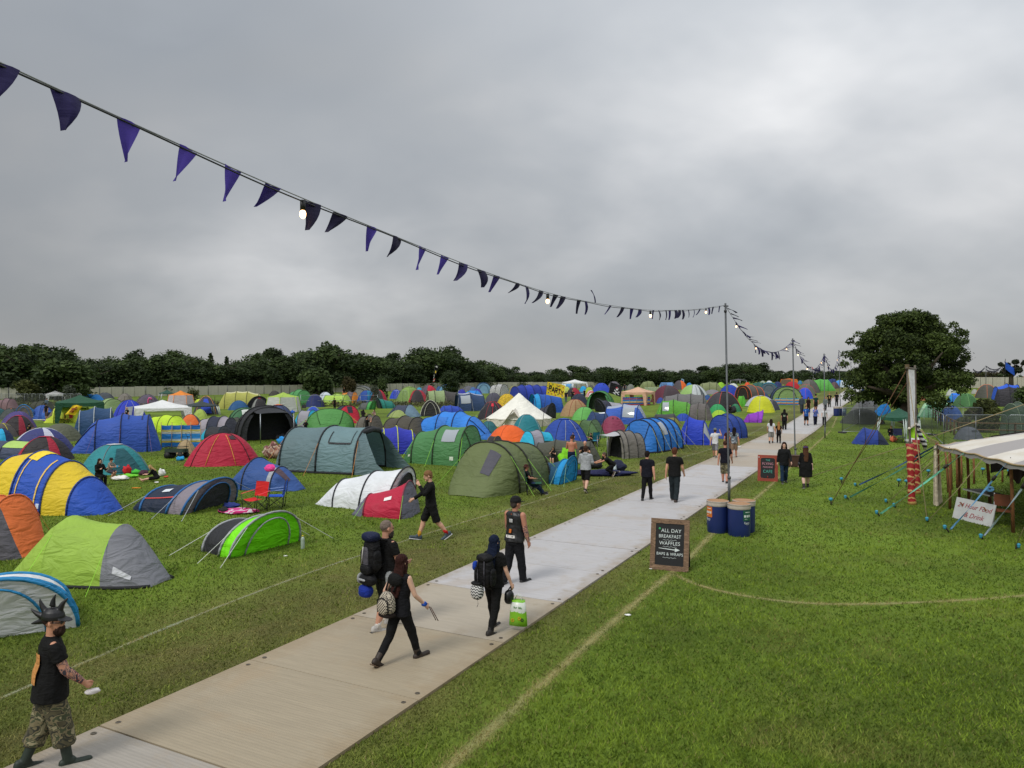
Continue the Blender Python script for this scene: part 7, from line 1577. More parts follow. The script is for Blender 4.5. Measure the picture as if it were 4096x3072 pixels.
for k in range(48):
 a=2*math.pi*k/48;rx=.405-.035*math.cos(2*a)**2*(abs(math.cos(a))>.7)*1.3;rz=.425-.022*(abs(math.sin(a))>.9)*1.0
 c_,s_=math.cos(a),math.sin(a);out_.append((rx*math.copysign(abs(c_)**.45,c_),.5+rz*math.copysign(abs(s_)**.45,s_)))
mb=MB();mb.add([Matrix.Rotation(tilt,3,'X')@Vector((x*Wd,-.0235,z*Hh))for x,z in out_],[tuple(range(48))]);bo=mb.build('blackboard',SLATE,o,False)
mb=MB();mb.tube([Matrix.Rotation(tilt,3,'X')@Vector((x*Wd,-.024,z*Hh))for x,z in out_+out_[:1]],.008,4);mb.build('moulding',plain('b0583a',.6),o)
TEALC,PINKC=plain('4aa090',.9,0,.2,50),plain('b78490',.9,0,.2,50)
for tx,z,sz,m_,sx in(('THE',.80,.11,TEALC,.9),('FLYING',.665,.15,PINKC,.9),('MACHINE',.535,.10,PINKC,.9),('CAFE',.37,.18,TEALC,.9)):text(tx,sz*Hh*.9,m_,bo,onb(0,z,-.0265),(R(90)+tilt,0,0),sx=sx)
mb=MB();mb.tube([onb(0,.13,-.026),onb(0,.17,-.03),onb(0,.21,-.026)],[.018,.022,.002],8);mb.build('flame_mark',plain('8a2418',.7),bo)
mb=MB();mb.tube([onb(-.44,.91,-.021),onb(-.44,.91,-.027)],.03*Wd,12);mb.build('sticker',plain('c8c8c6',.5),o)
b_=G('M',1330,530);o=empty('wooden_crate',b_,R(-20),'low brown wooden box behind the second thin pole','box')
mb=MB();mb.box((0,0,.28),(1.25,.5,.5));mb.build('box_body',plain('3b2416',.8,0,.25,5),o,False);mb=MB();mb.box((0,0,.545),(1.29,.54,.03));mb.build('lid',plain('432a1a',.8,0,.25,5),o,False)
# ---- litter barrels
NAVYP=plain('15265c',.42,0,.12,3,'barrel_plastic');BAG=plain('b6aca2',.5,0,.15,7)
def barrel(zm,x0,x1,ytop,ybot,label,sign=None,ang=0.0,lid='9a7450',simple=False):
 g=G(zm,(x0+x1)/2,ybot);r_=(pxl(zm,x1,0)[0]-pxl(zm,x0,0)[0])/FPX*g.y/2;c=Vector((g.x,g.y+r_,0));k_=(g.y+r_)/g.y;r_*=k_;c.x*=k_;c.z=gh(c.x,c.y)
 h=AT(zm,(x0+x1)/2,ytop,c.y).z-c.z
 o=empty('litter_barrel',c,0,label,'bin','dark blue festival litter barrels');mb=MB();mb.lathe([(r_*.93,0),(r_*.97,.03),(r_,h*.3),(r_,h*.62),(r_*.985,h*.86),(r_*.99,h*.955),(r_*.95,h*.96)],32,caps=False);mb.build('barrel',NAVYP,o)
 mb=MB();mb.lathe([(r_*.985,h*.84),(r_*1.035,h*.86),(r_*1.03,h*.90),(r_*1.045,h*.93),(r_*1.03,h*.985),(r_*1.05,h*.99),(r_*.98,h)],32,caps=False);mb.build('bin_liner',BAG,o)
 mb=MB();mb.lathe([(.001,h*.985),(r_*.5,h*.99),(r_*.97,h*.992),(r_*1.0,h)],32,caps=False);mb.build('lid',plain(lid,.7,0,.12,4),o)
 if sign:
  def curved(name,a0,a1,z0,z1,mat,par,e=.004):
   v,f_=strip([[Vector(((r_+e)*math.cos(a0+(a1-a0)*k/8),(r_+e)*math.sin(a0+(a1-a0)*k/8),h*z))for k in range(9)]for z in(z0,z1)]);return mesh(name,v,f_,mat,True,par)
  s_=curved('label',ang-.42,ang+.42,.50,.83,plain(sign,.6),o);Wm=plain('c9d0cc',.6)
  for j,(da,w_)in enumerate(((-.25,.10),(-.02,.075),(.14,.04),(.28,.055))):curved('pictogram',ang+da-w_,ang+da+w_,.615,.685,Wm,s_,.007)
  curved('pictogram',ang-.22,ang+.30,.76,.78,Wm,s_,.007);curved('pictogram',ang-.30,ang-.02,.555,.567,Wm,s_,.007)
  for body,z,sz in(('Ryans',.44,.085),('catering',.395,.035)):
   for i,ch in enumerate(body):
    a=ang+(i-len(body)/2)*(.115*sz/.085)+.02;text(ch,sz*h,Wm,o,((r_+.004)*math.cos(a),(r_+.004)*math.sin(a),h*z),(R(90),0,a+R(90)),'lettering',ext=.001)
 return o
barrel('I',1620,2022,185,800,'rear litter barrel with cream rim, right of the three by the first pole')
barrel('I',1145,1535,190,810,'left litter barrel with an orange label','c4681c',R(-160))
barrel('I',1530,1936,245,875,'front litter barrel with a dark green label','14503c',R(-62))
barrel('G',1135,1240,725,885,'left one of two distant litter barrels by the mesh fence',simple=True);barrel('G',1240,1350,728,880,'right one of two distant litter barrels by the mesh fence','3a6a8a',R(-90));barrel('G',1618,1668,392,470,'farthest blue barrel, under the left edge of the big tree')
# ================================================================= striped marquee at the right edge
MA,dA,dB=Vector((14.5,25.2,0)),Vector((-.196,-.98,0)),Vector((.77,.64,0))
CANV,t,b=newmat('striped_canvas');uvn=N(t,'ShaderNodeUVMap');uvn.uv_map='ab';sx=N(t,'ShaderNodeSeparateXYZ');LK(t,uvn,0,sx,0)
frq=M(t,'FRACT',M(t,'MULTIPLY',M(t,'ADD',M(t,'SUBTRACT',sx.outputs[0],M(t,'MULTIPLY',sx.outputs[1],None,vb=.653)),None,vb=6.15),None,vb=.303));gt=M(t,'GREATER_THAN',frq,None,vb=.5)
co=N(t,'ShaderNodeTexCoord');nz=noise(t,co.outputs['Object'],1.4,5,.6,.4);r_=ramp(t,nz.outputs['Fac'],[(.3,(.52,.47,.38)),(.6,(.60,.57,.51))])
stc=mixc(t,gt,r_.outputs[0],(.31,.29,.28));t.links.new(stc,b.inputs['Base Color']);b.inputs['Roughness'].default_value=.8;bumped(t,b,nz.outputs['Fac'],.5,.06)
mq=empty('marquee',MA,0,'cream and grey striped canvas marquee on rough wooden poles, right edge','marquee')
def roof_z(a,b_):
 k=min(a,b_*1.0);hip=.13*k-.002*k*k
 sag=-.05*abs(math.sin(math.pi*a/1.55))*math.exp(-b_*1.2)-.05*abs(math.sin(math.pi*b_/1.55))*math.exp(-a*1.2)
 return 2.06+hip+sag
na,nb_=40,44;V,F,UVs=[],[],[]
for i in range(na+1):
 for j in range(nb_+1):
  a,b_=9.0*(i/na)**1.2,11.0*(j/nb_)**1.3;p=dA*a+dB*b_;V.append((p.x,p.y,roof_z(a,b_)));UVs.append((a,b_))
for i in range(na):
 for j in range(nb_):F.append((i*(nb_+1)+j,i*(nb_+1)+j+1,(i+1)*(nb_+1)+j+1,(i+1)*(nb_+1)+j))
ro=mesh('roof',V,F,CANV,True,mq);ul=ro.data.uv_layers.new(name='ab');li=np.empty(len(ro.data.loops),int);ro.data.loops.foreach_get('vertex_index',li);ul.data.foreach_set('uv',np.asarray(UVs,float)[li].ravel())
EDGE=plain('a08a66',.85,0,.2,6)
for nm,pts_ in(('edge_rope',[dA*(.25*i)+Vector((0,0,roof_z(.25*i,0)-.01))for i in range(36)]),('edge_rope',[dB*(.25*i)+Vector((0,0,roof_z(0,.25*i)-.01))for i in range(44)])):
 mb=MB();mb.tube(pts_,.028,6);mb.build(nm,EDGE,mq)
 v,f_=strip([[p for p in pts_],[p+Vector((0,0,-.13-.03*math.sin(i*1.3)))for i,p in enumerate(pts_)]]);mesh('valance',v,f_,CANV,True,mq)
PWOOD=blotch(['7a4f2c','6a4224','8a5c36','5e3a20'],3.0,stretch=(6,6,.8),name='wooden_pole')
for bx,by,tx,ty,r_ in((460,1032,455,330,.045),(575,932,565,345,.045),(692,962,672,350,.05),(955,992,915,412,.055),(1235,1320,1205,465,.05),(440,830,402,322,.04),(482,800,462,335,.04),(546,772,538,338,.04),(602,724,598,345,.04),(755,724,748,372,.045),(1105,705,1097,448,.04)):
 g=G('Y',bx,by);tp=AT('Y',tx,ty,g.y-(.15 if by>900 else-.1));mb=MB();mb.tube([g-MA,g.lerp(tp,.5)-MA+Vector((.015,0,0)),tp-MA],[r_,r_*.95,r_*.85],9);mb.build('tent_pole',PWOOD,mq)
 mb=MB();mb.tube([tp-MA,tp-MA+Vector((0,0,.16))],.008,5);mb.build('pole_spike',BLACKM,mq)
ctop=Vector((-.05,.05,2.02));rows=[]
for q in range(9):
 z=2.02*(1-q/8);sp_=.16+.20*(q/8);row=[]
 for k in range(22):
  s_=k/21;base=dA*(-(0)+.62*s_*sp_/.36)if s_<.5 else dA*(.31*sp_/.36)*(1-(s_-.5)*2)+dB*(1.3*(s_-.5)*sp_/.36)
  row.append(base+Vector((math.sin(k*1.9)*.035,math.cos(k*1.9)*.035,z))+Vector((-.12,.02,0)))
 rows.append(row)
v,f_=strip(rows);mesh('corner_curtain',v,f_,fabric('b3a894',.85,.05),True,mq)
mb=MB();mb.tube([Vector((.10,.2,0)),Vector((.04,.12,2.1))],.06,8);mb.build('tent_pole',PWOOD,mq)
v,f_=strip([[dB*(4.6+.4*k)+dA*.35+Vector((0,.04*math.sin(k*2),z))for k in range(14)]for z in(2.15,.75)]);mesh('shade_sheet',v,f_,fabric('1d1413',.95,0),True,mq)  # near-black sheet standing in for the shade inside the marquee
def eaveA(px_):
 r_=(px_-2048)/FPX;return(14.5-25.2*r_)/(.196-.98*r_)
ROPE,BLUES,GREENS,MINT,BROWNR=plain('8a7d5c',.9,0,.2,30),plain('1d4a8c',.7,0,.2,10),plain('2f7058',.7,0,.2,10),plain('5fae90',.7,0,.2,10),plain('5a3c24',.9,0,.2,20)
LBLUE,GREYS=plain('5a8fb8',.7,0,.2,10),plain('8fa0a8',.7,0,.2,10)
def ribbon(a,b_,w_,mat,par,org,name):
 d=(b_-a).normalized();side=d.cross(Vector((0,0,1))).normalized();mb=MB();n=10;rows=[]
 for k in range(n+1):
  p=a.lerp(b_,k/n)-org-Vector((0,0,.05*math.sin(math.pi*k/n)));tw=side*math.cos(k*.5)+d.cross(side)*math.sin(k*.5);rows.append([p-tw*w_/2,p+tw*w_/2,p+tw*w_/2+d.cross(tw)*.004,p-tw*w_/2+d.cross(tw)*.004])
 mb.rings(rows);return mb.build(name,mat,par)
STAKES=[
 ((1400,385),(785,750),(755,735),BLUES,.055,'marquee ground stake with the dark blue strap'),((1490,425),(705,860),(672,838),GREENS,.055,'marquee ground stake with the dark green strap'),
 ((1530,420),(1042,892),(1022,890),ROPE,.0,'marquee ground stake with a plain rope, in front of the red and gold poles'),((1700,478),(972,1005),(942,964),MINT,.06,'marquee ground stake with the pale mint strap'),
 ((1612,450),(1104,930),(1092,935),ROPE,.0,'marquee ground stake just right of the red and gold poles'),((1872,510),(1388,1055),(1378,1042),ROPE,.0,'marquee ground stake where a taut pale rope ends left of the sign'),
 ((2066,550),(1575,1145),(1532,1092),LBLUE,.05,'marquee ground stake with the light blue strap before the sign'),((2320,600),(1862,1204),(1845,1172),GREYS,.05,'marquee ground stake with the silver grey strap below the sign'),
 ((2420,640),(2135,1290),(2172,1268),ROPE,.0,'marquee ground stake at the right edge, lowest in the photo')]
CAPC=plain('2f86a4',.6,0,.2,14,'blue_cap');IRON=plain('2a2420',.7,.4,.3,12)
for(tx,ty),(gx_,gy_),(cx_,cy_),m_,w_,lb in STAKES:
 g=G('X',gx_,gy_);a=min(8.8,max(0,eaveA(pxl('X',tx,ty)[0])));top=MA+dA*a+Vector((0,0,roof_z(a,0)))
 if w_:ribbon(top,g+Vector((0,0,.08)),w_,m_,mq,MA,'ratchet_strap')
 else:mb=MB();mb.tube([top-MA,top.lerp(g,.5)-MA-Vector((0,0,.04)),g-MA+Vector((0,0,.06))],.010,6);mb.build('guy_rope',m_,mq)
 if w_:mb=MB();q=top.lerp(g,.22)-MA;mb.box(q,(.07,.16,.07),(g-top).to_track_quat('Y','Z').to_matrix());mb.build('ratchet',IRON,mq)
 cp_=AT('X',cx_,cy_,g.y-.05);o=empty('ground_stake',g,0,lb,'stake','blue capped stakes holding the marquee ropes');tip=Vector((g.x-cp_.x,.1,0))*.4;top_=Vector((cp_.x-g.x,-.02,max(.12,cp_.z)))
 mb=MB();mb.tube([Vector((0.02,.02,-.15)),Vector((top_.x*.3,0,.03)),top_],.022,7);mb.build('shaft',IRON,o);mb=MB();mb.ell(top_,(.05,.05,.04),None,10,7);mb.tube([top_,top_-Vector((0,0,.08))],[.045,.032],9);mb.build('cap',CAPC,o)
for x,y,lb in((1125,735,'small blue capped stake in the grass behind the red and gold poles'),(1190,742,'second small blue capped stake behind the red and gold poles'),(1380,648,'blue capped stake left of the corner curtain, farther back'),(1850,632,'dark blue wrapped stake seen between marquee poles'),(2078,648,'blue capped stake beyond the marquee, farthest right')):
 g=G('X',x,y+14);o=empty('ground_stake',g,0,lb,'stake','blue capped stakes holding the marquee ropes');mb=MB();mb.tube([(0,0,-.1),(.03,0,.22)],.022,7);mb.build('shaft',IRON,o);mb=MB();mb.ell((.03,0,.26),(.09,.08,.06),None,10,7);mb.build('cap',CAPC,o)
 e_=min([dB*(k*.8)for k in range(12)],key=lambda q:abs((MA+q).x-g.x));tp=MA+e_+Vector((0,0,2.0));mb=MB();mb.tube([g-MA+Vector((0,0,.1)),tp-MA],.012,5);mb.build('guy_rope',ROPE,mq)
q=AT('Y',957,787,21.2);o=mq;mb=MB()
for k in range(4):mb.tube([q-MA+Vector(((.05+.022*k)*math.cos(a),.02,(.03+.014*k)*math.sin(a)))for a in[i*math.pi/8 for i in range(17)]],.011,5)
mb.build('strap_coil',LBLUE,mq)
RG,t,b=newmat('red_gold_wrap');co=N(t,'ShaderNodeTexCoord');s=N(t,'ShaderNodeSeparateXYZ');LK(t,co,'Object',s,0);nz=noise(t,co.outputs['Object'],7,3,.6,.3)
ph_=M(t,'ADD',M(t,'MULTIPLY',s.outputs[2],None,vb=4.2),M(t,'ADD',M(t,'MULTIPLY',M(t,'ADD',s.outputs[0],s.outputs[1]),None,vb=1.6),M(t,'MULTIPLY',nz.outputs['Fac'],None,vb=.7)));gt=M(t,'LESS_THAN',M(t,'FRACT',ph_),None,vb=.25)
t.links.new(mixc(t,gt,(.30,.012,.016),(.56,.34,.13)),b.inputs['Base Color']);b.inputs['Roughness'].default_value=.55;bumped(t,b,nz.outputs['Fac'],.9,.03)
bl,br=G('X',1245,902),G('X',1287,808);tl,tr=AT('S',1203,672,bl.y),AT('S',1269,672,br.y)
bt=empty('banner_gate',bl,0,'tall white banner between two poles wrapped in red and gold','banner');GREYW=plain('5e564c',.9,0,.25,4)
for base,top,wr_ in((bl,tl,AT('X',1222,378,bl.y)),(br,tr,AT('X',1281,345,br.y))):
 mb=MB();mb.tube([base-bl,top-bl],[.045,.035],9);mb.build('pole',GREYW,bt)
 n=14;k_=(wr_.z-base.z)/(top.z-base.z);pp=[base.lerp(top,k_*i/n)-bl for i in range(n+1)];mb=MB();mb.tube(pp,[.12*(1+.16*math.sin(i*2.4))for i in range(n+1)],12);mb.build('wrap',RG,bt)
 mb=MB();mb.tube([base-bl,base-bl+Vector((0,0,.12))],[.15,.13],12);mb.build('tassel',plain('9a7a40',.8,0,.3,30),bt)
ztop,zbot=AT('S',1210,706,bl.y).z,AT('S',1216,1205,bl.y).z;dv=br-bl
def bp(u_,z,off=0.0):p=bl.lerp(tl,z/tl.z).lerp(br.lerp(tr,z/tr.z),u_)-bl;return Vector((p.x+off,p.y,z))
rows=[[bp(.06+.88*k/10,ztop+(zbot-ztop)*i/12-.05*math.sin(math.pi*k/10)*(i/12),.018*math.sin(i*.6+k*.5)*(i/12))for k in range(11)]for i in range(13)]
v,f_=strip(rows);mesh('banner_cloth',v,f_,fabric('e2dfda',.8,.25),True,bt)
for z in(ztop+.04,zbot-.04):mb=MB();mb.tube([bp(-.06,z),bp(1.10,z)],.04,8);mb.build('cross_bar',GREYW if z>3 else fabric('b8b0a2',.8,0),bt)
mb=MB()
for k in range(5):mb.tube([bp(-.02,ztop+.02+.03*k,.07),bp(-.02,ztop+.02+.03*k,-.07)],.02,6)
mb.build('lashing',plain('6a5a40',.9),bt)
for(x0,y0,Y0),(x1,y1)in(((1203,700,bl.y),(550,895)),((1200,822,bl.y),(640,712)),((1205,690,bl.y),(1375,1042))):
 a,g=AT('S',x0,y0,Y0),G('X',x1,y1);mb=MB();mb.tube([a-bl,g-bl],.012,6);mb.build('guy_rope',BROWNR if y1!=1042 else ROPE,bt)
for x,y,lb in((550,900,'blue capped stake farthest left, holding a brown rope of the banner gate'),(640,714,'small blue capped stake holding the second brown rope of the banner gate')):
 g=G('X',x,y+8);o=empty('ground_stake',g,0,lb,'stake','blue capped stakes holding the marquee ropes');mb=MB();mb.tube([(0,0,-.1),(-.03,0,.16)],.022,7);mb.build('shaft',IRON,o);mb=MB();mb.ell((-.03,0,.2),(.07,.07,.06),None,10,7);mb.build('cap',CAPC,o)
a,g=AT('S',2300,979,26.5),G('X',372,668);lr=empty('long_rope',g,0,'long pale rope from the marquee running down across the lawn to the left','rope');mb=MB();mb.tube([Vector((0,0,.05)),(a-g)*.5-Vector((0,0,.05)),a-g],.016,6);mb.build('rope',ROPE,lr);mb=MB();mb.tube([(0,0,-.1),(-.02,0,.25)],.025,6);mb.build('peg',plain('6a4a2c',.9),lr)
for k in range(4):
 a,b_=AT('S',1290+14*k,1212+6*k,bl.y+1),AT('S',1475,1335+5*k,25.3);o_=MB();o_.tube([a-bl,a.lerp(b_,.5)-bl-Vector((0,0,.10+.04*k)),b_-bl],.013,5);o_.build('loose_rope',ROPE,bt)
a=AT('S',1290,1180,br.y);mb=MB();mb.tube([a,a+Vector((.12,0,-.45)),a+Vector((.28,0,-.78)),a+Vector((.30,0,-.95))],[.07,.08,.09,.05],9);o=mb.build('wind_sock',stripes(['d0d0cc','1a1c22'],5.5,'Z'),None);tag(o,'black and white striped sock hanging below the white banner','wind sock')
g1,g2=G('Y',492,1137),G('Y',968,1257);so_=empty('food_sign',(g1+g2)/2,math.atan2((g2-g1).y,(g2-g1).x),'white board lettered in red 24 Hour Food & Drink','sign');Wd=(g2-g1).length;Hh=Wd*.43;tl_=R(-14)
mb=MB();rect(mb,-Wd/2,Wd/2,-.012,.012,.0,Hh);bo=leaned(mb,tl_).build('board',plain('b9bab8',.6,0,.1,3),so_,False);REDL=plain('94343c',.6,0,.2,30)
for tx,x,z,sz in(('24 Hour Food',.0,.68,.30),('& Drink',.03,.27,.31)):
 v_=Matrix.Rotation(tl_,3,'X')@Vector((x*Wd,-.016,z*Hh));text(tx,sz*Hh*1.05,REDL,bo,v_,(R(90)+tl_,0,0),shear=.35,ext=.002,sx=1.08)
mb=MB();mb.tube([(-Wd*.3,.02,Hh*.8),(-Wd*.3,.42,0)],.02,5);mb.build('prop',PWOOD,so_);mb=MB();mb.tube([(Wd*.3,.02,Hh*.8),(Wd*.3,.42,0)],.02,5);mb.build('prop',PWOOD,so_)
a,b_=G('Y',640,1010),G('Y',1010,1120);o=empty('folding_table',(a+b_)/2,math.atan2((b_-a).y,(b_-a).x),'dark folding table with white edge under the marquee, behind the sign','table');L=(b_-a).length*.9
mb=MB();mb.box((0,.2,.62),(L,.6,.03));tp_=mb.build('table_top',plain('26231f',.5),o,False);mb=MB();mb.box((0,-.105,.62),(L,.012,.045));mb.build('edging',plain('b9bab8',.5),tp_,False)
for s in(-1,1):mb=MB();mb.tube([(s*L*.4,-.05,0),(s*L*.4,.2,.6),(s*L*.4,.45,0)],.016,6);mb.build('leg',STEEL,o)
a=G('Y',1110,1240);o=empty('cafe_chair',a,R(-35),'brown seated metal chair under the marquee, right of the sign','chair');BRN=plain('6a3a20',.5,0,.2,5)
mb=MB();mb.box((0,0,.45),(.46,.44,.03));mb.build('seat',BRN,o,False);mb=MB();mb.box((-.0,.22,.72),(.46,.03,.34));mb.build('backrest',BRN,o,False)
for sx_ in(-1,1):
 for sy_ in(-1,1):mb=MB();mb.tube([(sx_*.20,sy_*.19,.45),(sx_*.24,sy_*.25,0)],.013,6);mb.build('leg',WHITEM,o)
 mb=MB();mb.tube([(sx_*.22,.2,.44),(sx_*.22,.235,.92)],.013,6);mb.build('back_post',WHITEM,o)
g=G('Y',1330,720);o=empty('furry_shape',g,0,'dark brown furry thing under the marquee at the right edge, modelled as hung cloth','stand-in cloth');rows=[]  # hung cloth standing in for an unidentified dark furry thing
for i in range(9):
 z=1.55*(1-i/8)+.12;rows.append([Vector((-.55+1.4*k/12+.03*math.sin(i*1.4),.08*math.sin(k*1.3)+.05*math.sin(i),z+(.22*math.sin(k*1.1)if i>6 else 0)))for k in range(13)])
v,f_=strip(rows);mesh('shape_cloth',v,f_,plain('24130d',.95,0,.35,14),True,o)
# ================================================================= mesh panels and rails by the big tree
def HP(z1,x1,y1,Y1,z2,x2,y2,Y2,lb):
 a,b_=AT(z1,x1,y1,Y1),AT(z2,x2,y2,Y2);a.z,b_.z=gh(a.x,a.y),gh(b_.x,b_.y);heras(a,b_,2.0,lb,'tube framed mesh panels round the big tree')
HP('G',1285,1175,58.5,'G',1632,1000,71,'mesh panel running back along the left side of the tree enclosure');HP('G',1280,1180,58.3,'G',1880,1180,58.6,'front mesh panel of the tree enclosure, nearest the track')
HP('G',1640,1000,71,'G',2010,1000,70,'rear mesh panel of the tree enclosure under the crown');HP('H',360,1015,57,'H',612,1030,56,'mesh panel just right of the tree trunk, behind the banner');HP('H',632,1010,56,'H',822,1130,47.2,'slanting mesh panel joining the rows right of the banner')
HP('H',845,1120,47,'H',1915,1140,47,'front mesh panel before the broom bush, above the marquee roof');HP('H',1942,1140,47,'H',2900,1140,46,'front mesh panel cut by the right edge, above the marquee roof');HP('H',822,990,59.5,'H',1500,985,59,'mesh panel half hidden by the broom bush')
HP('H',412,862,80,'H',612,864,80,'back row mesh panel left of the mint tent');HP('H',632,865,80,'H',1110,868,80,'back row mesh panel across the mint tent');HP('H',1840,1000,59,'H',2500,1030,57,'mesh panel behind the right edge of the broom bush')
def AG(zm,x,Y):p=AT(zm,x,1300,Y);p.z=gh(p.x,p.y);return p
post_fence([AG('H',640,74),AG('H',1080,54),AG('H',2060,53),AG('H',2900,52)],'brown wooden post and rail fence in front of the broom bush',1.15,2.7,2,plain('5a4630',.9,0,.3,6),'rail_fence',.07,.05)
# ================================================================= windbreaks, flags, camping gear
def windbreak(pts,h,bands,npole,label,over=.18):
 """cloth screen of horizontal bands on stakes; bands = [(colour, share)] from the bottom up"""
 o=empty('windbreak',pts[0],0,label,'windbreak','striped windbreaks among the tents');tot=sum(b_[1]for b_ in bands);L=[0]
 for a,b_ in zip(pts,pts[1:]):L.append(L[-1]+(b_-a).length)
 def at(s):
  i=max(0,min(len(pts)-2,int(np.searchsorted(L,s,'right'))-1));return pts[i].lerp(pts[i+1],(s-L[i])/max(1e-6,L[i+1]-L[i]))-pts[0]
 z=0.04;n=npole*6
 for c,sh in bands:
  dz=sh/tot*(h-.04);rows=[[at(L[-1]*k/n)+Vector((0,.05*math.sin(math.pi*(k%6)/6)*(1-.3*q),z+dz*q-.03*math.sin(math.pi*(k%6)/6)*((z+dz*q)/h)))for k in range(n+1)]for q in(0,1)]
  v,f_=strip(rows);mesh('band',v,f_,fabric(c,.7,.15),True,o);z+=dz
 for k in range(npole+1):
  p=at(L[-1]*k/npole);mb=MB();mb.tube([p+Vector((0,-.02,-.15)),p+Vector((random.uniform(-.05,.05),-.03,h+over))],.018,6);mb.build('stake',plain('a88a5c',.8,0,.2,8),o)
def seg(zm,x0,y0,x1,y1):return[G(zm,x0,y0),G(zm,x1,y1)]
BY=[('2068ae',2.2),('b8a648',.8),('a6b2b4',.8),('2a74b4',2.4),('b0b4a8',1.0),('b5a860',.9),('2062a8',2.0)]
windbreak(seg('B',582,1178,1262,1165),1.42,BY,4,'blue windbreak with yellow and white bands, left of the crimson tent')
def wb_h(zm,x,ytop,g):return AT(zm,x,ytop,g.y).z-g.z
s_=seg('G',118,690,540,695);windbreak(s_,max(.8,wb_h('G',300,575,s_[0])),[('2f6aa4',1),('b04a34',.6),('b8a24a',.7),('2f74b0',1.6),('a8503a',.5),('c0ae70',.8),('3a80b4',1.0)],4,'blue, yellow and red striped windbreak before the pale green door tent')
s_=seg('F',78,325,345,322);windbreak(s_,1.25,[('3f6a3a',1),('b8bca8',1)]*5,4,'green and white narrow striped windbreak behind the peach gazebo')
s_=seg('R',955,1022,1195,1018);windbreak(s_,wb_h('R',1000,948,s_[0]),[('a83a30',1),('2f5a9a',1.4),('c09a48',.8),('a9a9a0',.8),('2f6ab0',1.5),('b0402f',.7),('2f5a9a',1.2)],4,'multicoloured windbreak beneath the peach gazebo')
T('R',942,858,1238,1022,'gazebo',30,'peach coloured gazebo over a multicoloured windbreak',roof='c09a80',cloth_leg='bd977e',valance=.14,rise=.36)
s_=seg('E',1085,400,1240,392);windbreak(s_,.9,[('2f6ab0',1),('b8c0c4',1),('2f74b8',1)],3,'small blue and white windbreak behind the wide white gazebo')
s_=seg('G',468,610,566,600);windbreak(s_,wb_h('G',500,475,s_[0]),[('1f66b0',1)],2,'plain bright blue screen right of the pale green door tent')
s_=seg('P',1085,800,1240,775);windbreak(s_,wb_h('P',1235,690,s_[1]),[('b4b6bc',1)],2,'plain white screen left of the large white gazebo')
def flagpole(zm,base,top,label,flags,pole_r=.018,name='flag',tip=None):
 """flags = [(attach fraction top, fraction bottom, picture end point, main material, [emblem boxes], wave)]"""
 b_=G(zm,*base);tp=AT(zm,top[0],top[1],b_.y);o=empty(name,b_,0,label,'flag');mb=MB();mb.tube([(0,0,-.1),tp-b_],[pole_r,pole_r*.6],6);mb.build('pole',plain('1d1e20',.5),o)
 for f0,f1,(ex,ey),mat,ems,wave in flags:
  a,c=b_.lerp(tp,f0)-b_,b_.lerp(tp,f1)-b_;e_=AT(zm,ex,ey,b_.y)-b_-(a+c)/2;n,m_=14,6
  def fp_(u_,v_,off=0.0):p=a.lerp(c,v_)+e_*u_;return p+Vector((0,math.sin(u_*wave*3.1+v_)*e_.length*.06*u_+off,math.sin(u_*wave*2.3+.6)*e_.length*.035*u_))
  v,f_=strip([[fp_(k/n,i/m_)for k in range(n+1)]for i in range(m_+1)]);fo_=mesh('flag_cloth',v,f_,mat,True,o)
  for pts_,em in ems:
   mb=MB();mb.add([fp_(u_,v_,-.012)for u_,v_ in pts_]+[fp_(u_,v_,.012)for u_,v_ in pts_],[tuple(range(len(pts_))),tuple(range(2*len(pts_)-1,len(pts_)-1,-1))]);mb.build('emblem',em,fo_,False)
 return o
def blob(u_,v_,ru,rv,n=8):return[(u_+ru*math.cos(2*math.pi*k/n),v_+rv*math.sin(2*math.pi*k/n))for k in range(n)]
def strokes(s,x,y,w_,h_,t_=.16):
 """block capitals from strokes, as polygons in flag space"""
 G_={'P':[((0,0),(0,1)),((0,0),(1,0)),((1,0),(1,.5)),((1,.5),(0,.5))],'A':[((0,1),(.5,0)),((.5,0),(1,1)),((.2,.65),(.8,.65))],'R':[((0,0),(0,1)),((0,0),(1,0)),((1,0),(1,.5)),((1,.5),(0,.5)),((.4,.5),(1,1))],'T':[((0,0),(1,0)),((.5,0),(.5,1))],'Y':[((0,0),(.5,.5)),((1,0),(.5,.5)),((.5,.5),(.5,1))]}
 out_=[]
 for a,b_ in G_[s]:
  A_,B_=Vector((x+a[0]*w_,y+a[1]*h_)),Vector((x+b_[0]*w_,y+b_[1]*h_));d=(B_-A_).normalized();n_=Vector((-d.y*t_*w_,d.x*t_*h_))*.5;out_.append([tuple(A_-n_),tuple(B_-n_),tuple(B_+n_),tuple(A_+n_)])
 return out_
YEL=fabric('cdb52a',.7,.3);BLKF,REDF,WHF,DKB=fabric('101013',.7,.1),fabric('9a2030',.7,.1),fabric('c2c2c0',.7,.2),fabric('35306a',.7,.1)
ems=[]
for i,(ch,cx)in enumerate(zip('PARTY',(.14,.31,.48,.65,.81))):ems+=[(p,plain('20260c' if i<1 else '24120c' if i<3 else '4a120c',.8))for p in strokes(ch,cx,.27+.045*i,.125,.36,.34)]
rngf=random.Random(4)
for(u_,v_)in((.12,.12),(.32,.10),(.55,.12),(.70,.15),(.90,.2),(.12,.80),(.22,.68),(.30,.85),(.45,.74),(.52,.9),(.66,.8),(.78,.72),(.90,.84),(.92,.5),(.62,.2),(.06,.45)):ems.append((blob(u_,v_,.035,.05),[REDF,DKB,plain('2f6a3a',.8),REDF][rngf.randrange(4)]))
flagpole('E',(495,1160),(612,150),'yellow banner flag reading PARTY with coloured spots',[(.99,.77,(908,340),YEL,ems,1.0)],.022,'party_flag')
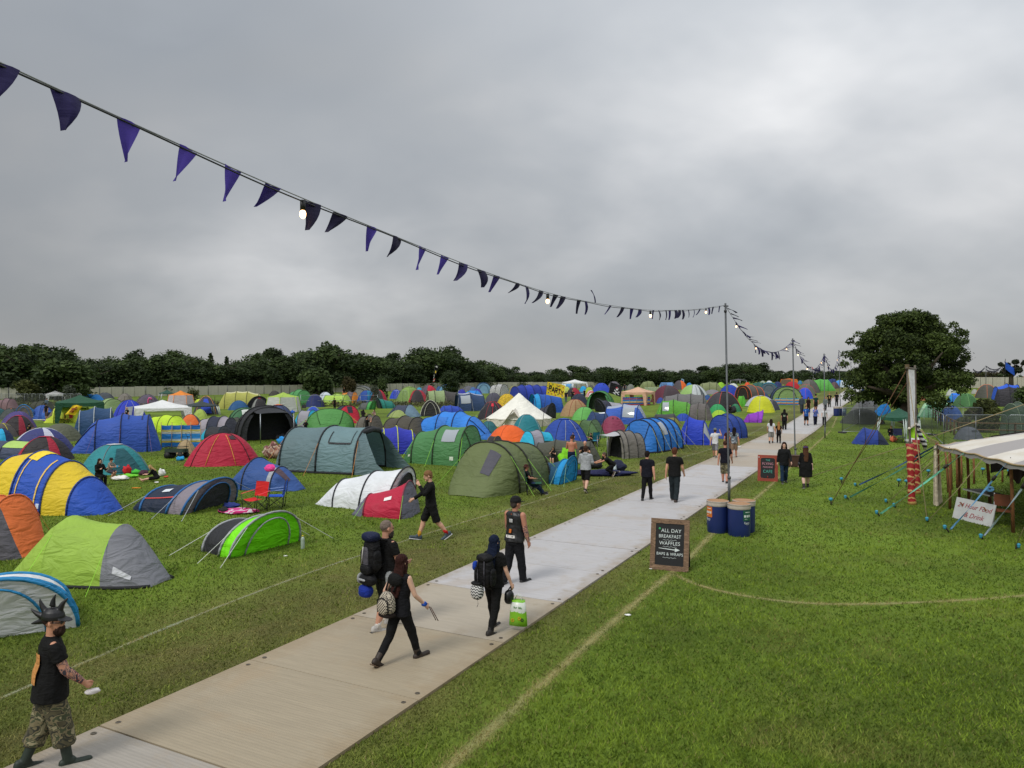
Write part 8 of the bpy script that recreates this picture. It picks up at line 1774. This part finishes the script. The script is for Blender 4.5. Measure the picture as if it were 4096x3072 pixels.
skull=[(blob(.62,.42,.10,.16,10),WHF),(blob(.60,.34,.11,.08,8),REDF),([(.40,.62),(.45,.56),(.86,.84),(.82,.9)],WHF),([(.82,.58),(.86,.64),(.45,.9),(.41,.84)],WHF),([(.35,.80),(.62,.95),(.60,.99),(.33,.85)],WHF)]
flagpole('E',(1520,1160),(1708,150),'black pirate flag with skull and crossed bones on a long thin pole',[(.985,.80,(1890,330),BLKF,skull,1.2)],.022,'pirate_flag')
flagpole('Q',(1508,640),(1548,340),'tall pole with three dark flags and a small union flag',[(.99,.90,(1575,366),BLKF,[(blob(.5,.5,.3,.2),WHF)],1.2),(.86,.72,(1562,408),BLKF,[(blob(.55,.5,.25,.3),plain('c2a830',.8))],1.0),(.70,.60,(1540,446),WHF,[(blob(.5,.5,.25,.3),BLKF)],1.0),(.57,.48,(1545,474),fabric('8a3a34',.7,.1),[([(.0,.4),(1,.4),(1,.6),(0,.6)],WHF)],1.0)],.03,'flag_pole')
flagpole('Q',(1745,520),(1632,470),'thin white streamer flag flying before the dark tree',[(.99,.86,(1668,482),WHF,[],1.6)],.02)
flagpole('E',(880,250),(888,66),'small black, white and orange flag behind the wide white gazebo',[(.98,.70,(938,108),WHF,[(blob(.45,.35,.25,.25),BLKF)],1.2),(.70,.50,(920,140),fabric('b85a28',.7,.1),[],1.0)],.02)
flagpole('E',(1835,250),(1808,56),'orange yellow flag with dark emblem flying behind the pirate flag',[(.98,.66,(1872,110),fabric('c08a22',.7,.2),[(blob(.5,.5,.16,.2),BLKF)],1.3)],.02)
flagpole('F',(135,240),(118,38),'small pinkish red flag above the olive tunnel tent at the back',[(.98,.70,(168,85),fabric('98354c',.7,.2),[(blob(.5,.5,.2,.2),WHF)],1.2)],.02)
flagpole('F',(705,260),(716,100),'pale blue patterned flag right of the bright orange striped tent',[(.98,.66,(760,148),fabric('7a94ac',.7,.2),[(blob(.5,.5,.25,.25),DKB)],1.2)],.02)
flagpole('G',(865,240),(745,18),'ragged bright red flag against the distant woodland',[(.99,.74,(790,75),fabric('b01c22',.7,.2),[],1.8)],.03)
fpz=AT('H',1890,195,149);o=empty('flag',fpz,0,'blue flag caught in the gnarled tree on the right horizon','flag');v,f_=strip([[Vector((k*.36,.12*math.sin(k),-i*.36-k*.3))for k in range(6)]for i in range(5)]);mesh('flag_cloth',v,f_,fabric('1f4aa8',.7,.2),True,o);mb=MB();mb.tube([(0,0,.5),(-.1,0,-5)],.05,5);mb.build('pole',BLACKM,o)
a,c=AT('A',1300,440,70.2),AT('A',1225,600,70.2);o=empty('flag',a,0,'yellow flag with dark red beast hanging from the dark green gazebo','flag')
def lp(u_,v_):return Vector(((-.55+.95*u_)-.75*v_+.3,.06*math.sin(u_*6+v_*3),(c.z-a.z)*v_+.05*math.sin(u_*5)))
v,f_=strip([[lp(k/8,i/8)for k in range(9)]for i in range(9)]);fo_=mesh('flag_cloth',v,f_,fabric('c9aa1c',.7,.2),True,o)
mb=MB()
for u_,v_,r1,r2 in((.5,.42,.16,.16),(.62,.22,.10,.09),(.40,.66,.10,.14),(.62,.68,.09,.12),(.72,.42,.14,.05),(.30,.40,.06,.16)):mb.add([lp(p[0],p[1])+Vector((0,-.09,0))for p in blob(u_,v_,r1,r2)],[tuple(range(8))])
mb.build('emblem',fabric('7a3a1a',.8,0),fo_,False)
g=G('P',1280,720);o=empty('inflatable_flamingo',g,0,'pink inflatable flamingo neck standing between tents and gazebos','inflatable');tp=AT('P',1282,628,g.y);hh=tp.z-g.z;k_=hh/3.2;PINK=plain('c8508a',.35,0,.05,2)
mb=MB();mb.tube([(0,0,0),(0,0,hh*.55),(.05*k_,0,hh*.78),(.35*k_,0,hh*.97),(.8*k_,0,hh*.95),(1.05*k_,0,hh*.80)],[.22*k_,.24*k_,.26*k_,.26*k_,.30*k_,.20*k_],12);mb.build('neck',PINK,o);mb=MB();mb.tube([(1.0*k_,0,hh*.83),(1.2*k_,0,hh*.70)],[.20*k_,.04*k_],10);mb.build('beak',plain('1a1a1c',.4),o)
def camp_chair(zm,x,yb,yaw,colr,label,sc=1.0,arm=None,group='folding camp chairs'):
 g=G(zm,x,yb);o=empty('camp_chair',g,-R(yaw),label,'chair',group);o.scale=(sc,sc,sc);F_=fabric(colr,.8,.06);A_=fabric(arm or colr,.8,0)
 w_,d_,h_=.27,.25,.42
 v,f_=strip([[Vector((x_,y_,h_-.05*(1-(x_/w_)**2)))for x_ in(-w_,-w_/2,0,w_/2,w_)]for y_ in(-d_,0,d_)]);mesh('seat',v,f_,F_,True,o)
 v,f_=strip([[Vector((x_,-d_-.10*q-.05*(1-(x_/w_)**2),h_+.05+.47*q))for x_ in(-w_,-w_/2,0,w_/2,w_)]for q in(0,.5,1)]);mesh('backrest',v,f_,F_,True,o)
 for s in(-1,1):
  v,f_=strip([[Vector((s*(w_+.03),-d_-.06,h_+.24)),Vector((s*(w_+.05),d_,h_+.18))],[Vector((s*(w_+.09),-d_-.06,h_+.24)),Vector((s*(w_+.11),d_,h_+.18))]]);mesh('armrest',v,f_,A_,True,o)
  mb=MB();mb.tube([(s*w_,-d_,0),(s*(w_+.02),-d_-.12,h_+.54)],.011,5);mb.build('back_post',BLACKM,o);mb=MB();mb.tube([(s*w_,d_,0),(s*(w_+.07),d_,h_+.18)],.011,5);mb.build('front_post',BLACKM,o)
  mb=MB();mb.tube([(s*w_,-d_,.03),(s*w_,d_,h_)],.009,5);mb.tube([(s*w_,d_,.03),(s*w_,-d_,h_)],.009,5);mb.build('cross_brace',BLACKM,o)
 for s in(-1,1):mb=MB();mb.tube([(-w_,s*d_,.03),(w_,s*d_,h_-.02)],.009,5);mb.tube([(w_,s*d_,.03),(-w_,s*d_,h_-.02)],.009,5);mb.build('cross_brace',BLACKM,o)
 return o
camp_chair('K',1440,600,205,'b01c1c','red folding camp chair next to the blue one, behind the neon green tent',1.0,'b83038')
camp_chair('K',1665,560,262,'1f4aa8','blue folding camp chair with pink cloth over its back',1.0,'8a9cc8')
camp_chair('W',195,602,92,'1c4a34','dark green camp chair under the man in the brown hat',1.05)
camp_chair('A',1040,745,200,'8a1c1c','left red camp chair beneath the dark green gazebo',1.0,'1d1d1f');camp_chair('A',1175,745,185,'8a1c1c','right red camp chair beneath the dark green gazebo',1.0,'1d1d1f')
camp_chair('C',825,640,170,'26282a','dark camp chair right of the lime gazebo tent');camp_chair('C',1880,770,30,'26282a','dark camp chair holding the person near the flowered dress')
camp_chair('Z',1300,350,330,'1c6478','teal camp chair in the group left of the grey porch tent');camp_chair('Z',560,545,200,'1f3a34','dark green camp chair of the woman in the olive sun hat')
camp_chair('S',1135,1342,190,'171c38','navy camp chair under the green gazebo by the tree');camp_chair('D',935,650,200,'202024','black camp chair right of the narrow toilet tent')
g=G('B',840,1350);o=empty('folding_wagon',g,R(-8),'green folding wagon with black wheels left of the crimson tent','wagon');k_=1.05;GRN=plain('2a3a30',.8,0,.2,6)
mb=MB();mb.box((0,0,.33),(1.0*k_,.52,.02));mb.build('bed',GRN,o,False)
for x0,y0,dx,dy in((0,-.26,1.0,.02),(0,.26,1.0,.02),(-.5,0,.02,.52),(.5,0,.02,.52)):mb=MB();mb.box((x0*k_,y0,.42),(dx*(k_ if dx>.5 else 1),dy,.16));mb.build('side',GRN,o,False)
mb=MB()
for z in(.34,.62):mb.tube([(-.52*k_,-.28,z),(.52*k_,-.28,z),(.52*k_,.28,z),(-.52*k_,.28,z),(-.52*k_,-.28,z)],.014,5)
mb.build('frame',BLACKM,o)
for sx_ in(-1,1):
 for sy_ in(-1,1):
  mb=MB();mb.tube([(sx_*.36*k_,sy_*.24,.17),(sx_*.36*k_,sy_*.32,.17)],[.17,.17],18);mb.build('wheel',plain('141415',.7),o)
mb=MB();mb.tube([(.52*k_,0,.35),(.62*k_,0,1.15)],.013,6);mb.tube([(.62*k_,-.02,1.15),(.50*k_,-.02,1.35),(.72*k_,-.02,1.40),(.80*k_,-.02,1.24),(.62*k_,-.02,1.15)],.015,6);mb.build('handle',BLACKM,o)
def lump(c,r_,mat,name,label,cat,seed=0,group=None,amp=.18):
 """crumpled heap of cloth or a stuffed bag"""
 rng=random.Random(seed);ph=[rng.uniform(0,6)for _ in range(6)];mb=MB();mb.ell((0,0,r_[2]*.8),r_,None,18,11)
 for v in mb.v:
  n_=Vector((v.x/r_[0],v.y/r_[1],(v.z-r_[2]*.8)/r_[2]));k=1+amp*(math.sin(n_.x*4+ph[0])*math.sin(n_.y*5+ph[1])+.6*math.sin(n_.z*7+n_.x*6+ph[2]));v.x*=k;v.y*=k;v.z=max(.005,v.z*k)
 o=mb.build(name,mat);o.location=c;return tag(o,label,cat,group)
def gear(zm,x,y,w_,d_,h_,colr,name,label,cat,seed,group=None):return lump(G(zm,x,y),(w_,d_,h_),fabric(colr,.75,0)if isinstance(colr,str)else colr,name,label,cat,seed,group)
gear('K',1250,610,.62,.42,.07,'b8c0c0','blanket','pink and white blanket under the red camp chair','blanket',1).data.materials[0]=blotch(['c01c70','c9488c','c8c4c4','b8206a'],2.2,name='pink_blanket')
gear('K',1600,385,.20,.10,.14,'c83a80','pink_cloth','bright pink cloth draped on the blue camp chair','cloth',2).location.z=.78
gear('K',1170,560,.26,.2,.10,'1f2c6a','clothes_heap','blue clothes heap at the mouth of the navy pop-up','clothes',3);gear('K',1100,615,.18,.14,.10,'141416','boots','black boots by the mouth of the navy pop-up','boots',4)
gear('P',1040,1340,.34,.26,.10,'c4c0bc','blanket','white blanket on the grass before the teal tent','blanket',5);gear('P',1115,1318,.36,.22,.09,'62b028','green_jacket','bright green jacket lying in front of the teal tent','jacket',6)
gear('P',1180,1290,.20,.16,.12,'3a9a2c','green_bag','crumpled green bag at the door of the teal tent','bag',7);gear('P',1100,1288,.18,.14,.20,'a81a22','red_bag','red cool bag in the doorway of the teal tent','bag',8)
gear('P',1238,1300,.2,.16,.12,'3a1c2a','dark_bag','dark plum bag at the right corner of the teal tent','bag',9);gear('P',1400,1305,.16,.12,.17,'bcbcb8','white_bag','white carrier bag behind the blonde woman','bag',10)
gear('P',1435,1318,.10,.08,.04,'a8402a','red_wrapper','small red wrapper beside the white carrier bag','litter',11);gear('P',1355,1365,.09,.06,.03,'c8c8c4','paper_scrap','white paper scrap on the grass below the blonde woman','litter',12);gear('P',1180,1412,.18,.035,.02,'c8741c','tent_bag','flat orange strap lying on the grass near the yellow tent','strap',13)
gear('P',1475,1150,.24,.2,.2,'17181a','black_bag','black bag on the grass below the folding wagon','bag',14);gear('P',1558,1172,.22,.14,.12,'1c80b0','blue_bag','turquoise bag at the left corner of the crimson tent','bag',15)
gear('Q',178,1150,.75,.5,.42,blotch(['8a6a58','b0a08c','5a3a34','7a4a44','a08878'],2.6,name='desert_camouflage'),'camouflage_heap','desert camouflage cloth heap left of the slate tent','cloth',16);gear('Q',245,1035,.45,.2,.3,'1f78b8','blue_tarp','blue tarpaulin corner sticking out left of the slate tent','tarpaulin',17)
gear('Z',1465,815,1.05,.42,.14,'14183c','airbed','flat navy blue airbed on the grass before the kneeling man','airbed',18).scale=(1.25,1,1);gear('Z',1700,745,.40,.28,.28,'141a30','holdall','rounded navy holdall right of the kneeling man','bag',19)
gear('Z',1330,700,.36,.3,.22,'17171c','black_bag','black bag heap left of the kneeling man','bag',20);gear('Z',1640,760,.09,.3,.22,'9aa4a8','folded_chair','folded chair in its blue and silver bag behind the kneeling man','chair bag',21);gear('Z',1790,795,.30,.05,.02,'5a8cb0','blue_strap','pale blue strap lying on the white line','strap',22)
gear('Z',890,720,.42,.3,.55,'6fb41c','lime_bag','lime green camp chair bag behind the shirtless man','bag',23)
gear('C',630,670,.28,.22,.22,'1f4a9c','cool_box','blue cool box with white lid by the lime gazebo tent','cool box',24);gear('C',560,630,.22,.2,.45,'1c3a8c','blue_bag','blue bag at the door of the lime gazebo tent','bag',25)
gear('C',1755,1140,.35,.2,.12,'2a2a32','bag_heap','dark clothes and shoes on grass behind the slate tent porch','clothes',26);gear('C',430,1130,.35,.3,.22,'1a1a1d','bag_heap','black bags under the awning of the black tunnel tent','bag',27)
gear('C',450,1000,.35,.15,.55,'6a6a6e','grey_towel','grey towel hanging at the black tunnel tent','towel',28)
gear('A',830,705,.6,.3,.05,'5a3a8a','purple_cloth','purple cloth on the grass by the man in black at far left','cloth',29);gear('A',650,695,.9,.35,.04,'a8a89c','groundsheet','pale groundsheet on the grass at far left','groundsheet',30)
gear('S',1085,1335,.22,.2,.22,'b05a3c','orange_bucket','orange and white bucket before the youth under the green gazebo','bucket',31);gear('S',1085,1285,.3,.16,.12,'1f8a6a','green_towel','sea green towel on the lap of the youth under the green gazebo','towel',32);gear('S',1275,1345,.7,.35,.18,'a8a8a4','white_sheet','white plastic sheet at the foot of the acid green tent','sheet',33)
gear('F',1590,700,.5,.4,.4,'1a1a20','bag_heap','heap of dark bags right of the emerald dome','bag',34);gear('F',1250,560,.3,.25,.2,'b4aca0','pale_bag','pale bag among campers under the grey and red dome','bag',35)
v,f_=strip([[AT('G',x_,y_,62.0+.3*math.sin(x_))for x_,y_ in((1840,800),(1950,690),(2060,665),(2125,770))],[AT('G',x_,y_,61.8)for x_,y_ in((1880,850),(1960,860),(2050,860),(2118,820))],[AT('G',x_,y_,61.9)for x_,y_ in((1935,905),(1980,925),(2040,935),(2095,880))]])
o=mesh('blue_tarpaulin',v,f_,fabric('1f70b8',.6,.2));tag(o,'bright blue tarpaulin hung over the mesh fence under the big tree','tarpaulin')
g=G('K',1966,1010);o=empty('water_bottle',g,0,'clear plastic bottle with yellow cap beside the neon green tent','bottle');mb=MB();mb.lathe([(.045,0),(.05,.02),(.05,.18),(.047,.2),(.05,.22),(.045,.27),(.02,.31)],14);mb.build('bottle_body',plain('9aa89c',.15,0,.05,4),o);mb=MB();mb.lathe([(.022,.31),(.022,.345)],12);mb.build('cap',plain('c8b020',.4),o)
for zm,x,y,w_,lb in(('I',110,1460,.04,'white scrap of litter at the foot of the breakfast board'),('W',1000,1645,.06,'white scrap of litter on the pale turf line'),('V',255,918,.05,'white scrap of litter before the neon green tent'),('T',690,1500,.05,'white smear of litter on the track behind the red haired woman')):
 gear(zm,x,y,w_,w_*.7,.012,'c4c4c0','litter',lb,'litter',int(x))
# ================================================================= things the walkers carry
def rbox(mb,c,d,rot=None,e=3.2,n=20,m=10,tap=0.0,wob=0.0,seed=0):
 vs=[];fs=[];rng=random.Random(seed);ph=[rng.uniform(0,6)for _ in range(4)]
 for i in range(m+1):
  t_=math.pi*(i/m-.5)
  for k in range(n):
   a=2*math.pi*k/n;ca,sa,ct,st=math.cos(a),math.sin(a),math.cos(t_),math.sin(t_);q=2/e;f=lambda x:math.copysign(abs(x)**q,x)
   z=f(st);s_=1-tap*z;w_=1+wob*math.sin(a*3+ph[0]+z*4);p=Vector((f(ct)*f(ca)*d[0]*s_*w_,f(ct)*f(sa)*d[1]*s_*w_,z*d[2]))
   vs.append((rot@p if rot is not None else p)+Vector(c))
 for i in range(m):
  for k in range(n):fs.append((i*n+k,i*n+(k+1)%n,(i+1)*n+(k+1)%n,(i+1)*n+k))
 mb.add(vs,fs);return mb
def carried(info,name,label,cat,local,H=None):
 """an Empty in the carrier's frame (x right, y forward, z up), at a body point"""
 w_=world(info,local);return empty(name,w_,info['yw'],label,cat)
BAGB,BAGN,BAGG=cloth('101114',.25,12,.6),cloth('131b38',.25,12,.6),cloth('4c4a50',.2,10,.7)
pel,u,f=p2['pel'],p2['u'],p2['f'];o=carried(p2,'rucksack','tall black rucksack with dark blue lid and grey panel','rucksack',pel+u*.17-f*.155);h_=p2['H']
mb=MB();rbox(mb,(0,0,0),(.085*h_,.062*h_,.165*h_),wob=.03);mb.build('main_bag',BAGB,o);mb=MB();rbox(mb,(0,-.01*h_,.178*h_),(.092*h_,.075*h_,.045*h_),e=2.6);mb.build('lid',BAGN,o);mb=MB();rbox(mb,(-.01*h_,-.062*h_,-.01*h_),(.04*h_,.012*h_,.10*h_));mb.build('front_panel',BAGG,o);mb=MB();rbox(mb,(0,-.065*h_,-.115*h_),(.07*h_,.035*h_,.045*h_));mb.build('lower_pocket',BAGB,o)
for s in(-1,1):
 mb=MB();rbox(mb,(s*.092*h_,-.01*h_,-.03*h_),(.022*h_,.045*h_,.09*h_));mb.build('side_pocket',BAGB,o);mb=MB();mb.tube([Vector((s*.055,.05,.15))*h_,Vector((s*.062,.125,.135))*h_,Vector((s*.066,.21,.06))*h_,Vector((s*.075,.16,-.05))*h_,Vector((s*.07,.05,-.10))*h_],.011*h_,6);mb.build('shoulder_strap',BAGB,o)
mb=MB();mb.tube([Vector((-.035,-.072,.09))*h_,Vector((-.04,-.078,.02))*h_,Vector((-.05,-.075,-.07))*h_],.006*h_,5);mb.build('pale_strap',plain('b8b6b0',.7),o)
o=carried(p2,'dry_bag','black and silver rolled dry bag strapped below the tall rucksack','bag',pel+u*-.045-f*.19);mb=MB();rbox(mb,(0,0,0),(.105*h_,.058*h_,.056*h_),e=2.4);mb.build('bag_body',BAGB,o);mb=MB();rbox(mb,(-.098*h_,0,0),(.018*h_,.052*h_,.052*h_),e=2.4);mb.build('end_cap',plain('8a8c8e',.5),o);mb=MB();rbox(mb,(-.02*h_,-.058*h_,.005*h_),(.05*h_,.006*h_,.010*h_));mb.build('label',plain('9c9ea0',.5),o)
o=carried(p2,'stuff_sack','royal blue stuff sack dangling lowest under the tall rucksack','bag',pel+u*-.155-f*.19-p2['X']*.03);mb=MB();rbox(mb,(0,0,0),(.075*h_,.055*h_,.060*h_),e=2.7,wob=.05);mb.build('sack_body',cloth('1a2f86',.2,8),o);mb=MB();mb.tube([(0,0,.05*h_),(.02,.02,.11*h_)],.01,5);mb.build('cord',BAGB,o)
o=carried(p2,'grey_jacket','pale grey jacket tied at the right hip of the bearded man','jacket',pel+p2['X']*.105-u*.02-f*.02);mb=MB();rbox(mb,(0,0,-.03*h_),(.028*h_,.05*h_,.085*h_),e=2.2,wob=.12);mb.build('jacket_cloth',cloth('8f9292',.15,10),o)
pel,u,f=p3['pel'],p3['u'],p3['f'];h_=p3['H'];CHK,t,b=newmat('checked_cloth');co=N(t,'ShaderNodeTexCoord');ck=N(t,'ShaderNodeTexChecker');ck.inputs['Scale'].default_value=46;ck.inputs['Color1'].default_value=(.50,.44,.34,1);ck.inputs['Color2'].default_value=(.03,.027,.025,1);LK(t,co,'Object',ck,0);LK(t,ck,'Color',b,'Base Color');b.inputs['Roughness'].default_value=.85
o=carried(p3,'backpack','small black and cream checked backpack worn low','backpack',pel+u*.055-f*.135-p3['X']*.03);mb=MB();rbox(mb,(0,0,0),(.085*h_,.055*h_,.105*h_),tap=.12,e=2.6);mb.build('main_bag',CHK,o);mb=MB();rbox(mb,(0,-.050*h_,-.025*h_),(.068*h_,.028*h_,.07*h_),e=2.5);mb.build('front_pocket',CHK,o);mb=MB();rbox(mb,(0,0,-.105*h_),(.088*h_,.062*h_,.025*h_),e=2.6);mb.build('base',cloth('1c1512',.2,10),o)
mb=MB();mb.tube([Vector((-.07,-.052,-.08))*h_,Vector((-.066,-.058,.035))*h_,Vector((0,-.062,.06))*h_,Vector((.066,-.058,.035))*h_,Vector((.07,-.052,-.08))*h_],.006*h_,5);mb.build('zip_band',BAGB,o)
for s in(-1,1):mb=MB();mb.tube([Vector((s*.05,.03,.10))*h_,Vector((s*.06,.08,.20))*h_,Vector((s*.065,.17,.19))*h_,Vector((s*.075,.19,.06))*h_,Vector((s*.07,.06,-.06))*h_],.010*h_,6);mb.build('shoulder_strap',BAGB,o)
o=carried(p3,'sleeveless_hoodie','black sleeveless hood laid over the red haired womans shoulders','hood',pel+u*.26-f*.075);mb=MB();rbox(mb,(0,0,0),(.085*h_,.040*h_,.06*h_),e=2.3,wob=.06);mb.build('hood_cloth',cloth('0e0f12',.2,10),o)
hd_=p3['J']['aR'][4];o=carried(p3,'drum_sticks','two thin brown sticks held by the red haired woman','sticks',hd_);
for k in(0,1):mb=MB();mb.tube([Vector((-.005+.02*k,-.01,.03))*h_,Vector((.045+.03*k,.03,-.10))*h_],.004*h_,6);mb.build('stick',plain('4a3020',.6),o)
o=carried(p3,'wrist_scarf','blue scarf wrapped round the red haired womans right wrist','scarf',p3['J']['aR'][2]);mb=MB();rbox(mb,(0,0,0),(.026*h_,.028*h_,.022*h_),e=2.2,wob=.15);mb.build('scarf_cloth',cloth('1f4aa0',.2,10),o)
o=carried(p3,'blue_cloth','blue cloth triangle hanging beside the checked backpack','cloth',pel-p3['X']*.15-u*.03-f*.06);mesh('cloth',[Vector((-.04,0,.04))*h_,Vector((.04,.01,.035))*h_,Vector((.03,-.01,-.07))*h_,Vector((.0,-.03,.0))*h_],[(0,3,1),(3,2,1),(0,2,3)],cloth('1f4fa8',.2,10),True,o)
pel,u,f=p4['pel'],p4['u'],p4['f'];h_=p4['H'];o=carried(p4,'rucksack','large all black rucksack of the blue haired woman','rucksack',pel+u*.12-f*.15);mb=MB();rbox(mb,(0,0,0),(.092*h_,.066*h_,.15*h_),wob=.03);mb.build('main_bag',BAGB,o);mb=MB();rbox(mb,(0,-.01*h_,.15*h_),(.088*h_,.07*h_,.045*h_),e=2.5);mb.build('lid',BAGB,o)
for s in(-1,1):
 mb=MB();rbox(mb,(s*.10*h_,0,-.04*h_),(.02*h_,.045*h_,.09*h_));mb.build('side_pocket',BAGB,o);mb=MB();mb.tube([Vector((s*.055,.05,.13))*h_,Vector((s*.062,.12,.16))*h_,Vector((s*.066,.19,.11))*h_,Vector((s*.075,.16,-.02))*h_,Vector((s*.07,.05,-.09))*h_],.011*h_,6);mb.build('shoulder_strap',BAGB,o)
 mb=MB();mb.tube([Vector((s*.04,-.072,.13))*h_,Vector((s*.042,-.078,0))*h_,Vector((s*.04,-.072,-.13))*h_],.006*h_,5);mb.build('compression_strap',BAGG,o)
o=carried(p4,'blanket_roll','black and white zigzag patterned roll hanging under the black rucksack','bedroll',pel-u*.075-f*.20-p4['X']*.06);mb=MB();rbox(mb,(0,0,0),(.070*h_,.058*h_,.085*h_),e=2.5);mb.build('roll_body',ZIGS if 'ZIGS' in globals()else ZIG,o);mb=MB();rbox(mb,(0,0,.085*h_),(.066*h_,.055*h_,.02*h_),e=2.4);mb.build('top',BAGB,o);mb=MB();mb.tube([(0,0,-.08*h_),(.02,0,-.13*h_),(-.02,.02,-.17*h_)],.004,5);mb.build('cord',BAGG,o)
o=carried(p4,'stuff_sack','small blue stuff sack on the left of the black rucksack','bag',pel+u*.17-f*.15-p4['X']*.125);mb=MB();rbox(mb,(0,0,0),(.03*h_,.04*h_,.05*h_),e=2.3,wob=.08);mb.build('sack_body',cloth('1c3c98',.2,10),o)
hd_=p4['J']['aR'][4];o=carried(p4,'handbag','black leather bag hanging at the blue haired womans right side','bag',hd_+Vector((-.03,-.05,-.055)));mb=MB();rbox(mb,(0,0,0),(.045*h_,.055*h_,.075*h_),e=2.4,wob=.06);mb.build('bag_body',plain('0f0f11',.4,0,.2,10),o);mb=MB();mb.tube([Vector((0,-.04,.06))*h_,Vector((.02,0,.11))*h_,Vector((0,.04,.06))*h_],.007*h_,5);mb.build('handle',BAGB,o)
o=carried(p4,'shopping_bag','white and lime green shopping bag with flower print','shopping bag',hd_+Vector((.05,.0,-.03)));o.rotation_euler[2]-=R(75);PL,t,b=newmat('printed_plastic');co=N(t,'ShaderNodeTexCoord');s=N(t,'ShaderNodeSeparateXYZ');LK(t,co,'Object',s,0);nz=noise(t,co.outputs['Object'],26,3,.6)
edge_=M(t,'ADD',s.outputs[2],M(t,'MULTIPLY',nz.outputs['Fac'],None,vb=-.16));lowg=M(t,'LESS_THAN',edge_,None,vb=-.36);topg=M(t,'GREATER_THAN',s.outputs[2],None,vb=-.115);t.links.new(mixc(t,M(t,'MAXIMUM',lowg,topg),(.62,.66,.60),(.19,.46,.02)),b.inputs['Base Color']);b.inputs['Roughness'].default_value=.35
mb=MB();mb.rings([[Vector((x*(1+.05*q),y*(1-.25*q),z+.01*math.sin(5*x)))for x,y in((-.06,-.13),(.0,-.16),(.06,-.13),(.075,0),(.06,.14),(0,.17),(-.06,.14),(-.075,0))]for q,z in((0,-.52),(.2,-.40),(.5,-.26),(1,-.09))]);mb.build('bag_body',PL,o)
for s_x in(-1,1):mb=MB();mb.tube([(s_x*.04,-.07,-.10),(s_x*.02,-.02,0),(s_x*.02,.03,0),(s_x*.04,.09,-.10)],.006,5);mb.build('handle',plain('c8cac4',.4),o)
for y,z,c_ in((-.07,-.42,'c89a1c'),(.05,-.38,'c8961c'),(.10,-.40,'1a1a1a')):
 mb=MB();
 for k in range(6):mb.ell((.079,y+.022*math.cos(k*1.047),z+.022*math.sin(k*1.047)),(.004,.011,.011),None,6,4)
 mb.build('flower_print',plain(c_,.5),o)
text('for life',.055,plain('4f8a3a',.5),o,(.080,.02,-.20),(R(90),0,R(90)),'lettering')
text('DIXIE',.022*p5['H'],plain('121212',.6),p5['o'],p5['W'](p5['pel']+p5['u']*.034-p5['f']*(.094)),(R(90),0,0),'lettering',ext=.003,sx=1.5)
o=carried(p1,'paper_wrap','white paper food wrap in the hand of the horned hat man','food wrap',p1['J']['aR'][4]-Vector((0,.01,.012)));mb=MB();rbox(mb,(0,0,0),(.022*p1['H'],.045*p1['H'],.018*p1['H']),e=2.3,wob=.12);mb.build('paper',plain('cfcac8',.7,0,.1,20),o)
o=carried(p11,'white_box','white takeaway box in the hand of the patterned shirt man','box',p11['J']['aR'][4]-Vector((0,0,.03)));mb=MB();rbox(mb,(0,0,0),(.05*p11['H'],.05*p11['H'],.03*p11['H']),e=5);mb.build('box_body',plain('c8cacb',.5),o)
o=carried(p33,'blue_cup','light blue cup held by the woman in the dark brimmed hat','cup',p33['J']['aR'][4]);mb=MB();mb.lathe([(.035,-.04),(.042,.06)],12);mb.build('cup_body',plain('2a9ac0',.4),o)
o=carried(p19,'shoulder_bag','round black shoulder bag of the woman with the purple headband','bag',p19['pel']-p19['X']*.15+p19['u']*.03);mb=MB();rbox(mb,(0,0,0),(.03*p19['H'],.06*p19['H'],.055*p19['H']),e=2.2);mb.build('bag_body',plain('0e0e10',.4),o)
a=AT('Z',1525,150,33.0)
v,f_=strip([[AT('Z',x_,y_,33.2+.02*x_/100)for x_,y_ in((1525,142),(1600,148),(1690,156))],[AT('Z',x_,y_,32.9)for x_,y_ in((1548,172),(1620,176),(1690,182))],[AT('Z',x_,y_,32.7)for x_,y_ in((1590,205),(1660,208),(1780,240))]])
# ---- text outlines become plain meshes
bpy.context.view_layer.update();dg=bpy.context.evaluated_depsgraph_get()
for o in[o for o in SC.objects if o.type=='FONT']:
 me=bpy.data.meshes.new_from_object(o.evaluated_get(dg));par,mw=o.parent,(o.location.copy(),o.rotation_euler.copy(),o.scale.copy());m_=o.data.materials[0];nm=o.name.split('.')[0];bpy.data.objects.remove(o)
 n=link(nm,me,par);n.location,n.rotation_euler,n.scale=mw;me.materials.clear();me.materials.append(m_)
